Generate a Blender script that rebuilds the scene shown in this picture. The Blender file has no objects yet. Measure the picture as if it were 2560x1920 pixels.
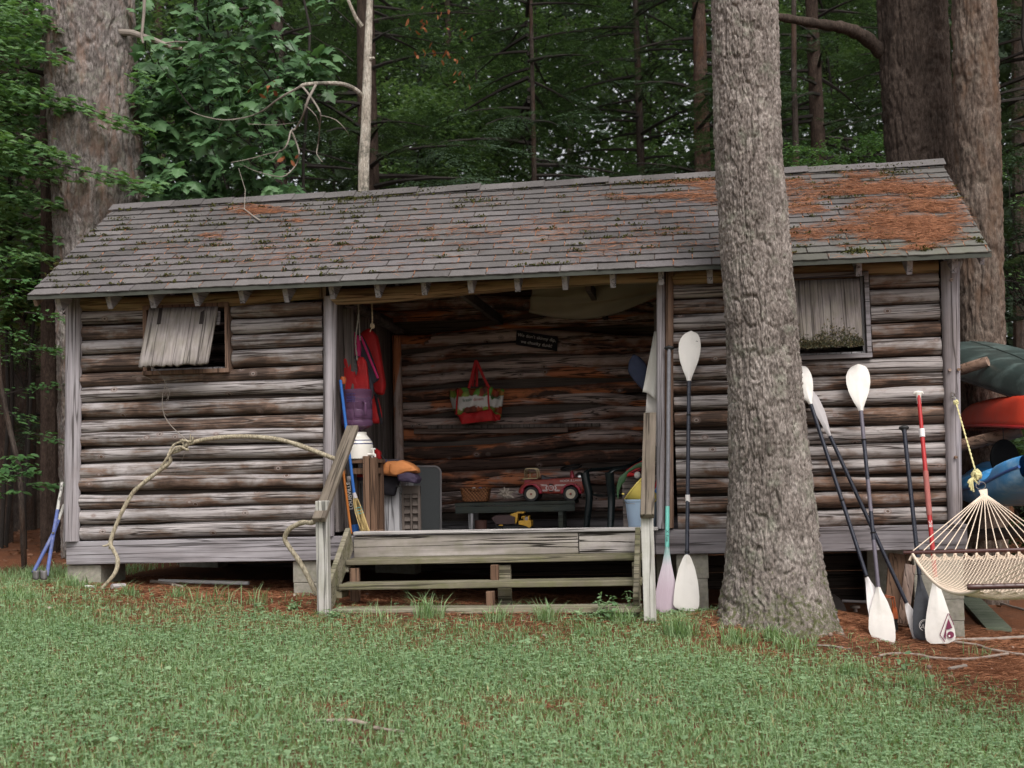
import bpy, math, random
import numpy as np
from mathutils import Vector, Matrix, Quaternion

random.seed(7); rng = np.random.default_rng(11)
SC = bpy.context.scene; COL = SC.collection
R = math.radians

# ------------------------------------------------------------------ camera
FPX = 3367.17; CAMP = np.array([5.3028, -10.6904, 0.7093])
YAW, PITCH, ROLL = 0.1304, 0.0622, -0.0260
_F = np.array([-math.sin(YAW)*math.cos(PITCH), math.cos(YAW)*math.cos(PITCH), math.sin(PITCH)])
_R0 = np.array([math.cos(YAW), math.sin(YAW), 0.0]); _U0 = np.cross(_R0, _F)
_R = _R0*math.cos(ROLL) + _U0*math.sin(ROLL); _U = -_R0*math.sin(ROLL) + _U0*math.cos(ROLL)
cd = bpy.data.cameras.new('camera'); cam = bpy.data.objects.new('camera', cd); COL.objects.link(cam)
cd.sensor_width = 36; cd.lens = FPX/2560*36; cd.clip_start = 0.1; cd.clip_end = 500
mw = Matrix.Identity(4)
for i in range(3):
    mw[i][0], mw[i][1], mw[i][2], mw[i][3] = _R[i], _U[i], -_F[i], CAMP[i]
cam.matrix_world = mw
cd.dof.use_dof = True; cd.dof.focus_distance = 10.4; cd.dof.aperture_fstop = 3.0
SC.camera = cam

# ------------------------------------------------------------------ light
W = bpy.data.worlds.new('World'); SC.world = W; W.use_nodes = True
wn = W.node_tree; bg = wn.nodes['Background']
sky = wn.nodes.new('ShaderNodeTexSky'); sky.sky_type = 'NISHITA'; sky.sun_disc = False
SUN_EL, SUN_AZ = 52, 152          # azimuth clockwise from +Y: behind the camera, to the right
sky.sun_elevation = R(SUN_EL); sky.sun_rotation = R(SUN_AZ); sky.air_density = 1.0; sky.dust_density = 4.0; sky.ozone_density = 1.0
hs = wn.nodes.new('ShaderNodeHueSaturation'); hs.inputs['Saturation'].default_value = 0.16
wn.links.new(sky.outputs[0], hs.inputs['Color']); wn.links.new(hs.outputs[0], bg.inputs['Color'])
bg.inputs['Strength'].default_value = 0.15
sl = bpy.data.lights.new('sun', 'SUN'); so = bpy.data.objects.new('sun', sl); COL.objects.link(so)
sl.energy = 1.35; sl.angle = R(32); sl.color = (1.0, 0.96, 0.91)
az, el = R(SUN_AZ), R(SUN_EL)
sd = Vector((math.sin(az)*math.cos(el), math.cos(az)*math.cos(el), math.sin(el)))
so.rotation_euler = sd.to_track_quat('Z', 'Y').to_euler(); so.location = (10, -14, 18)
vs = SC.view_settings; vs.view_transform = 'Standard'; vs.look = 'None'; vs.exposure = 0.6; vs.gamma = 1.0; vs.use_curve_mapping = False
SC.render.engine = 'CYCLES'
try:
    SC.cycles.use_denoising = True; SC.cycles.max_bounces = 6; SC.cycles.diffuse_bounces = 4; SC.cycles.transmission_bounces = 6
    SC.cycles.sample_clamp_indirect = 6
except Exception: pass

# ------------------------------------------------------------------ helpers
def P(px, py, Y):
    """point on the plane y=Y seen at pixel (px,py) of the 2560x1920 photograph"""
    d = _F + _R*((px-1280)/FPX) - _U*((py-960)/FPX)
    return Vector(CAMP + d*((Y-CAMP[1])/d[1]))
def proj(V):
    d = np.asarray(V, float) - CAMP; z = d@_F
    return 1280 + FPX*(d@_R)/z, 960 - FPX*(d@_U)/z
def lerp(a, b, t): return a + (b-a)*t
def interp(tab, t):
    xs = [q[0] for q in tab]
    return np.array([np.interp(t, xs, [q[k] for q in tab]) for k in range(1, len(tab[0]))])

def _h(ix, iy, iz):
    n = (ix*374761393 + iy*668265263 + iz*2147483647 + 1013904223) & 0xffffffff
    n = ((n ^ (n >> 13))*1274126177) & 0xffffffff
    n = ((n ^ (n >> 16))*2246822519) & 0xffffffff
    return ((n ^ (n >> 15)) & 0xffffff)/float(0xffffff)
def vnoise(x, y, z=0.0):
    x, y, z = np.broadcast_arrays(np.asarray(x, float), np.asarray(y, float), np.asarray(z, float))
    xi, yi, zi = (np.floor(a).astype(np.int64) for a in (x, y, z)); fx, fy, fz = x-xi, y-yi, z-zi
    fx, fy, fz = (f*f*(3-2*f) for f in (fx, fy, fz)); r = 0
    for dx in (0, 1):
        for dy in (0, 1):
            for dz in (0, 1):
                r = r + _h(xi+dx, yi+dy, zi+dz)*(fx if dx else 1-fx)*(fy if dy else 1-fy)*(fz if dz else 1-fz)
    return r*2-1
def fbm(x, y, z=0.0, o=4):
    r, a = 0, .5
    for k in range(o):
        r = r + a*vnoise(x*2**k+k*17.1, y*2**k-k*9.3, z*2**k+k*3.7); a *= .5
    return r
def worley(u, v, per):
    """F2-F1 of cells; u wraps with integer period per"""
    ui, vi = np.floor(u).astype(np.int64), np.floor(v).astype(np.int64)
    d1 = np.full(u.shape, 9.); d2 = d1.copy()
    for du in (-1, 0, 1):
        for dv in (-1, 0, 1):
            cu, cv = ui+du, vi+dv; cw = np.mod(cu, per)
            d = np.hypot(cu+.1+.8*_h(cw, cv, 5)-u, cv+.1+.8*_h(cw, cv, 9)-v)
            d2 = np.where(d < d1, d1, np.minimum(d2, d)); d1 = np.minimum(d1, d)
    return d2-d1

WO = {}
def tag(o, label=None, cat=None, group=None, kind=None):
    if label: o['label'] = label
    if cat: o['category'] = cat
    if group: o['group'] = group
    if kind: o['kind'] = kind
    return o
def thing(name, label, cat, loc, group=None):
    o = bpy.data.objects.new(name, None); COL.objects.link(o); o.location = loc; o.empty_display_size = .1
    WO[o] = Vector(loc); return tag(o, label, cat, group)
def link(name, me, m, parent=None, org=None):
    o = bpy.data.objects.new(name, me); COL.objects.link(o)
    if m and not me.materials: me.materials.append(m)
    if parent: o.parent = parent
    base = WO[parent] if parent else Vector((0, 0, 0))
    org = Vector(org) if org is not None else base.copy()
    o.location = org-base; WO[o] = org
    return o
class MB:
    def __init__(s): s.v, s.f, s.mi = [], [], []
    def add(s, vs_, fs, mi=0):
        n = len(s.v); s.v.extend([tuple(q) for q in vs_]); s.f.extend([tuple(i+n for i in f) for f in fs]); s.mi.extend([mi]*len(fs)); return s
    def box(s, c, d, rot=None, taper=0, mi=0):
        c = Vector(c); q = []
        for z in (-.5, .5):
            for (x, y) in ((-.5, -.5), (.5, -.5), (.5, .5), (-.5, .5)):
                k = 1-taper*(z+.5); w = Vector((x*d[0]*k, y*d[1]*k, z*d[2]))
                if rot is not None: w = rot @ w
                q.append(c+w)
        return s.add(q, [(3, 2, 1, 0), (4, 5, 6, 7), (0, 1, 5, 4), (1, 2, 6, 5), (2, 3, 7, 6), (3, 0, 4, 7)], mi)
    def bar(s, a, b, w, t, up=(0, 0, 1), mi=0):
        """board from a to b, w wide (across up x axis), t thick (along up)"""
        a, b = Vector(a), Vector(b); x = (b-a); L = x.length; x.normalize(); u = Vector(up); y = u.cross(x).normalized(); z = x.cross(y)
        M = Matrix((x, y, z)).transposed()
        return s.box((a+b)/2, (L, w, t), M, mi=mi)
    def tube(s, pts, rad, n=8, caps=True, flat=1.0, up=None, mi=0):
        pts = [Vector(p) for p in pts]; m = len(pts)
        rad = [rad]*m if not hasattr(rad, '__len__') else list(rad)
        t0 = (pts[1]-pts[0]).normalized(); ref = Vector(up) if up else (Vector((0, 0, 1)) if abs(t0.z) < .9 else Vector((0, 1, 0)))
        nx = t0.cross(ref).normalized(); q = []
        for i, p in enumerate(pts):
            t = (pts[min(i+1, m-1)]-pts[max(i-1, 0)]).normalized()
            nx = (nx-t*nx.dot(t)).normalized(); ny = t.cross(nx)
            for k in range(n):
                a = 2*math.pi*k/n; q.append(p+nx*(math.cos(a)*rad[i])+ny*(math.sin(a)*rad[i]*flat))
        fs = [(i*n+k, i*n+(k+1) % n, (i+1)*n+(k+1) % n, (i+1)*n+k) for i in range(m-1) for k in range(n)]
        if caps: fs += [tuple(range(n-1, -1, -1)), tuple((m-1)*n+k for k in range(n))]
        return s.add(q, fs, mi)
    def lathe(s, prof, n=20, c=(0, 0, 0), M=None, sx=1, sy=1, mi=0):
        c = Vector(c); q = []
        for (r, z) in prof:
            for k in range(n):
                a = 2*math.pi*k/n; w = Vector((r*math.cos(a)*sx, r*math.sin(a)*sy, z)); q.append(c+(M @ w if M is not None else w))
        m = len(prof)
        fs = [(i*n+k, i*n+(k+1) % n, (i+1)*n+(k+1) % n, (i+1)*n+k) for i in range(m-1) for k in range(n)]
        return s.add(q, fs, mi)
    def prism(s, poly, d, fn, mi=0):
        """poly 2d, fn(u,v,w)->point, w from 0 to d"""
        n = len(poly); q = [fn(u, v, 0) for u, v in poly]+[fn(u, v, d) for u, v in poly]
        fs = [tuple(range(n-1, -1, -1)), tuple(range(n, 2*n))]+[(k, (k+1) % n, n+(k+1) % n, n+k) for k in range(n)]
        return s.add(q, fs, mi)
    def grid(s, fn, nu, nv, mi=0):
        q = [fn(i/nu, j/nv) for j in range(nv+1) for i in range(nu+1)]; w = nu+1
        return s.add(q, [(j*w+i, j*w+i+1, (j+1)*w+i+1, (j+1)*w+i) for j in range(nv) for i in range(nu)], mi)
    def build(s, name, m, parent=None, org=None, smooth=True, bevel=0, solid=0, mats=None):
        base = Vector(org) if org is not None else (WO[parent] if parent else Vector((0, 0, 0)))
        me = bpy.data.meshes.new(name); me.from_pydata([(q[0]-base.x, q[1]-base.y, q[2]-base.z) for q in s.v], [], s.f); me.update()
        o = link(name, me, m, parent, base)
        if mats:
            for x in mats: me.materials.append(x)
            me.polygons.foreach_set('material_index', s.mi)
        if smooth:
            me.polygons.foreach_set('use_smooth', [True]*len(me.polygons))
            try: me.set_sharp_from_angle(angle=R(38))
            except Exception: pass
        if solid:
            k = o.modifiers.new('solid', 'SOLIDIFY'); k.thickness = solid; k.offset = 0
        if bevel:
            k = o.modifiers.new('bevel', 'BEVEL'); k.width = bevel; k.segments = 2; k.limit_method = 'ANGLE'; k.angle_limit = R(40)
        return o
def fast(name, V, F, m, parent=None, org=None, smooth=False, kind=None):
    """mesh from numpy arrays: V (n,3) world, F (k,m)"""
    base = Vector(org) if org is not None else (WO[parent] if parent else Vector((0, 0, 0)))
    me = bpy.data.meshes.new(name); V = np.asarray(V, np.float32)-np.array(base, np.float32); F = np.asarray(F, np.int32); k = F.shape[1]
    me.vertices.add(len(V)); me.vertices.foreach_set('co', V.ravel())
    me.loops.add(F.size); me.loops.foreach_set('vertex_index', F.ravel())
    me.polygons.add(len(F)); me.polygons.foreach_set('loop_start', np.arange(0, F.size, k, dtype=np.int32)); me.polygons.foreach_set('loop_total', np.full(len(F), k, np.int32))
    if smooth: me.polygons.foreach_set('use_smooth', np.ones(len(F), bool))
    me.update(calc_edges=True); me.validate()
    o = link(name, me, m, parent, base)
    if kind: o['kind'] = kind
    return o
def scatter(pv, pf, M, T):
    """copies of a small mesh: pv (k,3), pf (f,m), M (n,3,3), T (n,3)"""
    pv, pf = np.asarray(pv, float), np.asarray(pf); n, k = len(T), len(pv)
    V = (np.einsum('nij,kj->nki', M, pv)+T[:, None, :]).reshape(-1, 3)
    F = (pf[None]+(np.arange(n)*k)[:, None, None]).reshape(-1, pf.shape[1])
    return V, F
def frames(d, nrm, s):
    """rotation-scale matrices with x along d and z near nrm"""
    x = d/np.linalg.norm(d, axis=1, keepdims=True); y = np.cross(nrm, x); y /= np.linalg.norm(y, axis=1, keepdims=True)+1e-9
    z = np.cross(x, y); return np.stack([x, y, z], 2)*np.asarray(s).reshape(-1, 1, 1)

# ------------------------------------------------------------------ materials
def nd(nt, t, ins={}, **at):
    n = nt.nodes.new(t)
    for k, v in at.items(): setattr(n, k, v)
    for k, v in ins.items():
        s = n.inputs[k]
        if isinstance(v, bpy.types.Node): v = v.outputs[0]
        if isinstance(v, bpy.types.NodeSocket): nt.links.new(v, s)
        else: s.default_value = (*v, 1) if (hasattr(v, '__len__') and len(v) == 3 and s.type == 'RGBA') else v
    return n
def ma(nt, op, a, b=None, c=None, clamp=False):
    i = {0: a}
    if b is not None: i[1] = b
    if c is not None: i[2] = c
    return nd(nt, 'ShaderNodeMath', i, operation=op, use_clamp=clamp)
def vm(nt, op, a, b): return nd(nt, 'ShaderNodeVectorMath', {0: a, 1: b}, operation=op)
def ramp(nt, f, st):
    n = nd(nt, 'ShaderNodeValToRGB', {'Fac': f}); e = n.color_ramp.elements
    while len(e) < len(st): e.new(.5)
    for k, (p, c) in enumerate(st):
        e[k].position = p; e[k].color = (*c, 1) if hasattr(c, '__len__') else (c, c, c, 1)
    return n
def mix(nt, f, a, b, bt='MIX'): return nd(nt, 'ShaderNodeMixRGB', {'Fac': f, 'Color1': a, 'Color2': b}, blend_type=bt)
def noise(nt, v, sc, det=4, ro=.55, dist=0): return nd(nt, 'ShaderNodeTexNoise', {'Vector': v, 'Scale': sc, 'Detail': det, 'Roughness': ro, 'Distortion': dist})
def start(name):
    m = bpy.data.materials.new(name); m.use_nodes = True; nt = m.node_tree
    return m, nt, nt.nodes['Principled BSDF']
def fin(nt, b, col=None, rough=.8, bump=None, bs=.3, bd=.01, spec=.3, metal=0):
    if col is not None:
        if isinstance(col, (bpy.types.Node, bpy.types.NodeSocket)): nt.links.new(col.outputs[0] if isinstance(col, bpy.types.Node) else col, b.inputs['Base Color'])
        else: b.inputs['Base Color'].default_value = (*col, 1)
    if isinstance(rough, bpy.types.Node): nt.links.new(rough.outputs[0], b.inputs['Roughness'])
    else: b.inputs['Roughness'].default_value = rough
    b.inputs['Specular IOR Level'].default_value = spec; b.inputs['Metallic'].default_value = metal
    if bump is not None:
        bn = nd(nt, 'ShaderNodeBump', {'Height': bump, 'Strength': bs, 'Distance': bd}); nt.links.new(bn.outputs[0], b.inputs['Normal'])
def objco(nt, seed=True):
    tc = nd(nt, 'ShaderNodeTexCoord').outputs['Object']
    if not seed: return tc
    r = nd(nt, 'ShaderNodeObjectInfo').outputs['Random']
    k = nd(nt, 'ShaderNodeCombineXYZ', {0: ma(nt, 'MULTIPLY', r, 37.), 1: ma(nt, 'MULTIPLY', r, 91.), 2: ma(nt, 'MULTIPLY', r, 53.)})
    return vm(nt, 'ADD', tc, k).outputs[0]
def rnd(nt): return nd(nt, 'ShaderNodeObjectInfo').outputs['Random']

def plain(name, c, rough=.6, var=.18, sc=9, spec=.35, metal=0, bump=.0, dirt_glare=None, dirt_glare_amt=.4):
    """painted, plastic or cloth surface with soft uneven colour"""
    m, nt, b = start(name); v = objco(nt); n = noise(nt, v, sc, 5)
    col = mix(nt, 1.0, c, ramp(nt, n, [(.25, 1-var), (.75, 1+var*.6)]), 'MULTIPLY')
    if dirt_glare: col = mix(nt, ma(nt, 'MULTIPLY', ramp(nt, noise(nt, v, sc*.6, 6, .7), [(.5, 0.), (.75, 1.)]), dirt_glare_amt), col, dirt_glare)
    fin(nt, b, col, ma(nt, 'ADD', ma(nt, 'MULTIPLY', n, .25), rough-.12), noise(nt, v, sc*12, 3) if bump else None, bump or .1, .004, spec, metal)
    return m
def wood(name, ax, pale, mid, dark, lift=.5, green=None, gamt=.5, crack=1.0, fine=26, spec=.2, bump=.5, ax2=None, broad=5.5):
    """weathered board; ax = grain axis"""
    m, nt, b = start(name); v = objco(nt)
    st = [1.0, 1.0, 1.0]; st[ax] = .045; st[ax2 if ax2 is not None else ax] = .045; g = vm(nt, 'MULTIPLY', v, tuple(st)).outputs[0]
    st2 = [1.0, 1.0, 1.0]; st2[ax] = .16; st2[ax2 if ax2 is not None else ax] = .16; g2 = vm(nt, 'MULTIPLY', v, tuple(st2)).outputs[0]
    n1 = noise(nt, g, fine, 6, .62, .3); n2 = noise(nt, g2, broad, 4, .6, .6); n3 = noise(nt, v, 2.2, 4, .6)
    f = ma(nt, 'ADD', ma(nt, 'ADD', ma(nt, 'MULTIPLY', n2, .55), ma(nt, 'MULTIPLY', n3, .35)), ma(nt, 'ADD', ma(nt, 'MULTIPLY', rnd(nt), .22), lift-.56))
    col = ramp(nt, f, [(.22, dark), (.46, mid), (.72, pale)])
    col = mix(nt, 1.0, col, ramp(nt, n1, [(.25, .45), (.5, 1.0), (.78, 1.28)]), 'MULTIPLY')
    if green: col = mix(nt, ma(nt, 'MULTIPLY', ramp(nt, noise(nt, v, 6, 6, .7), [(.42, 0.), (.68, 1.)]), gamt), col, green)
    st3 = [1.0, 1.0, 1.0]; st3[ax] = .025; st3[ax2 if ax2 is not None else ax] = .025; g3 = vm(nt, 'MULTIPLY', v, tuple(st3)).outputs[0]
    c = noise(nt, g3, 15, 3, .5, .03); cr = ma(nt, 'ABSOLUTE', ma(nt, 'SUBTRACT', c, .5)); ck = ramp(nt, cr, [(0., 1.), (.008, .9), (.022, 0.)])
    col = mix(nt, ma(nt, 'MULTIPLY', ck, .75*crack), col, tuple(x*.25 for x in dark))
    h = ma(nt, 'SUBTRACT', ma(nt, 'MULTIPLY', n1, .5), ma(nt, 'MULTIPLY', ck, .8*crack))
    fin(nt, b, col, .85, h, bump, .006, spec)
    return m
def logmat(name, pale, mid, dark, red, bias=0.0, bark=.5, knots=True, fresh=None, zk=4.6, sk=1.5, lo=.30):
    """debarked round log: silver where rain reaches it outdoors, brown beneath, checks, knots, bark remnants. Log axis = object x."""
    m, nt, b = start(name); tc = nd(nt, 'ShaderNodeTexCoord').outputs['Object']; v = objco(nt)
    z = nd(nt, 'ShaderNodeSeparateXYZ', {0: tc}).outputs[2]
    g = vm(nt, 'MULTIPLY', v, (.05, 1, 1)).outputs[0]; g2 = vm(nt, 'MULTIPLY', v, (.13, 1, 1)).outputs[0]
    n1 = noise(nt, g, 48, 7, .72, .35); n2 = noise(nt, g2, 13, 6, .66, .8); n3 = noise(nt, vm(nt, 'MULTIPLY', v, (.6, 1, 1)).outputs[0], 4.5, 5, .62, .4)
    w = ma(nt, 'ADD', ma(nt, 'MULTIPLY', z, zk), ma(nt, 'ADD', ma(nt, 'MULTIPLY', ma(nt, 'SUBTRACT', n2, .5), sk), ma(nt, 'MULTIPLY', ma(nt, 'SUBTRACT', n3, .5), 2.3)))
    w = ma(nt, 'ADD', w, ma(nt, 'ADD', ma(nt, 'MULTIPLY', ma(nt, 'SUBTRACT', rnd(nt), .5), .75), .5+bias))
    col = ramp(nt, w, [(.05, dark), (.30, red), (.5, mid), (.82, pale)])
    col = mix(nt, 1.0, col, ramp(nt, n1, [(.30, lo), (.5, 1.0), (.72, 1.4)]), 'MULTIPLY')
    if fresh:
        col = mix(nt, ramp(nt, noise(nt, vm(nt, 'MULTIPLY', v, (.30, 1, 1)).outputs[0], 2.6, 6, .62, .5), [(.56, 0.), (.60, .9)]), col, fresh)
    bk = ramp(nt, noise(nt, vm(nt, 'MULTIPLY', v, (.3, 1, 1)).outputs[0], 7, 6, .72, .5), [(.60, 0.), (.65, 1.)])
    col = mix(nt, ma(nt, 'MULTIPLY', bk, bark), col, tuple(x*.6 for x in dark))
    c = noise(nt, vm(nt, 'MULTIPLY', v, (.02, 1, 1)).outputs[0], 19, 3, .55, .04); ck = ramp(nt, ma(nt, 'ABSOLUTE', ma(nt, 'SUBTRACT', c, .5)), [(0., 1.), (.012, .95), (.03, 0.)])
    col = mix(nt, ma(nt, 'MULTIPLY', ck, .9), col, tuple(x*.3 for x in dark))
    h = ma(nt, 'SUBTRACT', ma(nt, 'ADD', ma(nt, 'MULTIPLY', n1, .45), ma(nt, 'MULTIPLY', bk, .35*bark)), ma(nt, 'MULTIPLY', ck, .9))
    if knots:
        sx = nd(nt, 'ShaderNodeSeparateXYZ', {0: v})
        kv = nd(nt, 'ShaderNodeCombineXYZ', {0: ma(nt, 'MULTIPLY', sx.outputs[0], .75), 1: 0., 2: sx.outputs[2]})
        d = nd(nt, 'ShaderNodeTexVoronoi', {'Vector': kv, 'Scale': 6.5}).outputs['Distance']
        kn = ramp(nt, d, [(.0, (.20, .09, .045)), (.055, (.05, .03, .022)), (.085, (.34, .29, .27)), (.12, (.16, .1, .08)), (.2, (.3, .26, .25))])
        kf = ramp(nt, d, [(.09, 1.), (.2, 0.)])
        col = mix(nt, ma(nt, 'MULTIPLY', kf, .9), col, kn)
    fin(nt, b, col, .82, h, .6, .008, .25)
    return m
def leafmat(name, c1, c2, tr=.3, rough=.5, spec=.35):
    m, nt, b = start(name); r = nd(nt, 'ShaderNodeNewGeometry').outputs['Random Per Island']; r2 = rnd(nt)
    t = ma(nt, 'FRACT', ma(nt, 'ADD', r, r2)); w = noise(nt, nd(nt, 'ShaderNodeTexCoord').outputs['Object'], .8, 3)
    f = ma(nt, 'ADD', ma(nt, 'MULTIPLY', t, .6), ma(nt, 'MULTIPLY', w, .4))
    col = ramp(nt, f, [(.2, c1), (.8, c2)]); fin(nt, b, col, rough, None, spec=spec)
    ts = nd(nt, 'ShaderNodeBsdfTranslucent', {'Color': mix(nt, 1., col, (1.1, 1.25, .6), 'MULTIPLY')})
    ms = nd(nt, 'ShaderNodeMixShader', {0: tr, 1: b.outputs[0], 2: ts.outputs[0]})
    nt.links.new(ms.outputs[0], nt.nodes['Material Output'].inputs['Surface']); return m
def barkmat(name, c1, c2, c3, lich=None, lamt=.4, rust=None, moss=False):
    m, nt, b = start(name); v = objco(nt); g = vm(nt, 'MULTIPLY', v, (1, 1, .28)).outputs[0]
    n1 = noise(nt, g, 26, 6, .7, .4); n2 = noise(nt, v, 3.2, 5, .65); n3 = noise(nt, vm(nt, 'MULTIPLY', v, (1, 1, .3)).outputs[0], 75, 5, .75)
    col = ramp(nt, ma(nt, 'ADD', ma(nt, 'MULTIPLY', n1, .6), ma(nt, 'MULTIPLY', n2, .4)), [(.36, c1), (.5, c2), (.62, c3)])
    col = mix(nt, 1., col, ramp(nt, n3, [(.34, .45), (.64, 1.45)]), 'MULTIPLY')
    if rust: col = mix(nt, ma(nt, 'MULTIPLY', ramp(nt, noise(nt, g, 7, 4, .6, .5), [(.48, 0.), (.68, 1.)]), .75), col, rust)
    if lich: col = mix(nt, ma(nt, 'MULTIPLY', ramp(nt, noise(nt, v, 5.5, 7, .75), [(.52, 0.), (.64, 1.)]), lamt), col, lich)
    if moss:
        z = nd(nt, 'ShaderNodeSeparateXYZ', {0: nd(nt, 'ShaderNodeNewGeometry').outputs['Position']}).outputs[2]
        k = ma(nt, 'ADD', ma(nt, 'MULTIPLY', z, -.9), ma(nt, 'MULTIPLY', noise(nt, v, 11, 8, .78), 2.4))
        col = mix(nt, ma(nt, 'MULTIPLY', ramp(nt, ma(nt, 'SUBTRACT', k, .75), [(.60, 0.), (.80, .9)]), ramp(nt, noise(nt, v, 30, 5, .75), [(.42, 0.), (.58, 1.)])), col, (.070, .080, .026))
    fin(nt, b, col, .9, ma(nt, 'ADD', n1, ma(nt, 'MULTIPLY', n3, .5)), .8, .014, .12); return m

M = {}
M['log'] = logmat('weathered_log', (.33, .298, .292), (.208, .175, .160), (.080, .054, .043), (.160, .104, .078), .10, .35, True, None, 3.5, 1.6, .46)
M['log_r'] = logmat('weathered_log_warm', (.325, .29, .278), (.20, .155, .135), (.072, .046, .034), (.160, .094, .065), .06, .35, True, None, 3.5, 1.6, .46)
M['log_in'] = logmat('indoor_log', (.44, .34, .31), (.27, .175, .140), (.065, .038, .029), (.215, .095, .060), .02, .4, True, (.50, .17, .07), 6.5, .9, .62)  # indoor tops paler, undersides darker: shading painted in so the logs read round
M['post'] = wood('post_wood', 2, (.50, .46, .475), (.33, .285, .285), (.11, .075, .06), .56, crack=1.0, fine=32)
M['post_b'] = wood('post_wood_brown', 2, (.36, .29, .26), (.20, .125, .09), (.08, .045, .03), .5, fine=32)
M['header'] = wood('header_wood', 0, (.42, .33, .20), (.27, .175, .10), (.11, .045, .025), .56, fine=22)
M['pale_x'] = wood('pale_board', 0, (.42, .395, .38), (.30, .27, .26), (.12, .1, .09), .55, fine=30)
M['sill'] = wood('sill_wood', 0, (.32, .30, .315), (.20, .178, .184), (.09, .07, .065), .5, fine=30)
M['raft'] = wood('rafter_wood', 1, (.40, .385, .42), (.28, .265, .29), (.1, .085, .085), .55, fine=30)
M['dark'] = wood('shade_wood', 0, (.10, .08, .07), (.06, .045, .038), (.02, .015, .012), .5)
M['inwall'] = wood('inner_board', 2, (.22, .19, .18), (.13, .105, .095), (.04, .03, .026), .5)
M['shutter'] = wood('shutter_wood', 2, (.30, .27, .255), (.175, .15, .142), (.065, .05, .042), .5, (.14, .13, .07), .35, 1.0, 62, ax2=1, broad=22)
M['step'] = wood('step_board', 0, (.50, .455, .44), (.29, .255, .23), (.085, .07, .055), .5, (.14, .14, .075), .4, 1.6, 20, bump=.9)
M['tread'] = wood('tread_wood', 0, (.34, .31, .25), (.20, .175, .125), (.07, .06, .04), .5, (.11, .115, .045), .7)
M['rail'] = wood('rail_wood', 1, (.27, .235, .20), (.165, .135, .108), (.08, .06, .045), .45, (.12, .11, .07), .25)
M['grpost'] = wood('gray_post', 2, (.50, .48, .45), (.36, .34, .315), (.16, .145, .13), .55, (.2, .2, .12), .35)
M['brown'] = wood('brown_board', 2, (.20, .125, .085), (.135, .078, .05), (.06, .033, .022), .5)
M['plank'] = wood('green_plank', 0, (.22, .24, .18), (.14, .155, .115), (.06, .06, .045), .5, (.08, .11, .06), .6)
M['bench'] = wood('bench_paint', 0, (.075, .085, .078), (.048, .057, .052), (.025, .028, .026), .5, (.1, .09, .05), .3)
M['chest'] = wood('chest_wood', 2, (.46, .45, .46), (.32, .305, .31), (.1, .09, .085), .56)
M['louvre'] = plain('louvre_plastic', (.12, .095, .08), .6, .2, 14)
M['needle_ground'] = None
def ground_mat():
    m, nt, b = start('ground_litter'); v = nd(nt, 'ShaderNodeTexCoord').outputs['Object']
    n1 = noise(nt, v, 1.3, 5, .6); n2 = noise(nt, vm(nt, 'MULTIPLY', v, (1, 2.2, 1)).outputs[0], 55, 6, .75, 1.5); n3 = noise(nt, v, 9, 5, .7)
    col = ramp(nt, n2, [(.28, (.050, .022, .013)), (.46, (.17, .068, .034)), (.62, (.25, .105, .055)), (.8, (.36, .19, .11))])
    col = mix(nt, ma(nt, 'MULTIPLY', ramp(nt, ma(nt, 'ADD', ma(nt, 'MULTIPLY', n1, .5), ma(nt, 'MULTIPLY', n3, .5)), [(.47, 0.), (.62, 1.)]), .6), col, (.075, .05, .036))
    col = mix(nt, ramp(nt, noise(nt, v, 24, 4, .6), [(.68, 0.), (.74, .7)]), col, (.33, .24, .19))
    fin(nt, b, col, .95, ma(nt, 'ADD', n2, ma(nt, 'MULTIPLY', n3, 1.2)), .9, .02, .1); return m
M['ground'] = ground_mat()
M['bark_front'] = barkmat('grey_pine_bark', (.085, .07, .061), (.185, .156, .139), (.30, .262, .238), (.27, .29, .22), .35, None, True)
M['bark_pine'] = barkmat('old_pine_bark', (.075, .063, .057), (.155, .134, .124), (.265, .238, .225), (.25, .265, .2), .3, (.19, .12, .09))
M['bark_dark'] = barkmat('dark_bark', (.030, .021, .017), (.055, .038, .030), (.085, .060, .048))
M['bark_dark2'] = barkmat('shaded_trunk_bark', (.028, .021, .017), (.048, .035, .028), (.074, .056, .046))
M['bark_red'] = barkmat('reddish_bark', (.058, .041, .033), (.105, .078, .062), (.165, .13, .108), (.19, .175, .14), .2, (.115, .068, .043))
M['bark_far'] = barkmat('far_bark', (.030, .023, .019), (.052, .040, .034), (.085, .068, .058), None, 0, (.07, .036, .022))
M['bark_brown'] = barkmat('brown_far_bark', (.040, .026, .020), (.075, .048, .037), (.11, .078, .062), None, 0, (.10, .048, .028))
M['bark_pale'] = barkmat('pale_bark', (.18, .155, .125), (.34, .30, .25), (.46, .42, .36), (.06, .06, .045), .8)
M['bark_twig'] = plain('twig_bark', (.024, .019, .016), .9, .3)
M['deadwood'] = plain('dead_twig', (.235, .20, .17), .85, .3, 12)
M['hemlock'] = leafmat('hemlock_needles', (.028, .048, .029), (.062, .100, .056), .25, .55, .25)
M['maple'] = leafmat('maple_leaf', (.054, .122, .050), (.135, .245, .108), .33, .42, .45)
M['maple_s'] = leafmat('small_maple_leaf', (.072, .15, .058), (.155, .26, .105), .38, .45, .4)
M['beech'] = leafmat('beech_leaf', (.055, .135, .045), (.105, .21, .072), .35, .42, .4)
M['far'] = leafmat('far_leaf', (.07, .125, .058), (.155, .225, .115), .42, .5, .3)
M['fard'] = leafmat('far_dark_leaf', (.034, .056, .036), (.075, .108, .064), .3, .5, .25)

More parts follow.
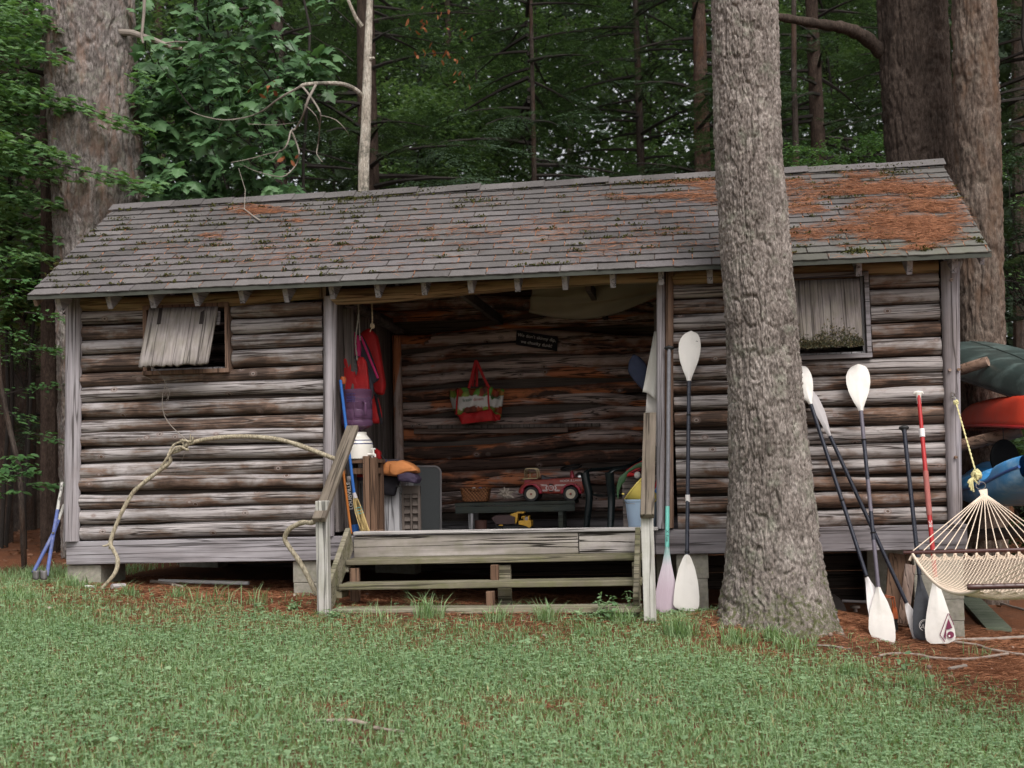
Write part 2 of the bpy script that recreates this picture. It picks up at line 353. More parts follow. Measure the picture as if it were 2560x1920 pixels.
# ------------------------------------------------------------------ ground
def gh(x, y):
    x = np.asarray(x, float); y = np.asarray(y, float)
    xc = np.clip(x, 0.2, 9.0)-.2
    z = -.185-.04*xc-.0042*xc**2
    yf = np.clip(-y, 0, 60); z = z-.03*np.minimum(yf, 1)-.052*np.clip(yf-1, 0, 6)-.01*np.clip(yf-7, 0, 50)
    yb = np.clip(y-3, 0, 60); z = z+.02*yb
    z = z+.17*np.exp(-((x-5.9)**2+(y+.65)**2)/.42)+.08*np.exp(-((x-6.3)**2/.35+(y-.25)**2/.35))+.09*np.exp(-((x-4.5)**2/1.2+(y+1.)**2/.5))+.04*np.exp(-((x-.3)**2/.5+(y+.4)**2/.3))-.05*np.exp(-((x-6.7)**2/.08+(y+.5)**2/.1))
    amp = .012+.05*np.clip((y-4)/12, 0, 1)+.02*np.clip((np.hypot(x-4, y)-12)/12, 0, 1)
    return z+amp*fbm(x*1.7, y*1.7, 3.1)+.006*fbm(x*9, y*9, 1.)
def G(x, y): return float(gh(x, y))
gx = np.concatenate([np.linspace(-160, -5, 40)[:-1], np.linspace(-5, 12, 260)[:-1], np.linspace(12, 170, 40)])
gy = np.concatenate([np.linspace(-60, -9, 24)[:-1], np.linspace(-9, 4, 220)[:-1], np.linspace(4, 200, 70)])
X, Y = np.meshgrid(gx, gy); Z = gh(X, Y); nx, ny = len(gx), len(gy)
ii = np.arange((ny-1)*nx).reshape(ny-1, nx)[:, :-1].ravel()
g = fast('ground', np.stack([X.ravel(), Y.ravel(), Z.ravel()], 1), np.stack([ii, ii+1, ii+nx+1, ii+nx], 1), M['ground'], smooth=True)
tag(g, 'sloping yard of rusty pine needles and bare soil', 'ground', kind='structure')

# ------------------------------------------------------------------ trunks
def bark_tube(name, C, Rd, per, n, dz, depth, m, parent, asp=3.2, flare=None, lump=.02, ridge=1.0, cr=.13):
    """C: list of points from the ground up; Rd radii"""
    C = np.array([tuple(c) for c in C]); Rd = np.array(Rd); L = np.concatenate([[0], np.cumsum(np.linalg.norm(np.diff(C, axis=0), axis=1))])
    k = max(4, int(L[-1]/dz)); s = np.linspace(0, L[-1], k); c = np.stack([np.interp(s, L, C[:, i]) for i in range(3)], 1); r = np.interp(s, L, Rd)
    ker = np.ones(7)/7
    for arr in (c[:, 0], c[:, 1], r):
        pad = np.concatenate([np.full(3, arr[0]), arr, np.full(3, arr[-1])]); arr[:] = np.convolve(pad, ker, 'valid')
    A = np.linspace(0, 2*np.pi, n, endpoint=False); a, ss = np.meshgrid(A, s); rr = r[:, None]*np.ones_like(a); per_ = per
    cw = 2*np.pi*np.median(r)/per
    kk = per/(2*np.pi)*.62; wz = ss/(cw*asp); wx = .38*vnoise(np.cos(a)*kk*.7, np.sin(a)*kk*.7, ss/(cw*1.6)+40)
    f1 = np.abs(vnoise(np.cos(a+wx/per*4)*kk, np.sin(a+wx/per*4)*kk, wz)); f2 = np.abs(vnoise(np.cos(a+wx/per*4)*kk*1.9+9, np.sin(a+wx/per*4)*kk*1.9, wz*1.7+7)); w2 = worley(a*int(round(per*.8))/(2*np.pi)+wx, ss/(cw*asp*.9)+.6*vnoise(np.cos(a)*9, np.sin(a)*9, ss/cw*.3), int(round(per*.8)))
    d = .62*np.clip(f1/cr, 0, 1)**.8*ridge+.30*np.clip(f2/cr, 0, 1)+.26*np.clip(w2/.09, 0, 1)
    d = (d-1.)*depth+depth*.5*fbm(np.cos(a)*rr/cw*2, np.sin(a)*rr/cw*2, ss/cw*1.3)
    rr = rr*(1+lump*fbm(np.cos(a)*1.3, np.sin(a)*1.3, ss*1.1))+d
    if flare is not None: rr = rr+flare(a, ss)
    V = np.stack([c[:, 0:1]+rr*np.cos(a), c[:, 1:2]+rr*np.sin(a), c[:, 2:3]+0*rr], 2).reshape(-1, 3)
    j, i = np.meshgrid(np.arange(k-1), np.arange(n), indexing='ij'); q = (j*n+i).ravel(); q1 = (j*n+(i+1) % n).ravel()
    return fast(name, V, np.stack([q, q1, q1+n, q+n], 1), m, parent, smooth=True)
def px_axis(tab, Yc):
    """(py, left px, right px) rows -> axis points and radii, bottom first"""
    out = []
    for py, l, r in sorted(tab, reverse=True):
        a, b = P(l, py, Yc), P(r, py, Yc); out.append(((a+b)/2, (a-b).length/2))
    return [o[0] for o in out], [o[1] for o in out]
def extend(C, Rd, zlo, zhi, top=.6):
    d = (C[1]-C[0]); C = [C[0]-d*((C[0].z-zlo)/d.z)]+C if C[0].z > zlo else C; Rd = [Rd[0]*1.02]+Rd if len(C) > len(Rd) else Rd
    d = (C[-1]-C[-2]); e = C[-1]+d*((zhi-C[-1].z)/d.z); return C+[e], Rd+[Rd[-1]*top]
def limb(mb, pts, r0, r1, n=6):
    mb.tube(pts, [lerp(r0, r1, i/(len(pts)-1)) for i in range(len(pts))], n)
def smooth_pts(pts, k=4):
    out = []; n = len(pts)
    for i in range(n-1):
        p0, p1, p2, p3 = pts[max(i-1, 0)], pts[i], pts[i+1], pts[min(i+2, n-1)]
        for j in range(k): t = j/k; out.append(.5*((2*p1)+(p2-p0)*t+(2*p0-5*p1+4*p2-p3)*t*t+(3*p1-p0-3*p2+p3)*t**3))
    return out+[pts[-1]]
def wob(a, b, k, amp, sag=0.0):
    a, b = Vector(a), Vector(b); L = (b-a).length
    return [a.lerp(b, t/k)+Vector((random.uniform(-1, 1), random.uniform(-1, 1), random.uniform(-1, 1)))*amp*L*(0 if t in (0,) else 1)+Vector((0, 0, sag*L*4*(t/k)*(1-t/k))) for t in range(k+1)]

# the tree in front of the shed
C, Rd = px_axis([(0, 1784, 1938), (330, 1790, 1947), (640, 1806, 1973), (820, 1820, 1988), (1000, 1826, 2004), (1200, 1829, 2025), (1400, 1819, 2049), (1500, 1808, 2068), (1560, 1806, 2080)], -.75)
C, Rd = extend(C, [r+.012 for r in Rd], -.75, 9.5, .45)
t = thing('pine_tree', 'tall grey barked pine standing close in front of the shed wall, moss at its foot', 'tree', (C[0].x, C[0].y, -.4))
def flare(a, s):
    f = np.exp(-np.clip(s-.25, 0, 9)/.17)
    return f*(.06*np.clip(np.cos(a+.12), 0, 1)**8+.09*np.clip(np.cos(a+1.15), 0, 1)**10+.085*np.clip(np.cos(a+2.1), 0, 1)**10+.06*np.clip(np.cos(a-3.35), 0, 1)**8+.03*fbm(np.cos(a)*3, np.sin(a)*3, s*5))
bark_tube('trunk', C, Rd, 56, 440, .0092, .032, M['bark_front'], t, 7.5, flare, .025, 1.0, .20)
for k, (pts, rr) in enumerate((([P(2040, 1530, -.78), P(2066, 1562, -.86), P(2100, 1590, -.95), P(2135, 1607, -1.05)], [.13, .10, .062, .015]), ([P(1925, 1545, -1.0), P(1958, 1570, -1.1), P(1988, 1592, -1.2)], [.13, .085, .02]), ([P(1840, 1540, -.95), P(1818, 1556, -1.05), P(1800, 1568, -1.12)], [.12, .07, .02]))):
    n_ = 26; L_ = len(pts)-1; q = [pts[min(L_-1, int(i/n_*L_))].lerp(pts[min(L_, int(i/n_*L_)+1)], i/n_*L_-min(L_-1, int(i/n_*L_)) if i < n_ else 1)+Vector((0, 0, -.015-.02*i/n_)) for i in range(n_+1)]
    mb = MB(); mb.tube(q, [float(np.interp(i/n_*L_, range(L_+1), rr)) for i in range(n_+1)], 34)
    vv = np.array(mb.v); cc = np.repeat(np.array([tuple(x) for x in q]), 34, 0); dv = vv-cc; mb.v = [tuple(x) for x in cc+dv*(1+.5*fbm(vv[:, 0]*14, vv[:, 1]*14, vv[:, 2]*14)-.35*np.clip(1-np.abs(vnoise(vv[:, 0]*26, vv[:, 1]*10, vv[:, 2]*26))/.2, 0, 1))[:, None]]
    mb.build('root', M['bark_front'], t)

# ------------------------------------------------------------------ foliage prototypes
def hem_spray(L, sd):
    r = random.Random(sd); V, F = [], []
    s = .12*L
    side = 1
    while s < L:
        base = Vector((s, 0, -.20*L*(s/L)**2)); l = .40*L*(1-s/L)**.75+.10; side = -side
        an = R(r.uniform(42, 66))*side; d = Vector((math.cos(an), math.sin(an), r.uniform(-.25, .02))).normalized()
        k = max(2, int(l/.055))
        for i in range(k):
            q = base+d*(i+.6)/k*l+Vector((0, 0, -.10*((i+1)/k)**2*l))
            for sg in (-1, 1):
                if r.random() < .12: continue
                a2 = math.atan2(d.y, d.x)+sg*R(r.uniform(30, 65)); ll = r.uniform(.05, .10)*(1.15-.6*i/k); w = ll*r.uniform(.18, .28)
                e = Vector((math.cos(a2), math.sin(a2), r.uniform(-.35, .1))); p_ = Vector((-e.y, e.x, r.uniform(-.3, .3)))*w
                n = len(V); V += [q, q+e*ll*.5-p_, q+e*ll, q+e*ll*.5+p_]; F.append((n, n+1, n+2, n+3))
        s += .062*r.uniform(.8, 1.3)
    return np.array([tuple(v) for v in V]), np.array(F)
HS = [hem_spray(1.9, k) for k in range(3)]
def maple_leaf():
    h = [(0, .03), (-.06, .30), (.10, .30), (.16, .47), (.30, .34), (.42, .26), (.55, .50), (.62, .24), (.80, .14), (1.0, 0)]
    out = h+[(x, -y) for x, y in reversed(h[:-1])]
    V = [(.35, 0, .05)]+[(x, y, -.22*x*x-.42*abs(y)**1.5) for x, y in out]
    return np.array(V), np.array([(0, k, k+1) for k in range(1, len(out))]+[(0, len(out), 1)])
ML = maple_leaf()
def oval_leaf():
    V = [(0, 0, 0), (.3, .22, .02), (.65, .22, 0), (1, 0, -.14), (.65, -.22, 0), (.3, -.22, .02), (.5, 0, -.05)]
    return np.array(V), np.array([(6, 0, 1), (6, 1, 2), (6, 2, 3), (6, 3, 4), (6, 4, 5), (6, 5, 0)])
OL = oval_leaf()
DIA = (np.array([(0, 0, 0), (.5, .3, .06), (1, 0, -.08), (.5, -.3, .06)]), np.array([(0, 1, 2, 3)]))

def hemlock_parts(h, z0, nb, sd, rad=2.6):
    """crown mesh arrays and limb mesh around the origin"""
    r = random.Random(sd); Vs, Fs, off = [], [], 0; mb = MB()
    for i in range(nb):
        u = (i+r.random())/nb; z = z0+(h-z0)*u; L = rad*(1-.72*u)*r.uniform(.6, 1.15); a = r.uniform(0, 2*math.pi); up = r.uniform(-.15, .25)
        d = Vector((math.cos(a), math.sin(a), up)); pts = [Vector((0, 0, z))+d*L*k/4+Vector((0, 0, -.16*L*(k/4)**2)) for k in range(5)]
        limb(mb, pts, .018+.010*L, .004, 5)
        for j in range(int(2+L*1.5)):
            t = r.uniform(.22, .9); b = pts[0].lerp(pts[4], t)+Vector((0, 0, .04*L-.08*L*(t-.5)**2)); sv, sf = HS[r.randrange(3)]
            a2 = a+r.uniform(-1.0, 1.0); sc = r.uniform(.38, .72)*min(1.2, .5+L*.25)
            X = Vector((math.cos(a2), math.sin(a2), r.uniform(-.35, .1))).normalized(); Yv = Vector((0, 0, 1)).cross(X); Yv = (Yv+Vector((0, 0, r.uniform(-.4, .4)))).normalized(); Zv = X.cross(Yv)
            Mx = np.array(Matrix((X, Yv, Zv)).transposed())*sc; Vs.append(sv@Mx.T+np.array(b)); Fs.append(sf+off); off += len(sv)
    return np.concatenate(Vs), np.concatenate(Fs), mb
HP = [hemlock_parts(12.5, 1.2, 96, 21), hemlock_parts(11.0, 1.0, 92, 22, 2.9), hemlock_parts(13.0, 2.0, 90, 23, 2.5)]
HM = []
def hemlock(px, Yd, r, var, label, lean=0.0, m='bark_far', sc=1.0, rot=0.0, topz=13):
    b = P(px, 500, Yd); x = b.x; gz = G(x, Yd)
    t = thing('hemlock_tree', label, 'tree', (x, Yd, gz), 'dark hemlocks behind the shed')
    C = [Vector((x-lean*.1, Yd, gz-.1)), Vector((x+lean*.3, Yd, gz+3)), Vector((x+lean, Yd, gz+topz))]
    bark_tube('trunk', C, [r*1.1, r, r*.3], 14, 28, .16, r*.08, M[m], t, 3, None, .06)
    while len(HM) <= var:
        V, F, lm = HP[len(HM)]; k = len(HM)
        q = bpy.data.meshes.new('limb'); q.from_pydata([tuple(v) for v in lm.v], [], lm.f); q.materials.append(M['bark_twig'])
        o = fast('crown', V, F, M['hemlock'], kind=None); HM.append((o.data, q)); bpy.data.objects.remove(o)
    for nm, me in (('limb', HM[var][1]), ('crown', HM[var][0])):
        o = bpy.data.objects.new(nm, me); COL.objects.link(o); o.parent = t; o.scale = (sc, sc, sc); o.rotation_euler = (0, 0, rot); WO[o] = WO[t]
    return t
H = [(918, 6.6, .16, 0, 'dark hemlock whose brown trunk rises just behind the pale thin birch', .05, 'bark_dark', 1.0, .4),
     (1330, 10.5, .05, 1, 'spreading dark hemlock above the middle of the roof ridge', .1, 'bark_far', 1.05, 1.2),
     (1748, 11.5, .17, 2, 'hemlock with a reddish trunk seen just left of the front pine', .15, 'bark_brown', 1.1, 2.2),
     (1605, 14.5, .10, 0, 'hemlock with a pale straight trunk deep in the wood', .0, 'bark_far', 1.1, 4.0),
     (2060, 8.6, .13, 1, 'dark hemlock between the front pine and the big brown trunk', -.1, 'bark_dark', .95, 2.9),
     (2620, 7.5, .16, 2, 'dark hemlock at the right edge beyond the twin trunks', .1, 'bark_dark', 1.0, 5.2),
     (700, 10.5, .15, 1, 'dark hemlock behind the big leaved maple', .0, 'bark_far', 1.0, 3.4),
     (60, 9.0, .16, 0, 'dark hemlock behind the sprays at the left edge', .0, 'bark_far', 1.0, 5.9),
     (-420, 7.0, .17, 2, 'dark hemlock far out beyond the left end of the shed', .0, 'bark_far', 1.0, 1.0),
     (3150, 9.0, .17, 0, 'dark hemlock far out beyond the boats', .0, 'bark_far', 1.0, .2),
     (1130, 16., .12, 2, 'tall hemlock standing far behind the roof moss', .0, 'bark_far', 1.15, .9),
     (2330, 13., .18, 1, 'hemlock in the deep shade behind the twin trunks', .0, 'bark_far', 1.1, 1.9),
     (400, 17., .18, 0, 'distant hemlock seen through the maple leaves', .0, 'bark_far', 1.15, 2.6)]
for h in H: hemlock(h[0], h[1], h[2], h[3], h[4], h[5], h[6], h[7], h[8])

# old trunks right behind the shed
def big_trunk(label, tab, Yc, per, depth, m, zhi, n=260, dz=.022, asp=3.6, lump=.03, name='pine_tree', cr=.24):
    C, Rd = px_axis(tab, Yc); C, Rd = extend(C, Rd, G(C[0].x, Yc)-.1, zhi, .8)
    t = thing(name, label, 'tree', (C[0].x, Yc, G(C[0].x, Yc)))
    bark_tube('trunk', C, Rd, per, n, dz, depth, m, t, asp, None, lump, 1.0, cr); return t, C
lp, _ = big_trunk('massive grey pine trunk behind the left end of the roof', [(0, 116, 327), (244, 127, 338), (488, 144, 357), (700, 150, 364)], 3.9, 54, .042, M['bark_pine'], 9.5, 380, .02, 4.0)
mb = MB(); a = P(330, 82, 3.7); limb(mb, [a+Vector((-.25, 0, .03)), a, P(385, 100, 3.55), P(430, 118, 3.5), P(455, 122, 3.5)], .042, .018, 9)
limb(mb, [P(415, 108, 3.5), P(440, 104, 3.45), P(470, 105, 3.4)], .012, .004, 5)
mb.build('broken_limb', M['deadwood'], lp)
mb = MB(); limb(mb, [P(122, 188, 3.8), P(95, 180, 3.7), P(62, 174, 3.6), P(40, 168, 3.5)], .035, .012, 7); mb.build('dead_limb', M['bark_twig'], lp); mb = MB(); limb(mb, [P(118, 25, 3.8), P(90, 5, 3.7), P(72, -20, 3.6)], .04, .02, 7); mb.build('dead_limb', M['bark_twig'], lp)
rp, _ = big_trunk('thick dark brown trunk behind the right end of the roof', [(0, 2194, 2366), (285, 2207, 2378), (395, 2215, 2384), (560, 2222, 2390)], 4.5, 32, .042, M['bark_dark2'], 10, 280, .022, 6.0)
mb = MB(); mb.tube(smooth_pts([P(2205, 132, 4.5), P(2160, 92, 4.35), P(2110, 70, 4.2), P(2060, 62, 4.1), P(1990, 50, 4.0), P(1900, 34, 3.9), P(1800, 20, 3.8)]), [lerp(.085, .028, i/24)*(1+.12*math.sin(i*2.3)) for i in range(25)], 12); mb.build('drooping_limb', M['bark_dark2'], rp)
big_trunk('lighter reddish trunk right of the dark one, rising behind the boats', [(0, 2381, 2490), (285, 2382, 2499), (529, 2394, 2505), (675, 2398, 2508), (830, 2398, 2512), (1300, 2390, 2520)], 3.6, 22, .036, M['bark_red'], 10, 200, .02, 6.0)
C, Rd = px_axis([(0, 917, 932), (140, 905, 925), (330, 902, 926), (480, 896, 922)], 4.0)
C = [C[0]]+[C[0].lerp(C[1], .5)+Vector((-.012, 0, 0)), C[1], C[2]+Vector((.02, 0, 0)), C[3]]; Rd = [Rd[0], Rd[0], Rd[1], Rd[2], Rd[3]]
C, Rd = extend(C, Rd, G(C[0].x, 4)-.1, 8, .8)
bt = thing('birch_tree', 'thin pale birch trunk rising behind the roof ridge', 'tree', (C[0].x, 4, G(C[0].x, 4)))
bark_tube('trunk', C, Rd, 9, 40, .03, .004, M['bark_pale'], bt, 1.0, None, .16)
mb = MB(); limb(mb, [P(905, 66, 4.), P(890, 45, 3.95), P(878, 18, 3.9), P(865, -15, 3.9)], .028, .016, 7)
mb.build('branch', M['bark_pale'], bt); mb = MB(); limb(mb, smooth_pts([P(906, 245, 4), P(894, 228, 3.9), P(860, 211, 3.8), P(810, 208, 3.7), P(765, 211, 3.6), P(752, 216, 3.6)]), .027, .019, 8); limb(mb, [P(918, 150, 4), P(935, 144, 3.95)], .025, .012, 6)
mb.build('branch', M['bark_pale'], bt)
mb = MB()
for pts, r0, r1 in ([(789, 213), (770, 250), (757, 290), (740, 320), (727, 328), (720, 355), (706, 375), (670, 385), (620, 398), (578, 406)], .015, .004), ([(752, 216), (700, 245), (660, 275), (620, 292), (560, 300), (500, 288), (465, 272)], .013, .003), ([(730, 330), (742, 360), (748, 385), (740, 412), (715, 438), (690, 441), (640, 428), (600, 410)], .011, .003), ([(757, 218), (775, 240), (800, 280), (800, 310), (795, 360), (792, 385), (806, 405)], .012, .004), ([(800, 288), (840, 300), (868, 330), (872, 342)], .006, .002), ([(700, 375), (680, 400), (655, 395)], .005, .002), ([(620, 398), (630, 415)], .004, .002), ([(762, 262), (790, 290), (798, 320)], .007, .003), ([(560, 300), (548, 320), (545, 350)], .004, .002), ([(620, 310), (690, 312), (740, 306)], .004, .002):
    limb(mb, smooth_pts([P(x, y, 3.55+.25*math.sin(i*1.3+x)) for i, (x, y) in enumerate(pts)], 3), r0, r1, 6)
mb.build('hanging_twigs', M['deadwood'], bt)
mb = MB(); limb(mb, [P(362, -30, 3.3), P(360, 30, 3.3), P(354, 92, 3.3), P(358, 108, 3.3)], .02, .012, 7); limb(mb, [P(330, -10, 3.3), P(328, 20, 3.3)], .006, .004, 5)
o = mb.build('dead_branch', M['deadwood']); tag(o, 'broken grey branch hanging from above beside the massive left trunk', 'branch')

# thin stems
def stem(name, label, pts, r0, r1, m, grp=None):
    mb = MB(); limb(mb, pts, r0, r1, 8); return tag(mb.build(name, m), label, 'tree', grp)
def gp(px, Yd): x = P(px, 1000, Yd).x; return Vector((x, Yd, G(x, Yd)-.05))
stem('sapling', 'thin straight sapling trunk between the front pine and the dark trunk', [gp(1985, 7.5), P(1990, 400, 7.5), P(1985, 200, 7.5), P(1984, -200, 7.5)], .05, .03, M['bark_far'])
stem('sapling', 'slender sapling stem at the left edge below the eave', [gp(60, 2.2), P(50, 1180, 2.2), P(22, 1060, 2.2), P(0, 950, 2.2), P(-15, 700, 2.2), P(-10, 300, 2.2)], .03, .018, M['bark_far'])
stem('tree_trunk', 'dark bare trunk close behind the left corner post', [gp(128, 4.6), P(128, 900, 4.6), P(125, 500, 4.6), P(120, 100, 4.6)], .14, .1, M['bark_dark'])
stem('tree_trunk', 'brownish far trunk left of the corner post', [gp(95, 9.5), P(92, 900, 9.5), P(95, 600, 9.5), P(95, 100, 9.5)], .12, .1, M['bark_red'])
stem('tree_trunk', 'darker far trunk at the very left', [gp(14, 6.5), P(12, 900, 6.5), P(8, 600, 6.5), P(5, 100, 6.5)], .10, .08, M['bark_dark'])
stem('sapling', 'thin pale stem right of the left massive trunk', [gp(760, 5.0), P(758, 400, 5.0), P(768, 250, 5.0), P(775, 70, 5), P(760, 0, 5), P(740, -80, 5)], .022, .012, M['bark_twig'])
for i, (px, Yd, r, mm) in enumerate([(1230, 26, .10, 'bark_far'), (1420, 28, .12, 'bark_pale'), (600, 24, .16, 'bark_far'), (210, 15, .13, 'bark_far'), (2540, 17, .15, 'bark_far')]):
    o = stem('distant_trunk', ['far bare trunk seen above the middle of the ridge', 'far pale trunk left of the front pine above the ridge', 'far bare trunk hidden behind the maple leaves', 'far bare trunk between the massive left trunk and the left edge', 'far bare trunk past the reddish right trunk'][i], [gp(px, Yd), P(px+6, 300, Yd), P(px+random.uniform(-20, 20), -300, Yd)], r, r*.75, M[mm], 'trunks deep in the wood')
# ------------------------------------------------------------------ leafy trees
def leaf_cloud(n, cen, rad, rs, size, proto, flat=.5, clump=60, droop=.3):
    """n leaves in clumps through an ellipsoid"""
    k = max(3, n//clump); u = rs.normal(size=(k, 3)); u /= np.linalg.norm(u, axis=1, keepdims=True); cc = np.array(cen)+u*np.array(rad)*(rs.random((k, 1))**.45)
    T = cc[rs.integers(0, k, n)]+rs.normal(size=(n, 3))*np.array([.34, .34, .34*flat])*(np.mean(rad)*.32)
    a = rs.random(n)*2*np.pi; d = np.stack([np.cos(a), np.sin(a), -droop*(.3+rs.random(n))], 1); nr = np.stack([rs.normal(size=n)*.35, rs.normal(size=n)*.35-.15, np.ones(n)], 1)
    return scatter(proto[0], proto[1], frames(d, nr, size*rs.uniform(.65, 1.25, n)), T)
def crown_branches(mb, base, cen, rad, k, rs, r0):
    for i in range(k):
        u = rs.normal(size=3); u /= np.linalg.norm(u); e = Vector(np.array(cen)+u*np.array(rad)*.85); b = Vector(base).lerp(Vector(cen), rs.random()*.6); limb(mb, wob(b, e, 5, .03, .03), r0, .005, 5)
def leafy(name, label, px, py, Yd, rad, n, size, proto, m, grp, sd, r0=.05, flat=.6, clump=60):
    rs = np.random.default_rng(sd); c = P(px, py, Yd); gz = G(c.x, Yd); t = thing(name, label, 'tree', (c.x, Yd, gz), grp)
    mb = MB(); limb(mb, wob((c.x, Yd, gz-.05), (c.x+.15, Yd, c.z+rad[2]*.6), 6, .012), r0, r0*.4, 7); mb.build('trunk', M['bark_twig'], t)
    mb = MB(); crown_branches(mb, (c.x, Yd, c.z-rad[2]), c, rad, 14, rs, r0*.45); mb.build('limb', M['bark_twig'], t)
    V, F = leaf_cloud(n, c, rad, rs, size, proto, flat, clump); fast('crown', V, F, m, t); return t
far = [('bright green young tree beyond the ridge right of the birch', 1040, 370, 11.5, (1.5, 1.3, 1.1), 7000), ('bright green bush glowing under the dark boughs above the ridge', 1300, 430, 16, (2.6, 1.8, 1.5), 9000),
       ('leafy tree high in the middle of the wood', 1330, 120, 17, (2.4, 2, 1.6), 7000), ('low bright bush left of the front pine', 1580, 440, 18, (2.6, 2, 1.3), 6000), ('leafy tree behind the birch top', 960, 150, 15, (2.4, 2, 2.4), 7000),
       ('pale leafy tree between the front pine and the dark trunk', 2060, 330, 15, (1.8, 1.6, 2.6), 7000), ('leafy bush beyond the far left corner', 60, 900, 11, (2.2, 1.5, 1.8), 6000), ('leafy tree above the left sprays', 20, 100, 12, (2.8, 2, 2.6), 8000),
       ('leafy tree filling the wood behind the maple', 560, 250, 13, (2.8, 2, 3.0), 9000), ('green tree low between the birch and the far pale trunk', 1180, 300, 13.5, (1.6, 1.3, 1.5), 6000), ('light leafy crown high left of the front pine', 1600, 120, 19, (2.6, 2, 2.2), 7000), ('leafy tree high behind the dark limb at the right', 2080, 90, 17, (2.2, 2, 2.0), 6000), ('leafy crown just left of the birch top', 820, 60, 14, (1.8, 1.5, 2.0), 6000), ('leafy bush past the right edge behind the hammock', 2560, 1180, 8, (1.4, 1.2, 1.3), 5000)]
for i, (lb, px, py, Yd, rad, n) in enumerate(far): leafy('young_tree', lb, px, py, Yd, rad, n, .105, DIA, M['far'], 'bright young trees in the wood', 100+i)
for i, (lb, px, py, Yd, rad, n) in enumerate([('shadowy shrub low beside the twin trunks', 2140, 395, 6.0, (1.0, .7, .35), 2600), ('dim shrub under the right edge of the roof', 2560, 560, 6.5, (1.1, .8, 1.2), 3500), ('dark shrub behind the left corner post', 60, 760, 6.0, (1.2, .9, 1.2), 3500)]):
    leafy('shrub', lb, px, py, Yd, rad, n, .06, DIA, M['hemlock' if i == 1 else 'maple_s'], 'shadowy shrubs behind the shed', 140+i, .02, .35)
for i, (lb, px, py, Yd, rad, n) in enumerate([('small leaved tree crowding the left edge high beside the massive trunk', 10, 150, 5.6, (1.0, .9, 1.0), 3200), ('small leaved tree at the left edge level with the roof', 0, 480, 5.4, (1.0, .9, .9), 3200), ('dim leafy sapling behind the left eave corner', 60, 700, 5.0, (.7, .7, .6), 1500)]):
    leafy('understory_tree', lb, px, py, Yd, rad, n, .095, ML, M['maple_s'], 'leafy trees at the left edge', 160+i, .03, .3, 26)
# far wood as one mass, with ragged gaps to the sky
rs = np.random.default_rng(5); n = 230000
T = np.stack([rs.uniform(-24, 32, n), rs.uniform(22, 36, n), rs.uniform(0, 17, n)], 1)
dn = fbm(T[:, 0]*.38, T[:, 2]*.45, T[:, 1]*.08); T = T[(dn > -.29+.012*(T[:, 2]-7)) | (T[:, 2] < 2.2)]; n = len(T)
a = rs.random(n)*6.28; d = np.stack([np.cos(a), np.sin(a), rs.normal(size=n)*.4-.2], 1); nr = rs.normal(size=(n, 3))*.5+np.array([0, -.5, .8])
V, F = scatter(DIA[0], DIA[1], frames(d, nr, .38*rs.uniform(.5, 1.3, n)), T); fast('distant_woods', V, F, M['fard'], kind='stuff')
tag(bpy.data.objects['distant_woods'], 'far mass of dark forest leaves with gaps of pale sky', 'woods')
n = 7000; T = np.stack([rs.uniform(-22, 32, n), rs.uniform(8, 36, n), rs.uniform(13, 18, n)], 1); a = rs.random(n)*6.28
V, F = scatter(DIA[0], DIA[1], frames(np.stack([np.cos(a), np.sin(a), rs.normal(size=n)*.2], 1), rs.normal(size=(n, 3))*.3+np.array([0, 0, 1]), .75*rs.uniform(.6, 1.3, n)), T)
tag(fast('shade_canopy', V, F, M['fard'], kind='stuff'), 'high canopy of the wood added to shade the trees below', 'canopy')  # leaf layer added overhead to keep sky light off the wood

rs = np.random.default_rng(15); T = []; mb = MB()
for (x, y, k) in ((1050, 55, 9), (1090, 30, 6), (1150, 85, 6), (1060, 120, 8), (1120, 140, 9), (1155, 190, 5), (640, 205, 3), (655, 230, 3), (707, 385, 4)):
    for j in range(k): T.append(tuple(P(x+rs.normal()*20, y+rs.normal()*10, 5.2 if x > 900 else 3.5)))
T = np.array(T); n = len(T); V, F = scatter(OL[0], OL[1], frames(np.stack([rs.normal(size=n), rs.normal(size=n), -np.ones(n)*1.2], 1), rs.normal(size=(n, 3)), .09*rs.uniform(.6, 1.2, n)), T)
M['rustleaf'] = leafmat('withered_leaf', (.22, .07, .035), (.34, .13, .06), .3, .7, .2); tag(fast('withered_leaves', V, F, M['rustleaf'], kind='stuff'), 'withered orange leaves hanging among the dark boughs right of the birch', 'leaves')
# big leaved maple behind the roof, left
rs = np.random.default_rng(77); c = P(560, 300, 4.6); t = thing('maple_tree', 'big leaved striped maple crowding the roof beside the massive left trunk', 'tree', (c.x, 4.7, G(c.x, 4.7)))
mb = MB(); limb(mb, wob((c.x+.3, 4.8, G(c.x, 4.7)), P(470, -80, 4.9), 7, .012), .05, .02, 8); mb.build('trunk', M['bark_twig'], t)
T, D = [], []
mb = MB(); twigs = []
for i in range(150):
    px, py = rs.uniform(340, 800), rs.uniform(-60, 520)
    if px > 640+rs.uniform(0, 190)-abs(py-150)*.15 and py < 430: continue
    if py > 460-(px-340)*.09+20: py = rs.uniform(60, 440)
    Yd = rs.uniform(3.4, 5.6); e = P(px, py, Yd); b = e+Vector((rs.uniform(-.25, .6), rs.uniform(.2, .7), rs.uniform(-.5, -.15))); twigs.append((b, e))
    limb(mb, wob(b, e, 4, .03, .04), .010, .003, 5)
mb.build('limb', M['bark_twig'], t)
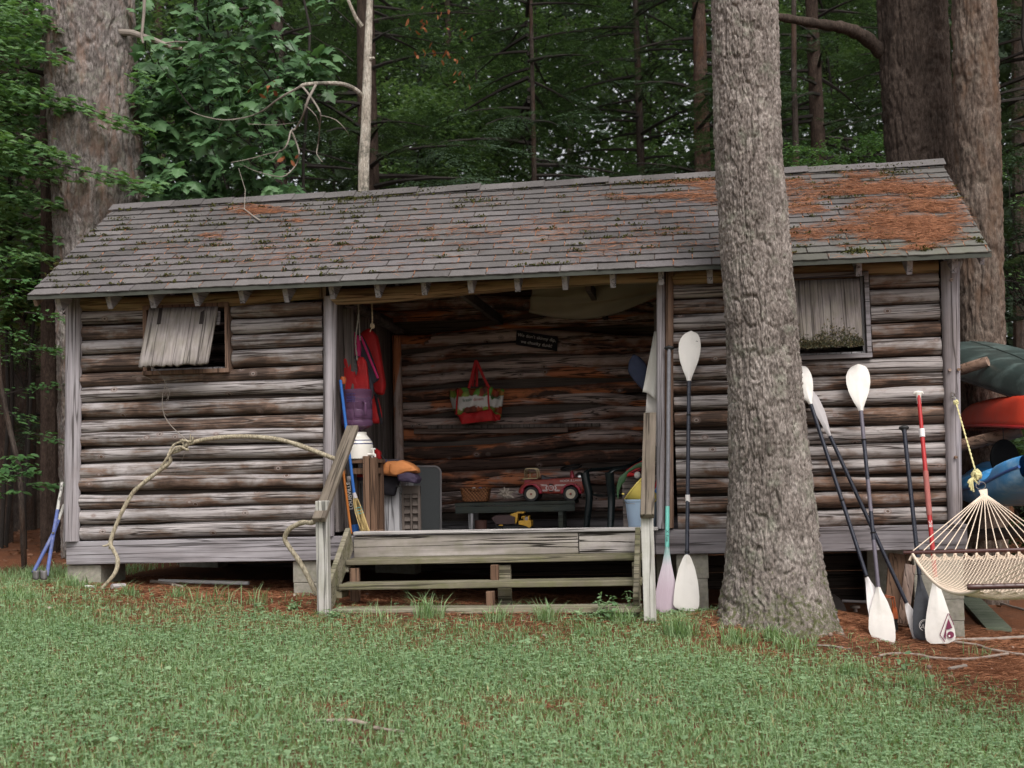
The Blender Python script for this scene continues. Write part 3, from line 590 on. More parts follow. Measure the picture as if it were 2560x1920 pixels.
for b, e in twigs:
    ax = (e-b).normalized(); k = rs.integers(9, 18)
    for j in range(k):
        p_ = b.lerp(e, rs.uniform(.3, 1.05))+Vector(rs.normal(size=3)*.07); a = rs.uniform(0, 6.28); T.append(tuple(p_)); D.append((math.cos(a)*.8+ax.x*.5, math.sin(a)*.8+ax.y*.5-.25, -rs.uniform(.15, .75)))
T = np.array(T); D = np.array(D); n = len(T); Mx = frames(D, np.stack([rs.normal(size=n)*.25, rs.normal(size=n)*.25-.25, np.ones(n)], 1), .20*rs.uniform(.6, 1.2, n))
order = np.argsort(T[:, 1]); near = order[:300]; rest = order[300:]
lm = bpy.data.meshes.new('leaf'); lm.from_pydata([tuple(v) for v in ML[0]], [], [tuple(f) for f in ML[1]]); lm.materials.append(M['maple'])
for k in near:
    o = bpy.data.objects.new('leaf', lm); COL.objects.link(o); o.parent = t
    m4 = Matrix([list(Mx[k][i])+[T[k][i]-WO[t][i]] for i in range(3)]+[[0, 0, 0, 1]]); o.matrix_basis = m4
V, F = scatter(ML[0], ML[1], Mx[rest], T[rest]); fast('foliage', V, F, M['maple'], t, kind='stuff')
# feathery sprays left of the shed, some across the big trunk
def spray_tree(label, sprays, size, proto, m, sd, stem_px, nm='understory_tree', dens=26, grp=None):
    rs = np.random.default_rng(sd); b0 = P(*stem_px); t = thing(nm, label, 'tree', (b0.x, b0.y, G(b0.x, b0.y)), grp); mb = MB(); T, D = [], []
    for (x0, y0, x1, y1, Yd, w) in sprays:
        a, b = P(x0, y0, Yd+.25), P(x1, y1, Yd-.1); L = (b-a).length; pts = wob(a, b, 6, .012, .02); limb(mb, pts, .009, .002, 5)
        for j in range(int(L*dens*(.4+w*4))):
            s = rs.uniform(.05, 1.02); k = min(5, int(s*6)); q = pts[k].lerp(pts[k+1], s*6-k) if s < 1 else pts[6]; ww = w*(1.1-.7*s)
            off = Vector((rs.normal()*.05, rs.normal()*ww*1.3, rs.normal()*ww*.30)); T.append(tuple(q+off)); an = rs.uniform(-1.4, 1.4)+math.atan2((b-a).y, (b-a).x); D.append((math.cos(an), math.sin(an), rs.uniform(-.35, .05)))
    mb.tube(wob((b0.x, b0.y, G(b0.x, b0.y)-.05), (b0.x-.1, b0.y, 7), 6, .012), .035, 7); mb.build('stem', M['bark_twig'], t)
    T = np.array(T); D = np.array(D); n = len(T); V, F = scatter(proto[0], proto[1], frames(D, np.stack([rs.normal(size=n)*.22, rs.normal(size=n)*.22-.12, np.ones(n)], 1), size*rs.uniform(.6, 1.3, n)), T)
    fast('foliage', V, F, m, t, kind='stuff'); return t
SP = [(-60, 200, 350, 320, 3.15, .22), (-40, 380, 390, 475, 3.1, .24), (-80, 330, 170, 395, 3.0, .25), (-120, 90, 130, 60, 3.3, .3), (-100, 150, 160, 140, 3.2, .28), (-80, 20, 120, 15, 3.4, .3), (-100, 250, 160, 270, 3.4, .3),
      (-120, 420, 150, 440, 3.3, .3), (-100, 480, 150, 520, 3.4, .3), (-90, 560, 140, 600, 3.6, .3), (-100, 640, 120, 650, 3.5, .28), (-60, 130, 180, 135, 3.6, .3), (-140, 330, 100, 310, 3.7, .35), (-140, 20, 160, 90, 3.9, .35), (-150, 520, 60, 480, 3.8, .35), (330, 200, 372, 195, 3.2, .1), (320, 240, 352, 250, 3.2, .1)]
spray_tree('understory tree at the left edge whose feathery sprays cross the massive trunk', SP, .092, ML, M['maple_s'], 31, (-60, 900, 3.6), dens=85)
spray_tree('young beech with pale oval leaves beside the left eave', [(-30, 760, 80, 720, 2.4, .12), (-20, 820, 60, 850, 2.4, .1), (10, 700, 95, 705, 2.3, .1), (60, 780, 160, 800, 2.8, .12), (-20, 900, 150, 870, 3.2, .13), (0, 990, 140, 960, 3.4, .13), (60, 860, 165, 890, 3.3, .12), (-40, 1010, 80, 1060, 3., .12), (60, 1080, 160, 1110, 3.2, .12), (-60, 660, 40, 640, 2.5, .14)], .085, OL, M['beech'], 33, (-120, 900, 2.6), 'beech_sapling', 60, 'beech saplings left of the shed')
spray_tree('low beech sapling with drooping pale leaves by the left corner post', [(0, 1180, 70, 1160, 1.3, .07), (-20, 1210, 90, 1175, 1.2, .08), (70, 1215, 150, 1215, 1.4, .06), (-30, 1240, 40, 1230, 1.2, .07), (20, 1150, 60, 1140, 1.3, .05), (-50, 1170, 20, 1200, 1.2, .09)], .085, OL, M['beech'], 34, (-30, 1200, 1.4), 'beech_sapling', 90, 'beech saplings left of the shed')
spray_tree('leafy spray over the low right end of the boats', [(2440, 420, 2520, 440, 5.5, .2), (2500, 700, 2600, 720, 5.5, .25), (2520, 520, 2600, 480, 5.5, .25)], .06, OL, M['maple_s'], 35, (2640, 900, 5.6), 'understory_tree', 70)
# ------------------------------------------------------------------ the shed
X0, X1, EV, RUN, ZE, ZR, DEP = 0.0, 7.56, -.40, 1.72, 2.2126, 3.2637, 2.64
YR = EV+RUN; YB = YR+RUN
M['crate_x'] = wood('ledge_wood', 0, (.24, .185, .165), (.15, .10, .08), (.05, .03, .022), .5)
shed = thing('log_shed', 'weathered log shed with an open middle bay and a shingled roof', 'shed', (3.66, 1.3, 0))
def log(name, a, b, rz, ry, m, n=12, seg=22, wv=.12, org=None, bend=.022, knob=.014):
    """round log from a to b; rz vertical half height, ry half depth"""
    a, b = Vector(a), Vector(b); mid = (a+b)/2; d = (b-a); L = d.length; d.normalize(); sd = random.uniform(0, 99)
    side = Vector((-d.y, d.x, 0)) if abs(d.z) < .9 else Vector((0, 1, 0)); side.normalize(); up = d.cross(side)
    if up.z < 0 and abs(d.z) < .9: up = -up
    mb = MB(); q = []
    s = np.linspace(0, 1, seg+1); an = np.arange(n)*2*np.pi/n; S, A = np.meshgrid(s, an, indexing='ij')
    r = (1+random.uniform(-.13, .13)*(2*S-1)*min(1, L/2))+wv*fbm(S*L*1.6+sd, np.cos(A)*.8+sd, np.sin(A)*.8)+knob*9*np.clip(vnoise(S*L*4+sd, np.cos(A)*1.7, np.sin(A)*1.7+sd)-.55, 0, 1)
    bz = bend*fbm(s*L*.7+sd, 3., 1.)*L; by = bend*.6*fbm(s*L*.9+sd, 8., 1.)*L
    for i in range(seg+1):
        for k in range(n): q.append((lerp(-L/2, L/2, s[i]), math.cos(an[k])*ry*r[i][k]+by[i], math.sin(an[k])*rz*r[i][k]+bz[i]))
    fs = [(i*n+k, (i+1)*n+k, (i+1)*n+(k+1) % n, i*n+(k+1) % n) for i in range(seg) for k in range(n)]+[tuple(range(n)), tuple(seg*n+k for k in range(n-1, -1, -1))]
    me = bpy.data.meshes.new(name); me.from_pydata(q, [], fs); me.polygons.foreach_set('use_smooth', [True]*len(fs)); me.update()
    try: me.set_sharp_from_angle(angle=R(60))
    except Exception: pass
    o = link(name, me, m, shed, mid); o.rotation_euler = Matrix((d, side, up)).transposed().to_euler(); return o
def board(name, a, b, w, t, m, up=(0, -1, 0), parent=None, bevel=.004, grain=None):
    """board between two points, object x/y/z kept parallel to the world"""
    a, b = Vector(a), Vector(b); return MB().bar(a, b, w, t, up).build(name, m, parent or shed, (a+b)/2, False, bevel)

xl0, xl1 = .245, 2.345           # left wall between posts
xr0, xr1 = 5.185, 7.245
zb, zt = P(180, 1353, 0).z, P(180, 778, 0).z
wl = (P(372, 850, 0).x, P(566, 850, 0).x); wzl = (P(470, 925, 0).z, P(470, 772, 0).z)
wr = (P(1938, 800, 0).x, P(2163, 800, 0).x); wzr = (P(2050, 888, 0).z, P(2050, 695, 0).z)
NL = 15; lev = [zb+(zt-zb)*k/NL for k in range(NL+1)]
def wall(xa, xb, lev, win, wz, m, yc, ry=.068, gap=.012):
    ja = [z+random.uniform(-.016, .016) for z in lev]; jb = [z+random.uniform(-.016, .016) for z in lev]
    for k in range(len(lev)-1):
        za, zb_ = (ja[k]+ja[k+1])/2, (jb[k]+jb[k+1])/2; rz = ((ja[k+1]-ja[k])+(jb[k+1]-jb[k]))/4*1.0; zm = (za+zb_)/2
        f = lambda x: lerp(za, zb_, (x-xa)/(xb-xa)); yy = yc+random.uniform(-.006, .006)
        if win and wz[0]-.03 < zm < wz[1]+.02:
            for p, q in ((xa, win[0]-.045), (win[1]+.045, xb)): log('log', (p, yy, f(p)), (q, yy, f(q)), rz*.97, ry, m, seg=14)
        else: log('log', (xa, yy, za), (xb, yy, zb_), rz*.97, ry, m)
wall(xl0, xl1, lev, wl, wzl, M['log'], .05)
levr = [P(1700, 1322, 0).z+(P(1700, 705, 0).z-P(1700, 1322, 0).z)*k/15 for k in range(16)]
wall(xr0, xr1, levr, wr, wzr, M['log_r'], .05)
levb = [.235+k*.1285 for k in range(18)]
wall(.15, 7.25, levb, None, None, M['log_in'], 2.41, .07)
for xx in (.13, 7.30):                                             # end walls
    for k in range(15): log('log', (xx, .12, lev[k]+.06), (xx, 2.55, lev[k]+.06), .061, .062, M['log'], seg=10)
def add_backing(a, b, hole=None):  # dark sheets added behind the logs to stop light through the joints
    mb = MB(); (xa, za), (xb, zb_) = a, b; q = [(xa, xb, za, zb_)] if not hole else [(xa, hole[0], za, zb_), (hole[1], xb, za, zb_), (hole[0], hole[1], za, hole[2]), (hole[0], hole[1], hole[3], zb_)]
    for u in q: mb.box(((u[0]+u[1])/2, .085, (u[2]+u[3])/2), (u[1]-u[0], .02, u[3]-u[2]))
    mb.build('added_backing', M['dark'], shed, smooth=False)
add_backing((xl0, zb), (xl1, 2.1), (wl[0], wl[1], wzl[0], wzl[1])); add_backing((xr0, zb), (xr1, 2.1), (wr[0], wr[1], wzr[0], wzr[1]))
MB().box((3.7, 2.43, 1.3), (7.1, .02, 2.2)).build('added_backing', M['dark'], shed, smooth=False)  # back and end walls get the added light stop too
for xx in (.14, 7.29): MB().box((xx, 1.3, 1.2), (.02, 2.4, 2.1)).build('added_backing', M['dark'], shed, smooth=False)
# gables
for xx, nm in ((.10, 'gable'), (7.33, 'gable')):
    MB().prism([(.0, 2.1), (2.64, 2.1), (1.32, 3.05)], .03, lambda u, v, w, xx=xx: (xx+w, u, v)).build(nm, M['inwall'], shed, smooth=False)
# posts
def post(pxl, pxr, pyb, pyt, Yc, m, ry=.06):
    a = (P(pxl[0], pyb, Yc)+P(pxr[0], pyb, Yc))/2; b = (P(pxl[1], pyt, Yc)+P(pxr[1], pyt, Yc))/2; r = (P(pxr[0], pyb, Yc)-P(pxl[0], pyb, Yc)).length/2
    o = log('post', a, b, r, ry, m, 16, 40, .07, None, .004, .012); return o
M['postlog'] = wood('post_log', 0, (.37, .345, .365), (.25, .22, .224), (.10, .075, .062), .56, crack=1.0, fine=32)
M['postbrown'] = wood('post_log_brown', 0, (.38, .31, .28), (.22, .14, .10), (.08, .045, .03), .5, fine=32)
post((160, 168), (199, 201), 1353, 748, -.005, M['postlog']); post((806, 806), (836, 846), 1340, 742, -.01, M['postlog'])
post((1641, 1641), (1662, 1662), 1321, 706, -.02, M['postlog'], .045); post((1664, 1662), (1686, 1681), 1320, 668, -.01, M['postbrown'], .04); post((2366, 2353), (2409, 2397), 1310, 655, -.01, M['postlog'])
for s, (px, py) in enumerate([(2374, 925), (2396, 924), (2389, 1143), (2378, 700)]):
    c = P(px, py, -.068); MB().lathe([(0, -.012), (.010, -.011), (.013, 0), (.012, .02), (0, .02)], 10, c, Matrix.Rotation(R(90), 3, 'X')).build('knot', M['postbrown'], shed)
a, b = P(810, 742, .0), P(810, 716, .0); board('trim', P(808, 745, -.03), P(808, 715, -.03), .06, .05, M['post_b'], (0, -1, 0))
board('trim', P(1678, 690, -.05), P(1678, 668, -.05), .05, .04, M['post_b'])
# header logs (short pieces left, middle, right)
for xa, xb, py0, py1, m, yy in ((xl0+.0, 2.36, 757, 736, M['header'], .03), (2.44, 5.13, 731, 693, M['header'], .0), (5.18, 7.25, 690, 664, M['header'], .03)):
    za, zc = P(lerp(250, 800, 0) if xa < 1 else (850 if xa < 3 else 1690), py0, yy).z, P(790 if xa < 1 else (1640 if xa < 3 else 2350), py1, yy).z
    log('header_log', (xa, yy, za), (xb, yy, zc), .062, .06, m, 14, 24, .06)
# sill, floor
s0, s1 = P(168, 1384, -.03), P(2409, 1344, -.03); sx0, sx1 = .13, 7.37
zs = (0.0+.215)/2
for xa, xb in ((sx0, 2.30), (2.304, 5.0), (5.004, sx1)): MB().box(((xa+xb)/2, .03, .098), (xb-xa, .10, .19)).build('sill_beam', M['sill'], shed, ((xa+xb)/2, .03, .098), False, .006)
MB().box((3.7, 2.55, .1), (7.2, .1, .19)).build('sill_beam', M['sill'], shed, (3.7, 2.55, .1), False, .006)
for k in range(18):
    y = .09+k*.137; MB().box((3.7, y+.07, .022), (7.2, .137, .026)).build('floor_board', M['sill'], shed, (3.7, y+.07, .022), False, .003)
# back framing pole, ledge, inner side boards
log('pole', P(998, 1150, 2.2), P(990, 840, 2.2), .045, .045, M['log_in'], 10, 20, .1, None, .012)
log('pole', P(1002, 1330, 2.2), P(998, 1150, 2.2), .045, .045, M['log_in'], 10, 10, .1, None, .012)
board('ledge', P(1070, 1068, 2.3), P(1500, 1062, 2.3), .035, .05, M['inwall'], (0, -1, 0)); board('ledge_rail', P(1035, 1079, 2.30), P(1420, 1075, 2.30), .045, .03, M['crate_x'], (0, -1, 0))
XL, XRr = 2.40, 5.12
for xx, sg in ((XL, 1), (XRr, -1)):
    for k in range(15):
        y = .14+k*.152; MB().box((xx, y+.07, 1.22), (.022, .147, 2.0)).build('wall_board', M['inwall'], shed, (xx, y+.07, 1.2), False, .002)
board('inner_stud', (XL+.05, 1.05, .22), (XL+.05, 1.05, 2.1), .05, .09, M['inwall'], (1, 0, 0)); board('inner_stud', (XL+.05, .45, .22), (XL+.05, .45, 2.1), .05, .09, M['inwall'], (1, 0, 0)); board('inner_stud', (XRr-.05, 1.1, .22), (XRr-.05, 1.1, 2.1), .05, .09, M['inwall'], (1, 0, 0))
board('brace', P(872, 760, .3), P(1000, 830, 2.2), .09, .04, M['inwall'], (0, -.3, 1)); 
for k in range(6): board('tie_beam', (XL+.05+k*.52, .05, 2.16), (XL+.05+k*.52, 2.5, 2.16), .045, .09, M['dark'], (0, 0, 1)) if k in (2, 4) else None
# windows
def window(win, wz, fr):
    (xa, xb), (za, zc) = win, wz; mb = MB(); t = .035
    for x in (xa-t/2, xb+t/2): mb.box((x, .02, (za+zc)/2), (t, .13, zc-za+.0))
    mb.box(((xa+xb)/2, .02, zc+t/2), (xb-xa+2*t, .132, t)); mb.box(((xa+xb)/2, .012, za-t/2), (xb-xa+2*t, .15, t)); w = mb.build('window_frame', M['post_b'] if fr else M['sill'], shed, smooth=False, bevel=.003)
    mb = MB(); t2 = .018
    for x in (xa+t2/2+.002, xb-t2/2-.002): mb.box((x, .05, (za+zc)/2), (t2, .03, zc-za-.004))
    mb.box(((xa+xb)/2, .05, za+t2/2+.002), (xb-xa-.04, .03, t2)); mb.build('sash', M['chest'], w, smooth=False)
    return w
w1 = window(wl, wzl, True); w2 = window(wr, wzr, False)
board('stop', P(566-19, 778, -.05), P(545, 812, -.05), .03, .02, M['sill'], (0, -1, 0), w1)
board('prop_stick', P(383, 918, -.03), P(384, 938, -.03), .012, .012, M['shutter'], (0, -1, 0), w1)
def shutter(tl, tr, bl, br, Yt, Yb, fr, n=14, moss=False):
    a, b, c, d = P(*tl, Yt), P(*tr, Yt), P(*bl, Yb), P(*br, Yb); mb = MB(); nn = (b-a).cross(c-a).normalized(); nn = nn if nn.y < 0 else -nn
    m = n*2
    rag = [random.uniform(-.012, .004) for _ in range(m+1)]
    def f(u, v): return a.lerp(b, u).lerp(c.lerp(d, u), v+(rag[int(round(u*m))]*(2.2 if v > .99 else 0)))+nn*(.0008*math.sin(u*90)*v)
    mb.grid(f, m, 10); o = mb.build('shutter', M['shutter'], fr, (a+d)/2, True, 0, .022); return o, (a, b, c, d, nn)
sh1, _ = shutter((374, 772), (545, 768), (347, 919), (520, 910), -.075, -.30, w1); sh2, q2 = shutter((1948, 704), (2148, 697), (1934, 874), (2157, 865), -.075, -.20, w2)
for u in (.16, .8):
    for (x, y) in ((lerp(376, 541, u), 772),):
        a = P(x, y-2, -.085); b = P(x-6, y+38, -.155); MB().bar(a, b, .03, .006, (0, -1, 0)).build('hinge', plain('hinge_iron', (.03, .022, .02), .7), sh1, a, False)
mb = MB(); a, b, c, d, nn = q2; rs = np.random.default_rng(3); Ts, Ds = [], []
for i in range(3000):
    u = rs.random(); v = 1-abs(rs.normal())*.10*(.5+.9*abs(math.sin(u*5.3+1))); p_ = a.lerp(b, u).lerp(c.lerp(d, u), v)+nn*.012; Ts.append(tuple(p_)); Ds.append((rs.normal(), -abs(rs.normal())*.8, rs.normal()+.2))
V, F = scatter(DIA[0], DIA[1], frames(np.array(Ds), rs.normal(size=(3000, 3)), .014*rs.uniform(.5, 1.6, 3000)), np.array(Ts))
M['lichen'] = leafmat('lichen', (.060, .075, .050), (.135, .105, .058), .1, .9, .1); M['moss'] = leafmat('moss_tuft', (.03, .036, .010), (.085, .080, .022), .1, .95, .1)
fast('lichen', V, F, M['lichen'], sh2, kind='stuff')
for win, wz in ((wl, wzl), (wr, wzr)):
    pass
# foundation blocks
M['block'] = plain('concrete_block', (.30, .28, .235), .95, .3, 30, .1, 0, .5, (.16, .17, .08), .5)
def blk(pxl, pxr, pyt, pyb, Yc, dep=.3, nm='concrete_block'):
    a, b = P(pxl, pyt, Yc), P(pxr, pyb, Yc); c = ((a.x+b.x)/2, Yc+dep/2, (a.z+b.z)/2); MB().box(c, (b.x-a.x, dep, a.z-b.z)).build(nm, M['block'], shed, c, False, .006)
blk(168, 252, 1414, 1462, .02, .5); blk(732, 812, 1403, 1456, .02); blk(734, 812, 1458, 1510, .02)
blk(1690, 1772, 1382, 1446, .02); blk(1690, 1772, 1448, 1524, .02); blk(2283, 2410, 1377, 1436, .02); blk(2284, 2411, 1438, 1498, .02); blk(2285, 2412, 1500, 1552, .02); blk(2286, 2413, 1554, 1600, .02)
blk(1640, 1668, 1385, 1500, .25, .1, 'support_post')
for x in (.4, 2.4, 5.2, 7.1):
    z = G(x, 2.5); MB().box((x, 2.45, z/2-.05), (.4, .3, -z+.1)).build('concrete_block', M['block'], shed, (x, 2.45, z/2), False, .006)
for z in (-.10, -.27, -.44, -.61, -.78): MB().box((3.7, 2.62, z), (7.3, .03, .165)).build('added_skirt', M['dark'], shed, (3.7, 2.62, z), False)  # unseen boards added at the back to darken the space under the shed
# ------------------------------------------------------------------ roof
sl_ = Vector((0, RUN, ZR-ZE)).normalized(); SLEN = math.hypot(RUN, ZR-ZE); nrm = Vector((0, -sl_.z, sl_.y))
def RP(x, s, h=0.0): return Vector((x, EV, ZE))+sl_*s+nrm*h
mb = MB(); th = .022
def slope(mb, x0, x1, flip=False):
    q = [RP(x0, 0, -th), RP(x1, 0, -th), RP(x1, SLEN, -th), RP(x0, SLEN, -th), RP(x0, 0, -.002), RP(x1, 0, -.002), RP(x1, SLEN, -.002), RP(x0, SLEN, -.002)]
    if flip: q = [Vector((v.x, 2*YR-v.y, v.z)) for v in q]
    mb.add(q, [(0, 1, 5, 4), (1, 2, 6, 5), (2, 3, 7, 6), (3, 0, 4, 7), (4, 5, 6, 7), (3, 2, 1, 0)])
slope(mb, X0+.01, X1-.01); slope(mb, X0+.01, X1-.01, True)
roof = mb.build('roof', M['dark'], shed, smooth=False)
def shingle_mat():
    m, nt, b = start('asphalt_shingle'); tc = nd(nt, 'ShaderNodeNewGeometry').outputs['Position']; v = objco(nt); r = rnd(nt)
    col = ramp(nt, r, [(.0, (.090, .081, .078)), (.35, (.112, .102, .098)), (.65, (.121, .108, .109)), (1., (.142, .129, .123))])
    col = mix(nt, 1., col, ramp(nt, noise(nt, v, 95, 3, .8), [(.25, .62), (.75, 1.35)]), 'MULTIPLY'); col = mix(nt, 1., col, ramp(nt, noise(nt, tc, 1.6, 5, .65), [(.3, .78), (.7, 1.15)]), 'MULTIPLY')
    x = nd(nt, 'ShaderNodeSeparateXYZ', {0: tc}); g = ma(nt, 'MULTIPLY', ramp(nt, ma(nt, 'MULTIPLY', x.outputs[0], .1), [(.52, 0.), (.72, 1.)]), ramp(nt, ma(nt, 'SUBTRACT', x.outputs[2], 2.2), [(.12, 1.), (.45, .2)]))
    col = mix(nt, ma(nt, 'MULTIPLY', ma(nt, 'MULTIPLY', g, ramp(nt, noise(nt, tc, 3, 5, .7), [(.35, .3), (.65, 1.)])), .7), col, (.115, .12, .085))
    col = mix(nt, ramp(nt, noise(nt, tc, 26, 5, .75), [(.66, 0.), (.72, .7)]), col, (.045, .046, .03))
    col = mix(nt, ramp(nt, noise(nt, vm(nt, 'ADD', tc, (7., 3., 1.)).outputs[0], 15, 5, .7), [(.70, 0.), (.74, .6)]), col, (.40, .41, .36))
    fin(nt, b, col, .93, noise(nt, v, 140, 3, .7), .5, .004, .2); return m
M['shingle'] = shingle_mat()
NC, TW = 16, .290; EXP = SLEN/NC
def shingle_geo(sd):
    r = random.Random(sd); n = 6; mb = MB(); q = []
    ln = EXP*1.12; e = [r.uniform(-.004, .004) for _ in range(n+1)]; hh = [.0140+r.uniform(-.002, .003) for _ in range(n+1)]
    for i in range(n+1):
        x = lerp(-TW/2+.005, TW/2-.005, i/n); q += [(x, e[i], hh[i]-.007), (x, e[i], hh[i]), (x, ln, .0015), (x, ln, -.003)]
    fs = []
    for i in range(n):
        a, b = i*4, i*4+4; fs += [(a, b, b+1, a+1), (a+1, b+1, b+2, a+2), (a+2, b+2, b+3, a+3)]
    return q, fs+[(0, 1, 2, 3), (n*4+3, n*4+2, n*4+1, n*4)]
SG = [shingle_geo(k) for k in range(8)]; RM = Matrix((Vector((1, 0, 0)), sl_, nrm)).transposed()
SGM = []
for q, fs in SG:
    me = bpy.data.meshes.new('shingle'); me.from_pydata(q, [], fs); me.materials.append(M['shingle']); SGM.append(me)
cnt = 0; up_ = MB()
for c in range(NC):
    off = (0, .5, .12, .62)[c % 4]*TW*1.0; k = -1
    while True:
        xa = X0+off+(k-.0)*TW; xb = xa+TW; k += 1
        if xa >= X1-.02: break
        if xb <= X0+.02: continue
        ca, cb = max(xa, X0), min(xb, X1); j = random.randrange(8); p_ = RP((ca+cb)/2, c*EXP-(.018 if c == 0 else 0)+random.uniform(-.003, .003)); sx = (cb-ca)/TW; ro = random.uniform(-.008, .008)
        if cnt < 300:
            o = bpy.data.objects.new('shingle', SGM[j]); COL.objects.link(o); o.parent = roof; o.rotation_euler = (RM @ Matrix.Rotation(ro, 3, 'Z')).to_euler(); o.scale = (sx, 1, 1); o.location = p_-WO[roof]; cnt += 1
        else:
            up_.add([p_+RM @ Vector((q[0]*sx, q[1], q[2])) for q in SG[j][0]], SG[j][1])
o = up_.build('upper_shingles', M['shingle'], roof, smooth=False); o['kind'] = 'stuff'
mb = MB()
for c in range(NC):
    s = c*EXP; q = [RP(X0, s, .010), RP(X1, s, .010), RP(X1, s+EXP*1.1, .002), RP(X0, s+EXP*1.1, .002)]; mb.add([Vector((v.x, 2*YR-v.y, v.z)) for v in q], [(3, 2, 1, 0)])
mb.build('back_courses', M['shingle'], roof, smooth=False)
for k in range(26):
    xa = X0+k*.2915; j = random.uniform(-.004, .004); mb = MB(); d = .135+random.uniform(-.01, .01); h = .016+.004*(k % 2)
    q = []
    for x, hh in ((xa-.03, h-.004), (xa+.287, h+.004)):
        for (yy, zz) in ((-d*sl_.y, -d*sl_.z+hh), (-.03, hh-.012), (0, hh+.004), (.03, hh-.012), (d*sl_.y, -d*sl_.z+hh)): q.append((x, YR+yy, ZR+zz+j+.012))
    mb.add(q, [(i, i+1, i+6, i+5) for i in range(4)]); mb.build('ridge_cap', M['shingle'], roof, ((xa+.15), YR, ZR), False, 0, .006)
MB().box(((X0+X1)/2, EV-.006, ZE-.022), (X1-X0, .012, .032)).build('drip_edge', plain('eave_board', (.05, .052, .042), .8, .3), roof, smooth=False)
# rafters
for k in range(20):
    x = lerp(P(266, 755, -.3).x, P(2277, 664, -.3).x, (k-1)/17) if k not in (0, 19) else None
    if k == 0: x = P(141, 758, -.3).x
    if k == 19: x = P(2390, 660, -.3).x
    if k == 16: continue
    a, b = RP(x, .085+random.uniform(-.015, .015), -.024-.085), RP(x, SLEN, -.024-.085)
    rr = MB().bar(a, b, .043, .17, nrm); o = rr.build('rafter', M['raft'], shed, (a+b)/2, False, .003)
    a2, b2 = Vector((x, 2*YR-a.y, a.z)), Vector((x, 2*YR-b.y, b.z))
    if k % 2 == 0: MB().bar(a2, b2, .043, .10, (0, .5, .8)).build('rafter', M['raft'], shed, (a2+b2)/2, False)
for px, py in ((90, 762), (2455, 648)):
    x = P(px, py, -.3).x; a, b = RP(x, .05, -.07), RP(x, SLEN, -.07); MB().bar(a, b, .03, .10, nrm).build('barge_rafter', M['post_b'] if px < 200 else M['raft'], shed, (a+b)/2, False)

# litter and moss on the roof
def at_roof(px, py):
    d = _F + _R*((px-1280)/FPX) - _U*((py-960)/FPX); o = Vector(RP(0, 0)); t = (o-Vector(CAMP)).dot(nrm)/Vector(d).dot(nrm); return Vector(CAMP+d*t)
M['needle'] = leafmat('pine_needle', (.12, .042, .020), (.40, .18, .095), .1, .7, .2)
def needles(T, nrms, rs, L=.10, w=.0016, lift=.3):
    n = len(T); a = rs.random(n)*6.28; d = np.stack([np.cos(a), np.sin(a), rs.normal(size=n)*lift*.4], 1); d = d-nrms*np.sum(d*nrms, 1, keepdims=True)*(1-lift)
    pv = np.array([(-.5, -w/L, 0), (0, -w/L, .06), (.5, 0, 0), (0, w/L, .06)]); fr = frames(d, nrms+rs.normal(size=(n, 3))*.5, L*rs.uniform(.5, 1.2, n)); return scatter(pv, np.array([(0, 1, 2, 3)]), fr, T)
rs = np.random.default_rng(8); T = []
blobs = [(2200, 480, 120, 22, 1500), (2290, 490, 140, 25, 2400), (2160, 452, 55, 14, 700), (2330, 530, 70, 30, 1500), (2260, 560, 110, 26, 2200), (2330, 580, 55, 28, 1100), (2230, 600, 90, 14, 900), (2070, 500, 110, 30, 900), (2020, 540, 90, 30, 700), (2010, 590, 60, 12, 420), (2130, 575, 70, 10, 350), (2130, 627, 34, 6, 260), (2300, 622, 40, 7, 260), (2340, 480, 60, 8, 400), (1990, 465, 60, 20, 350), (1700, 500, 130, 14, 900), (1640, 452, 130, 8, 600), (1740, 470, 60, 14, 420), (1580, 490, 90, 6, 350), (1650, 530, 60, 5, 160), (1480, 545, 100, 20, 160),
         (620, 528, 40, 8, 300), (690, 535, 70, 12, 420), (660, 515, 30, 5, 160), (760, 555, 40, 5, 120), (690, 700, 18, 4, 120), (500, 590, 60, 10, 160), (470, 705, 30, 4, 60), (1100, 590, 160, 40, 300), (1300, 560, 150, 50, 320), (800, 620, 250, 60, 500), (1300, 600, 250, 60, 400), (500, 640, 200, 50, 300), (1800, 560, 200, 50, 300), (1500, 600, 140, 40, 300), (1780, 600, 120, 30, 260), (1200, 480, 200, 20, 160), (2100, 630, 200, 20, 120)]
for (x, y, rx, ry, n) in blobs:
    for q in rs.normal(size=(int(n*1.9), 2)):
        a = at_roof(x+q[0]*rx*.62+q[1]*rx*.1, y+q[1]*ry*.62)
        s = (a-Vector(RP(0, 0))).dot(sl_)
        if fbm(a.x*3.2, s*8., 5.) < -.02+(.10 if n < 450 else -.24)*rs.random(): continue
        if X0+.03 < a.x < X1-.02 and 0 < s < SLEN-.03: T.append(tuple(a+nrm*(.012+rs.random()*.022*min(1, n/1200))))
T2 = []
for c in range(NC):                                                 # needles caught in the slots and under the butts
    for k in range(150): T2.append(tuple(RP(rs.uniform(X0, X1), c*EXP-.004+rs.normal()*.004, .008)))
T = np.array(T); V, F = needles(T, np.tile(np.array(nrm), (len(T), 1)), rs, .11, .0017); tag(fast('needle_litter', V, F, M['needle'], kind='stuff'), 'rusty pine needles drifted in mats on the shed roof', 'pine needles')
off = (0, .5, .12, .62); T3 = []
for c in range(NC):
    k = 0
    while off[c % 4]*TW+k*TW < X1:
        x = off[c % 4]*TW+k*TW; k += 1
        if x < .05 or rs.random() < .25: continue
        for j in range(4): T3.append((x, c*EXP+rs.random()*EXP))
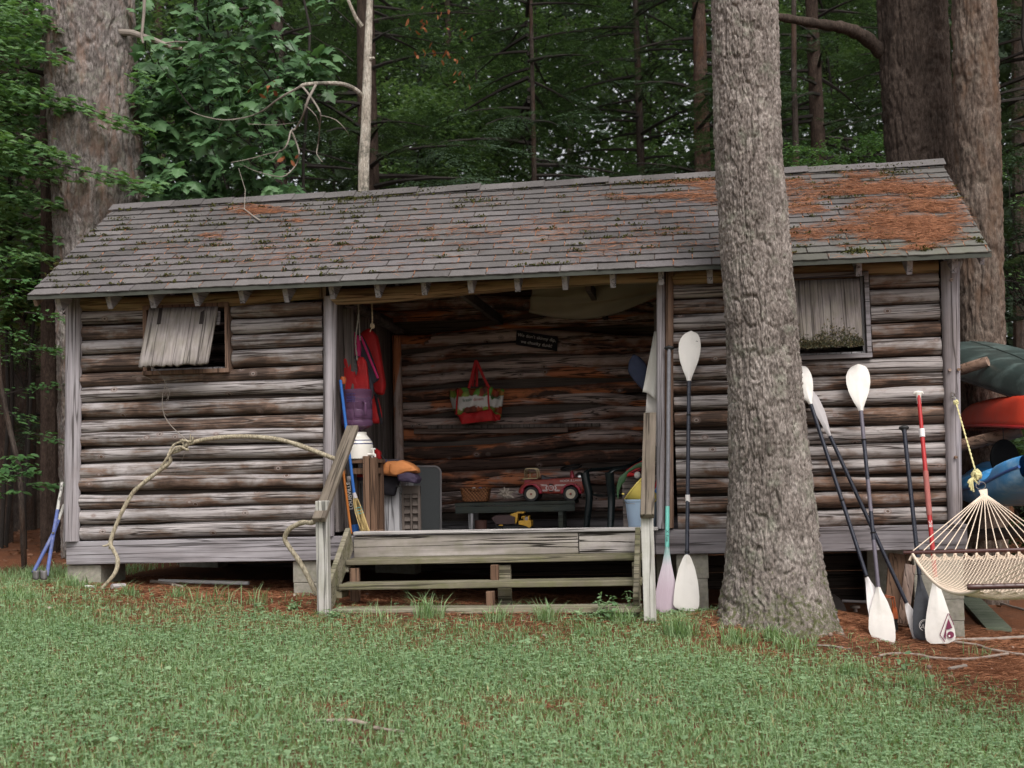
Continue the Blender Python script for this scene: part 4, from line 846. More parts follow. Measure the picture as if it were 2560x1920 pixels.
A = np.array([tuple(RP(x+rs.normal()*.002, s, .0085)) for x, s in T3]); dd = np.tile(np.array(sl_), (len(A), 1))+rs.normal(size=(len(A), 3))*.05
V, F = scatter(np.array([(-.5, -.06, 0), (0, -.07, .01), (.5, 0, 0), (0, .07, .01)]), np.array([(0, 1, 2, 3)]), frames(dd, np.tile(np.array(nrm), (len(A), 1)), .06*rs.uniform(.5, 1.2, len(A))), A)
tag(fast('slot_litter', V, F, M['needle'], kind='stuff'), 'single needles caught in the slots between the shingles', 'pine needles')
Ts = []
mo = [(1000, 487, 110, 7, 900), (1080, 478, 90, 5, 500), (880, 500, 50, 6, 300), (1180, 505, 40, 5, 120), (960, 480, 80, 4, 300), (2150, 425, 200, 4, 1100), (2230, 436, 40, 5, 200), (1600, 460, 90, 5, 400), (1720, 455, 70, 5, 300), (700, 500, 70, 4, 200), (300, 550, 25, 4, 60), (2140, 633, 25, 5, 160), (2310, 628, 10, 5, 60), (2450, 607, 7, 4, 50), (2300, 480, 150, 4, 150), (2400, 490, 25, 4, 60)]
for (x, y, rx, ry, n) in mo:
    for q in rs.normal(size=(n, 2)):
        a = at_roof(x+q[0]*rx*.6, y-(q[0]*rx*.6)*.052+q[1]*ry*.5); s = (a-Vector(RP(0, 0))).dot(sl_)
        if X0 < a.x < X1 and 0 < s < SLEN: Ts.append(tuple(a+nrm*(.012+rs.random()*.012)))
for c in range(1, NC):
    for k in range(34):
        x = rs.uniform(X0, X1)
        if rs.random() > .35+.5*(x < 2.6)+.3*(x > 6.): continue
        ln = rs.uniform(.02, .10)
        for j in range(int(12+ln*220)): Ts.append(tuple(RP(x+rs.normal()*ln*.5, c*EXP+rs.normal()*.005, .012+rs.random()*.01)))
Ts = np.array(Ts); n = len(Ts); V, F = scatter(DIA[0], DIA[1], frames(rs.normal(size=(n, 3)), rs.normal(size=(n, 3)), .02*rs.uniform(.5, 1.4, n)), Ts)
tag(fast('moss', V, F, M['moss'], kind='stuff'), 'olive moss cushions along the ridge and shingle edges', 'moss')
mb = MB(); limb(mb, [at_roof(x, y)+nrm*(.02+.01*(i % 2)) for i, (x, y) in enumerate([(590, 525), (612, 530), (635, 546), (652, 560)])], .004, .009, 6); limb(mb, [at_roof(612, 530)+nrm*.02, at_roof(618, 500)+nrm*.1, at_roof(606, 470)+nrm*.2], .004, .002, 5); limb(mb, [at_roof(600, 527)+nrm*.02, at_roof(575, 540)+nrm*.05], .003, .002, 5)
tag(mb.build('fallen_twig', M['deadwood']), 'small bare twig fallen on the shingles near the left ridge end', 'twig')
# ------------------------------------------------------------------ steps
def PG(px, py):
    d = _F + _R*((px-1280)/FPX) - _U*((py-960)/FPX); t = 4.0
    while t < 60:
        q = CAMP+d*t
        if q[2] < G(q[0], q[1]): break
        t += .02
    return Vector(CAMP+d*t)
def on_plane(px, py, o, n):
    d = Vector(_F + _R*((px-1280)/FPX) - _U*((py-960)/FPX)); c = Vector(CAMP); n = Vector(n); return c+d*((Vector(o)-c).dot(n)/d.dot(n))
st = thing('wooden_steps', 'weathered wooden steps with two sloping handrails in front of the open bay', 'steps', (3.8, -.5, -.32))
def sboard(name, a, b, w, t, m, up=(0, -1, 0), bev=.005):
    a, b = Vector(a), Vector(b); return MB().bar(a, b, w, t, up).build(name, m, st, (a+b)/2, False, bev)
def tread(pxl, pxr, pya, pyb, Yf, dep, m):
    a, b = P(pxl, pya, Yf), P(pxr, pyb, Yf); th = .042; c = (a+b)/2+Vector((0, dep/2, -th/2)); MB().bar(a+Vector((0, dep/2, -th/2)), b+Vector((0, dep/2, -th/2)), dep, th, (0, 0, 1)).build('tread', m, st, c, False, .006)
tread(864, 1604, 1400, 1387, -.34, .30, M['tread']); tread(846, 1604, 1462, 1450, -.63, .27, M['tread']); tread(826, 1602, 1524, 1517, -.92, .24, M['tread'])
for l, r, ya, yb in ((885, 1445, 1342, 1330), (1447, 1606, 1330, 1327)):
    a, b = P(l, ya, -.05), P(r, yb, -.05); z = .082; MB().bar(a-Vector((0, 0, z)), b-Vector((0, 0, z)), .168, .04, (0, -1, 0)).build('riser_board', M['step'], st, (a+b)/2, False, .006)
a, b = P(885, 1331, -.06), P(1645, 1319, -.06); MB().bar(a+Vector((0, .03, -.008)), b+Vector((0, .03, -.008)), .12, .026, (0, 0, 1)).build('landing_board', M['pale_x'], st, (a+b)/2, False, .004)
pl0, pl1 = PG(808, 1528), PG(1621, 1540)
pl0 = P(808, 1528, -1.0); pl1 = P(1621, 1538, -1.0)
for px, pyt, pyb in ((808, 1262, 1530), (1621, 1292, 1541)):
    a, b = P(px, pyb, -1.0), P(px+1, pyt, -1.0); c = (a+b)/2; MB().box(c, (.088, .088, b.z-a.z+.06)).build('rail_post', M['grpost'], st, c, False, .006)
for (a, b, c, d) in ((797, 1300, 882, 1068), (1618, 1291, 1625, 1036)):
    p0, p1 = P(a, b, -1.10), P(c, d, -.14); mid = (p0+p1)/2; dd = p1-p0; L = dd.length; rot = dd.to_track_quat('Y', 'Z')
    o = MB().box((0, 0, 0), (.098, L, .042)).build('handrail', M['rail'], st, (0, 0, 0), False, .006); o.rotation_euler = rot.to_euler(); o.location = mid-WO[st]; WO[o] = mid
def stringer(px0, py0, px1, py1, t=.04):
    a, b = P(px0, py0, -.1), P(px1, py1, -.86); b.x = a.x; return MB().bar(a, b, .20, t, (1, 0, 0)).build('stringer', M['tread'], st, (a+b)/2, False, .004)
stringer(874, 1345, 838, 1520); stringer(1596, 1345, 1600, 1520)
for (l, r, t, b, Yc) in ((1228, 1246, 1412, 1466, -.40), (1217, 1236, 1478, 1530, -.70), (1247, 1277, 1412, 1528, -.28), (878, 898, 1420, 1512, -.30), (1583, 1600, 1405, 1500, -.3)):
    p0, p1 = P(l, b, Yc), P(r, t, Yc); c = (p0+p1)/2; MB().box(c, (p1.x-p0.x, .06, p1.z-p0.z)).build('support', M['brown'] if l < 1240 else M['tread'], st, c, False, .004)
for (px, py, Yc) in ((872, 1420, -.2), (855, 1484, -.5)):
    c = P(px, py, Yc); MB().box(c, (.05, .22, .05)).build('cleat', M['tread'], st, c, False, .004)
# ------------------------------------------------------------------ bent vines
M['vine'] = barkmat('vine_bark', (.20, .165, .115), (.31, .265, .19), (.40, .35, .265))
def smooth(pts, k=4):
    out = []; n = len(pts)
    for i in range(n-1):
        p0, p1, p2, p3 = pts[max(i-1, 0)], pts[i], pts[i+1], pts[min(i+2, n-1)]
        for j in range(k):
            t = j/k; out.append(.5*((2*p1)+(p2-p0)*t+(2*p0-5*p1+4*p2-p3)*t*t+(3*p1-p0-3*p2+p3)*t**3))
    return out+[pts[-1]]
def vine(name, label, cat, tab, r0, r1, extra=(), m='vine', wobble=.15, parts=True):
    pts = smooth([P(*q) for q in tab], 5); n = len(pts); mb = MB(); mb.tube(pts, [lerp(r0, r1, i/(n-1))*(1+wobble*vnoise(i*.45, r0*500, 2.)) for i in range(n)], 10)
    for tb, a, b in extra: mb.tube(smooth([P(*q) for q in tb], 4), [lerp(a, b, i/((len(tb)-1)*4)) for i in range((len(tb)-1)*4+1)], 7)
    return tag(mb.build(name, M[m]), label, cat)
vine('bent_vine', 'long pale knotted vine arching from the ground across the left log wall', 'vine', [(252, 1474, -.4), (288, 1432, -.35), (294, 1398, -.32), (284, 1376, -.3), (277, 1352, -.28), (300, 1290, -.24), (327, 1240, -.2), (346, 1218, -.2), (391, 1182, -.2), (424, 1155, -.2), (423, 1135, -.22), (448, 1125, -.2), (476, 1108, -.2), (529, 1096, -.2), (610, 1091, -.22), (692, 1098, -.25), (753, 1115, -.3), (842, 1149, -.38)], .016, .019,
     [([(278, 1355, -.28), (268, 1363, -.3), (256, 1365, -.31)], .014, .006), ([(276, 1362, -.28), (272, 1374, -.29)], .010, .004), ([(400, 1172, -.2), (440, 1118, -.24), (470, 1125, -.2), (452, 1100, -.17), (478, 1104, -.22), (482, 1092, -.22)], .011, .008), ([(420, 1140, -.23), (435, 1112, -.19), (466, 1102, -.23), (474, 1112, -.2), (476, 1085, -.2)], .012, .004)])
vine('bent_vine', 'short crooked vine curling from the left handrail down to the ground', 'vine', [(790, 1302, -1.0), (777, 1307, -.98), (760, 1306, -.95), (743, 1311, -.92), (722, 1324, -.9), (712, 1345, -.88), (719, 1362, -.88), (743, 1395, -.88), (764, 1430, -.88), (778, 1458, -.88), (792, 1488, -.88)], .018, .019)
vine('dried_root', 'thin dried root with hair twigs hanging below the left shutter', 'root', [(476, 1108, -.21), (431, 1068, -.1), (411, 1039, -.09), (406, 1012, -.09), (407, 985, -.09), (413, 958, -.1), (401, 936, -.11), (388, 922, -.12), (374, 918, -.12)], .004, .002,
     [([(409, 990, -.09), (420, 972, -.1), (414, 950, -.1)], .002, .001), ([(410, 1005, -.09), (421, 1000, -.1), (418, 985, -.1)], .002, .001), ([(408, 985, -.09), (392, 985, -.1), (376, 995, -.1)], .002, .001), ([(412, 960, -.1), (395, 962, -.1), (372, 945, -.1), (350, 940, -.09), (330, 942, -.09)], .002, .001), ([(413, 965, -.1), (424, 982, -.1), (416, 1000, -.1)], .0025, .001), ([(409, 1030, -.09), (420, 1040, -.1)], .002, .001), ([(470, 1115, -.2), (450, 1160, -.16), (432, 1190, -.15)], .002, .001)], 'deadwood')
# ------------------------------------------------------------------ paddles
M['white'] = plain('white_plastic', (.72, .68, .635), .42, .08, 6, .4, 0, 0, (.42, .385, .32), .55)
M['white2'] = plain('chalky_plastic', (.72, .68, .67), .5, .06, 6, .4, 0, 0, (.5, .46, .4), .4)
M['greyblade'] = plain('grey_plastic', (.40, .37, .37), .4, .1, 6, .4)
M['shaft'] = plain('dark_shaft', (.018, .020, .032), .28, .2, 20, .5)
M['shaft2'] = plain('violet_shaft', (.115, .10, .125), .35, .12, 20, .5)
M['black'] = plain('black_plastic', (.009, .009, .0095), .5, .2, 12, .4)
M['silver'] = plain('woven_shaft', (.17, .165, .18), .35, .25, 40, .5)
M['teal'] = plain('teal_gloss', (.16, .50, .43), .35, .06, 20, .5)
M['redm'] = plain('red_shaft', (.40, .022, .022), .35, .12, 20, .5)
M['grip'] = plain('red_grip', (.34, .115, .10), .75, .12, 20, .2)
M['carbon'] = plain('carbon_blade', (.035, .037, .045), .4, .35, 30, .5)
M['maroon'] = plain('maroon_print', (.15, .012, .05), .5, .25, 20)
M['ink'] = plain('dark_print', (.03, .03, .035), .6, .2, 9)
M['whiteink'] = plain('white_print', (.72, .68, .66), .6, .12, 9)
def lilac():
    m, nt, b = start('lilac_fade'); tc = nd(nt, 'ShaderNodeTexCoord'); x = nd(nt, 'ShaderNodeSeparateXYZ', {0: tc.outputs['Generated']}).outputs[2]
    wv = nd(nt, 'ShaderNodeTexWave', {'Vector': vm(nt, 'MULTIPLY', tc.outputs['Object'], (40., 40., 5.)).outputs[0], 'Scale': 1., 'Distortion': 5., 'Detail': 2.})
    col = ramp(nt, x, [(.35, (.47, .37, .43)), (.72, (.55, .50, .54)), (.92, (.22, .52, .46))]); col = mix(nt, .35, col, ramp(nt, wv, [(.3, (.40, .29, .35)), (.7, (.62, .53, .57))])); fin(nt, b, col, .45); return m
M['lilac'] = lilac()
def blade(name, A, B, n, tab, m, parent, th=.007, spoon=.012):
    """A neck, B tip, n facing normal, tab (t, left, right) half widths in metres"""
    A, B = Vector(A), Vector(B); u = (B-A); L = u.length; u.normalize(); n = Vector(n); n = (n-u*n.dot(u)).normalized(); w = n.cross(u); w = w if w.x > 0 else -w
    mb = MB(); nu, nv = 10, 18; ts = [(k/nv)**.9 for k in range(nv+1)]
    for sg in (1, -1):
        def f(i, j):
            t = ts[int(round(j*nv))]; l, r = interp(tab, t); s = lerp(-l, r, i); e = 1-(2*i-1)**2; mid = abs(2*i-1)
            rib = .010*max(0, 1-abs(s)/.014)*(1-t*.9) if sg > 0 else 0
            return A+u*(t*L)+w*s+n*(sg*(th*.5*e**.5+rib*.6+.009*(1-t)**5*e)-spoon*(t-.5)**2*2+spoon*.25-.25*spoon*(2*i-1)**2)
        q = [f(i/nu, j/nv) for j in range(nv+1) for i in range(nu+1)]; k = nu+1
        fs = [(j*k+i, j*k+i+1, (j+1)*k+i+1, (j+1)*k+i) for j in range(nv) for i in range(nu)]
        mb.add(q, fs if sg < 0 else [g_[::-1] for g_ in fs])
    return mb.build(name, m, parent)
KB = [(0, .017, .017), (.06, .022, .02), (.2, .047, .042), (.4, .074, .072), (.6, .086, .088), (.75, .084, .089), (.87, .066, .080), (.94, .042, .066), (.98, .018, .046), (1, -.006, .018)]
def swap(tab): return [(t, r, l) for t, l, r in tab]
def sc(tab, k): return [(t, l*k, r*k) for t, l, r in tab]
def ring(mb, c, u, r=.022, t=.006):
    q = Vector(u).to_track_quat('Z', 'Y').to_matrix(); mb.lathe([(.0, -t), (r*.8, -t), (r, 0), (r*.8, t), (0, t)], 16, c, q)
def paddle(label, top, n1, n2, bot, Yt, mt, mbm, shafts, tabt, tabb, nt_=(0, -1, .1), nb=(0, -1, .15), rings=(.1, .9), grp='kayak paddles leaning on the shed', marks=False, By=None):
    A = P(*top, Yt); B = PG(*bot) if By is None else P(*bot, By); ax = B-A; py = lambda q: ((q[0]-top[0])*(bot[0]-top[0])+(q[1]-top[1])*(bot[1]-top[1]))/((bot[0]-top[0])**2+(bot[1]-top[1])**2)
    t1, t2 = py(n1), py(n2); a, b = A.lerp(B, t1), A.lerp(B, t2); t = thing('kayak_paddle', label, 'paddle', B, grp)
    for (f0, f1, m) in shafts: MB().tube([a.lerp(b, f0-.0), a.lerp(b, f1)], .0152, 14).build('shaft', m, t)
    b1 = blade('blade', a, A, nt_, tabt, mt, t); b2 = blade('blade', b, B, nb, tabb, mbm, t)
    for f in rings: mb = MB(); ring(mb, a.lerp(b, f), ax); mb.build('drip_ring', M['black'], t)
    return t, b1, b2, A, B, a, b
p_b = paddle('white bladed kayak paddle leaning just right of the bay post', (1724, 827), (1727, 957), (1719, 1391), (1716, 1527), -.10, M['white'], M['white'], [(0, .69, M['shaft']), (.69, 1, M['shaft'])], sc(KB, .98), [(0, .015, .015), (.05, .03, .03), (.25, .062, .062), (.5, .085, .085), (.75, .096, .096), (.9, .098, .094), (.96, .08, .085), (1, .03, .062)], rings=(.20, .985), By=-.42)
mk = MB(); c = p_b[5].lerp(p_b[6], .68); mk.tube([c-Vector((0, 0, .03)), c+Vector((0, 0, .025))], .0185, 12); mk.build('ferrule', M['white2'], p_b[0])
mk = MB()
for i, (x, y) in enumerate([(1742, 853), (1742, 861), (1741, 865), (1741, 869), (1740, 874), (1741, 878), (1740, 883), (1740, 888), (1740, 892), (1740, 896), (1740, 905)]):
    for j in (-1.6, .2, 1.7):
        if random.random() < .25: continue
        q = on_plane(x+j, y+random.uniform(-.6, .6), p_b[3]+Vector((0, -.012, 0)), (0, -1, .05)); mk.box(q, (.004, .002, .0045))
mk.build('worn_lettering', M['ink'], p_b[1], smooth=False)
paddle('white kayak paddle half hidden by the front pine, shaft slanting right', (1996, 915), (2011, 1021), (2168, 1450), (2220, 1606), -.10, M['white'], M['white2'], [(0, 1, M['shaft'])], sc(KB, .82), swap(sc(KB, .9)), rings=(.565, .995), nb=(.25, -1, .2), By=-.50)
paddle('grey bladed kayak paddle crossing behind the others beside the front pine', (2019, 968), (2063, 1100), (2258, 1515), (2309, 1601), -.08, M['greyblade'], M['white2'], [(0, 1, M['shaft'])], [(0, .014, .014), (.15, .02, .028), (.45, .03, .05), (.75, .03, .05), (.95, .02, .025), (1, .0, .005)], [(0, .014, .016), (.2, .036, .028), (.5, .058, .05), (.8, .07, .06), (.94, .066, .055), (1, .05, .03)], (.4, -1, .1), (.3, -1, .3), rings=())
p_e = paddle('clean white kayak paddle with broad oval blades between the shutter and the black paddle', (2141, 910), (2150, 1033), (2198, 1474), (2210, 1615), -.09, M['white'], M['white'], [(0, .17, M['shaft2']), (.17, .40, M['shaft']), (.40, .58, M['shaft2']), (.58, .74, M['shaft']), (.74, 1, M['shaft2'])], sc(KB, 1.04), [(0, .017, .017), (.06, .022, .022), (.25, .055, .056), (.5, .088, .086), (.72, .098, .092), (.88, .075, .088), (.95, .05, .08), (1, .008, .045)], rings=(.17, .70), By=-.55)
# stand up paddles
def sup(name, label, top, neck, bot, Yt, handle_m, shafts, blade_m, tab, nb=(0, -1, .2), hw=.036, By=None):
    A = P(*top, Yt); B = PG(*bot) if By is None else P(*bot, By); t1 = math.dist(top, neck)/math.dist(top, bot); b = A.lerp(B, t1); t = thing(name, label, 'paddle', B); u = (B-A).normalized()
    for f0, f1, m, r in shafts: MB().tube([A.lerp(b, f0), A.lerp(b, f1)], r, 14).build('shaft', m, t)
    x = Vector((1, 0, -u.x/u.z)).normalized(); mb = MB(); mb.tube([A-x*hw+u*.004, A-x*hw*.8-u*.004, A-u*.010, A+x*hw*.8-u*.004, A+x*hw+u*.004], [.006, .013, .015, .013, .006], 10); mb.tube([A-u*.004, A+u*.018, A+u*.04, A+u*.08], [.030, .020, .0165, .0162], 12, flat=.7, up=(0, 1, 0)); mb.build('handle', handle_m, t)
    bl = blade('blade', b, B, nb, tab, blade_m, t, .009, .02); return t, bl, A, B, b, u
SB = [(0, .016, .016), (.1, .022, .022), (.3, .05, .05), (.55, .082, .082), (.78, .098, .098), (.92, .098, .098), (.97, .085, .085), (1, .05, .05)]
s_a = sup('standup_paddle', 'lilac and turquoise paddle with a black top handle against the bay post', (1673, 871), (1668, 1372), (1666, 1532), -.10, M['black'], [(0, .80, M['silver'], .0165), (.80, 1.0, M['teal'], .0165)], M['lilac'], [(0, .0165, .0165), (.08, .02, .02), (.25, .034, .034), (.5, .064, .060), (.75, .088, .08), (.9, .092, .084), (.97, .075, .068), (1, .045, .04)], By=-.38)
s_f = sup('standup_paddle', 'black carbon paddle partly hidden behind the white one by the pier', (2260, 1071), (2307, 1440), (2316, 1600), -.10, M['black'], [(0, 1, M['shaft'], .0165)], M['carbon'], sc(SB, .9), By=-.36)
s_g = sup('standup_paddle', 'red shafted paddle with a white blade and maroon emblem by the pier', (2296, 984), (2338, 1450), (2353, 1609), -.10, M['white'], [(0, .21, M['redm'], .0150), (.21, .43, M['redm'], .0165), (.43, .67, M['grip'], .021), (.67, 1, M['redm'], .0175)], M['white'], [(0, .017, .02), (.1, .025, .026), (.3, .055, .05), (.55, .085, .078), (.78, .106, .104), (.92, .105, .108), (.97, .095, .094), (1, .07, .05)], By=-.50)
mk = MB(); c = s_g[2].lerp(s_g[4], .22); mk.tube([c-s_g[5]*.032, c+s_g[5]*.032], .022, 14); mk.build('clamp', M['white2'], s_g[0])
def text(name, s, o, x, y, size, m, parent, ext=.0004, align='CENTER', shear=0):
    cu = bpy.data.curves.new(name, 'FONT'); cu.body = s; cu.size = size; cu.extrude = ext; cu.align_x = align; cu.align_y = 'CENTER'; cu.shear = shear; cu.resolution_u = 3
    tmp = bpy.data.objects.new('tmp', cu); COL.objects.link(tmp); me = bpy.data.meshes.new_from_object(tmp.evaluated_get(bpy.context.evaluated_depsgraph_get())); bpy.data.objects.remove(tmp); me.materials.clear(); me.materials.append(m); me.name = name
    ob = bpy.data.objects.new(name, me); COL.objects.link(ob); x = Vector(x).normalized(); y = Vector(y); y = (y-x*y.dot(x)).normalized(); z = x.cross(y)
    m3 = Matrix((x, y, z)).transposed(); ob.rotation_euler = m3.to_euler(); ob.parent = parent; ob.location = Vector(o)-WO[parent]; WO[ob] = Vector(o); return ob
u = s_g[5]; text('lettering', 'BIC', s_g[2].lerp(s_g[4], .715)+Vector((0, -.0195, .0)), -u, Vector((-1, 0, 0)), .034, M['whiteink'], s_g[0])
u = s_a[5]; text('lettering', 'X  Fuse', s_a[2].lerp(s_a[4], .945)+Vector((0, -.0185, 0)), u, Vector((1, 0, 0)), .028, M['ink'], s_a[0])
bo = s_g[4].lerp(s_g[3], .85)+Vector((0, -.012, 0)); bn = Vector((0, -1, .19)); bn = (bn-s_g[5]*bn.dot(s_g[5])).normalized()
def decal(parent, name, polys, o, n, m, h=.0012, lift=0.0):
    mb = MB()
    for poly in polys:
        q = [on_plane(x, y, Vector(o)+Vector(n)*lift, n) for x, y in poly]; k = len(q); mb.add(q+[p_+Vector(n)*h for p_ in q], [tuple(range(k-1, -1, -1)), tuple(range(k, 2*k))]+[(i, (i+1) % k, k+(i+1) % k, k+i) for i in range(k)])
    return mb.build(name, m, parent, smooth=False)
def circ(cx, cy, r, n=20, a0=0, a1=360): return [(cx+r*math.cos(R(lerp(a0, a1, i/n))), cy+r*math.sin(R(lerp(a0, a1, i/n)))) for i in range(n)]
def band(pts, w): return [[a, b, (b[0]+n_[0]*w, b[1]+n_[1]*w), (a[0]+n_[0]*w, a[1]+n_[1]*w)] for a, b in zip(pts, pts[1:]) for n_ in [((a[1]-b[1])/math.dist(a, b), (b[0]-a[0])/math.dist(a, b))]]
def arc_band(cx, cy, r, w, a0, a1, n=22): return [[(cx+r*math.cos(R(lerp(a0, a1, k/n))), cy+r*math.sin(R(lerp(a0, a1, k/n)))), (cx+r*math.cos(R(lerp(a0, a1, (k+1)/n))), cy+r*math.sin(R(lerp(a0, a1, (k+1)/n)))), (cx+(r-w)*math.cos(R(lerp(a0, a1, (k+1)/n))), cy+(r-w)*math.sin(R(lerp(a0, a1, (k+1)/n)))), (cx+(r-w)*math.cos(R(lerp(a0, a1, k/n))), cy+(r-w)*math.sin(R(lerp(a0, a1, k/n))))] for k in range(n)]
em = decal(s_g[1], 'emblem', band([(2384, 1563), (2371, 1534), (2351, 1587), (2363, 1604)], 2.0)+[[(2370.5, 1546), (2381, 1570), (2366, 1574), (2361, 1584)], [(2361, 1584), (2366, 1574), (2364, 1600), (2359, 1591)]]+arc_band(2376.5, 1587, 8.8, 8.7, 0, 360), bo, bn, M['maroon'])
decal(em, 'emblem_dot', [circ(2373.5, 1590, 2.6, 12)], bo, bn, M['white'], .0008, .002); WO[em] = WO[em]
fo = s_f[4].lerp(s_f[3], .75)+Vector((0, -.012, 0)); fn = (Vector((0, -1, .1))-s_f[5]*Vector((0, -1, .1)).dot(s_f[5])).normalized()
decal(s_f[1], 'logo', arc_band(2312, 1563, 14.5, 1.3, 110, 400)+arc_band(2312, 1563, 11.5, .9, 170, 360), fo, fn, M['whiteink'])
text('lettering', 'Ac', on_plane(2309, 1567, fo+fn*.001, fn), (1, 0, .05), (0, 0, 1), .05, M['whiteink'], s_f[1], shear=.3)
# ------------------------------------------------------------------ hammock
M['cord'] = plain('tan_cord', (.70, .57, .45), .8, .12, 60, .2); M['bar'] = plain('varnished_bar', (.060, .021, .018), .3, .2, 25, .5); M['yrope'] = plain('yellow_rope', (.60, .54, .28), .7, .2, 60, .2); M['steel'] = plain('steel', (.45, .44, .43), .3, .1, 20, .5, 1.0)
h1a, h1b = P(2258, 1382, -1.1), P(2676, 1371, -1.1); h2a, h2b = P(2418, 1468, -3.4), P(3040, 1452, -3.4); ringp = P(2452, 1214, -.62)
ham = thing('hammock', 'tan rope hammock with dark spreader bars tied to the right corner post', 'hammock', (h1a+h1b)/2)
MB().tube([h1a, h1a+(h1b-h1a)*.004, h1b], [.011, .0135, .0135], 14).build('spreader_bar', M['bar'], ham); MB().tube([h2a, h2a.lerp(h2b, .006), h2a.lerp(h2b, .05), h2a.lerp(h2b, .055), h2b], [.014, .0165, .0165, .0155, .0155], 14).build('spreader_bar', M['bar'], ham)
xs = [2281+k*26.6 for k in range(15)]; f1 = [(P(x, 1380, -1.1).x-h1a.x)/(h1b.x-h1a.x) for x in xs]
apex = P(2461, 1250, -.70)
for i, f in enumerate(f1): MB().tube([apex+Vector(((i-7)*.0022, 0, .05-abs(i-7)*.002)), h1a.lerp(h1b, f)+Vector((0, 0, .008))], .0034, 6).build('clew_cord', M['cord'], ham)
tri = [P(2447, 1226, -.64), P(2468, 1222, -.64), P(2470, 1245, -.66), P(2464, 1262, -.69), P(2455, 1245, -.66)]
MB().add([p_+Vector((0, dy, 0)) for dy in (0, .012) for p_ in tri], [(0, 1, 2, 3, 4), (9, 8, 7, 6, 5)]+[(i, (i+1) % 5, 5+(i+1) % 5, 5+i) for i in range(5)]).build('woven_clew', M['cord'], ham)
mb = MB(); rr = .034; mb.tube([ringp+Vector((rr*math.cos(a), 0, rr*.8*math.sin(a))) for a in [k*2*math.pi/20 for k in range(21)]], .003, 6); mb.build('ring', M['steel'], ham)
def net(u, v):
    e = min(1, 4*u*(1-u)+.35); g = h1a.lerp(h1b, f1[0]+(f1[-1]-f1[0])*u).lerp(h2a.lerp(h2b, f1[0]+(f1[-1]-f1[0])*u), v); s = 4*v*(1-v); sc_ = .28*math.exp(-v/.10)+.28*math.exp(-(1-v)/.10)
    scal = abs(math.sin(u*14*math.pi)); return g+Vector((0, 0, -.165*s*(.55+.45*e)-.03*scal*math.exp(-v/.04)-.03*scal*math.exp(-(1-v)/.04)-.010))
mb = MB(); NU, NV = 46, 40
for i in range(-NV, NU+1):
    for sg in (1, -1):
        pts = []
        for j in range(NV+1):
            u = (i+j*1.0)/NU if sg > 0 else 1-(i+j*1.0)/NU
            if -.0001 <= u <= 1.0001: pts.append(net(min(1, max(0, u)), j/NV))
        if len(pts) > 2: mb.tube(pts, .0021, 4, False)
o = mb.build('net', M['cord'], ham, smooth=True); o['kind'] = 'stuff'
for u in (0, 1):
    MB().tube([net(u, k/40) for k in range(41)], .010, 8).build('net_edge', M['cord'], ham)
for i, f in enumerate(f1):
    mb = MB(); a = h1a.lerp(h1b, f); mb.lathe([(0, .012), (.010, .008), (.012, -.002), (.007, -.014), (.004, -.02)], 8, a-Vector((0, .003, .022))); 
    for k in range(-4, 5):
        q = net(min(1, max(0, i/14+k*.0072)), .055); mb.tube([a-Vector((0, 0, .034)), q], .0024, 4, False)
    mb.build('knot', M['cord'], ham)
mb = MB(); a = h1a.lerp(h1b, f1[0]); mb.tube([a-Vector((0, 0, .016)), a+Vector((-.012, -.01, -.03)), a+Vector((-.022, -.01, -.055))], [.008, .008, .010], 8); mb.build('cord_end', M['cord'], ham)
r2 = P(3000, 1180, -4.5)
for f in [f1[0]+.045*k for k in range(14)]: MB().tube([h2a.lerp(h2b, f)+Vector((0, 0, .014)), r2], .0032, 6).build('clew_cord', M['cord'], ham)
rp_ = thing('yellow_rope', 'yellow rope holding the hammock ring to an eye hook in the corner post', 'rope', P(2390, 1003, -.10))
hk = P(2381, 988, -.075); mb = MB(); mb.tube([hk+Vector((.014*math.cos(a), -.01-.004*math.sin(a), .020*math.sin(a))) for a in [k*2*math.pi/14 for k in range(15)]], .004, 6); mb.tube([hk+Vector((0, .03, 0)), hk], .004, 6); mb.tube([hk+Vector((.018, -.014, -.018)), hk+Vector((.024, -.016, -.05))], .005, 6); mb.build('eye_hook', M['steel'], rp_)
k0 = P(2390, 1006, -.11); k1 = P(2439, 1178, -.55)
mb = MB(); N_ = 60
for ph in (0, math.pi): mb.tube([k0.lerp(k1, i/N_)+Vector((math.cos(i*.9+ph)*.0035, 0, math.sin(i*.9+ph)*.0030)) for i in range(N_+1)], .0038, 6)
mb.build('line', M['yrope'], rp_)
def knot(c, r, n, sd):
    rs = random.Random(sd); mb = MB()
    for i in range(n):
        ax = Vector((rs.uniform(-1, 1), rs.uniform(-1, 1), rs.uniform(-1, 1))).normalized(); q = ax.to_track_quat('Z', 'Y').to_matrix(); mb.tube([c+q @ Vector((r*math.cos(a), r*math.sin(a), 0))+Vector((0, 0, rs.uniform(-r, r)*.4)) for a in [k*2*math.pi/10 for k in range(11)]], r*.38, 6)
    return mb
knot(k0, .016, 4, 1).build('knot', M['yrope'], rp_); kb = knot(P(2441, 1188, -.56), .030, 6, 2)
for (x, y) in ((2424, 1218), (2428, 1226), (2434, 1230), (2420, 1208), (2446, 1210)): kb.tube(smooth([P(2440, 1190, -.56), P((2440+x)/2-6, 1200, -.58), P(x, y, -.58)], 3), .007, 6)
kb.build('tassel_knot', M['yrope'], rp_)
mb = MB(); mb.tube([P(2446, 1196, -.57), P(2450, 1206, -.6), P(2446, 1212, -.6)], .005, 6); mb.build('clip', M['steel'], rp_)
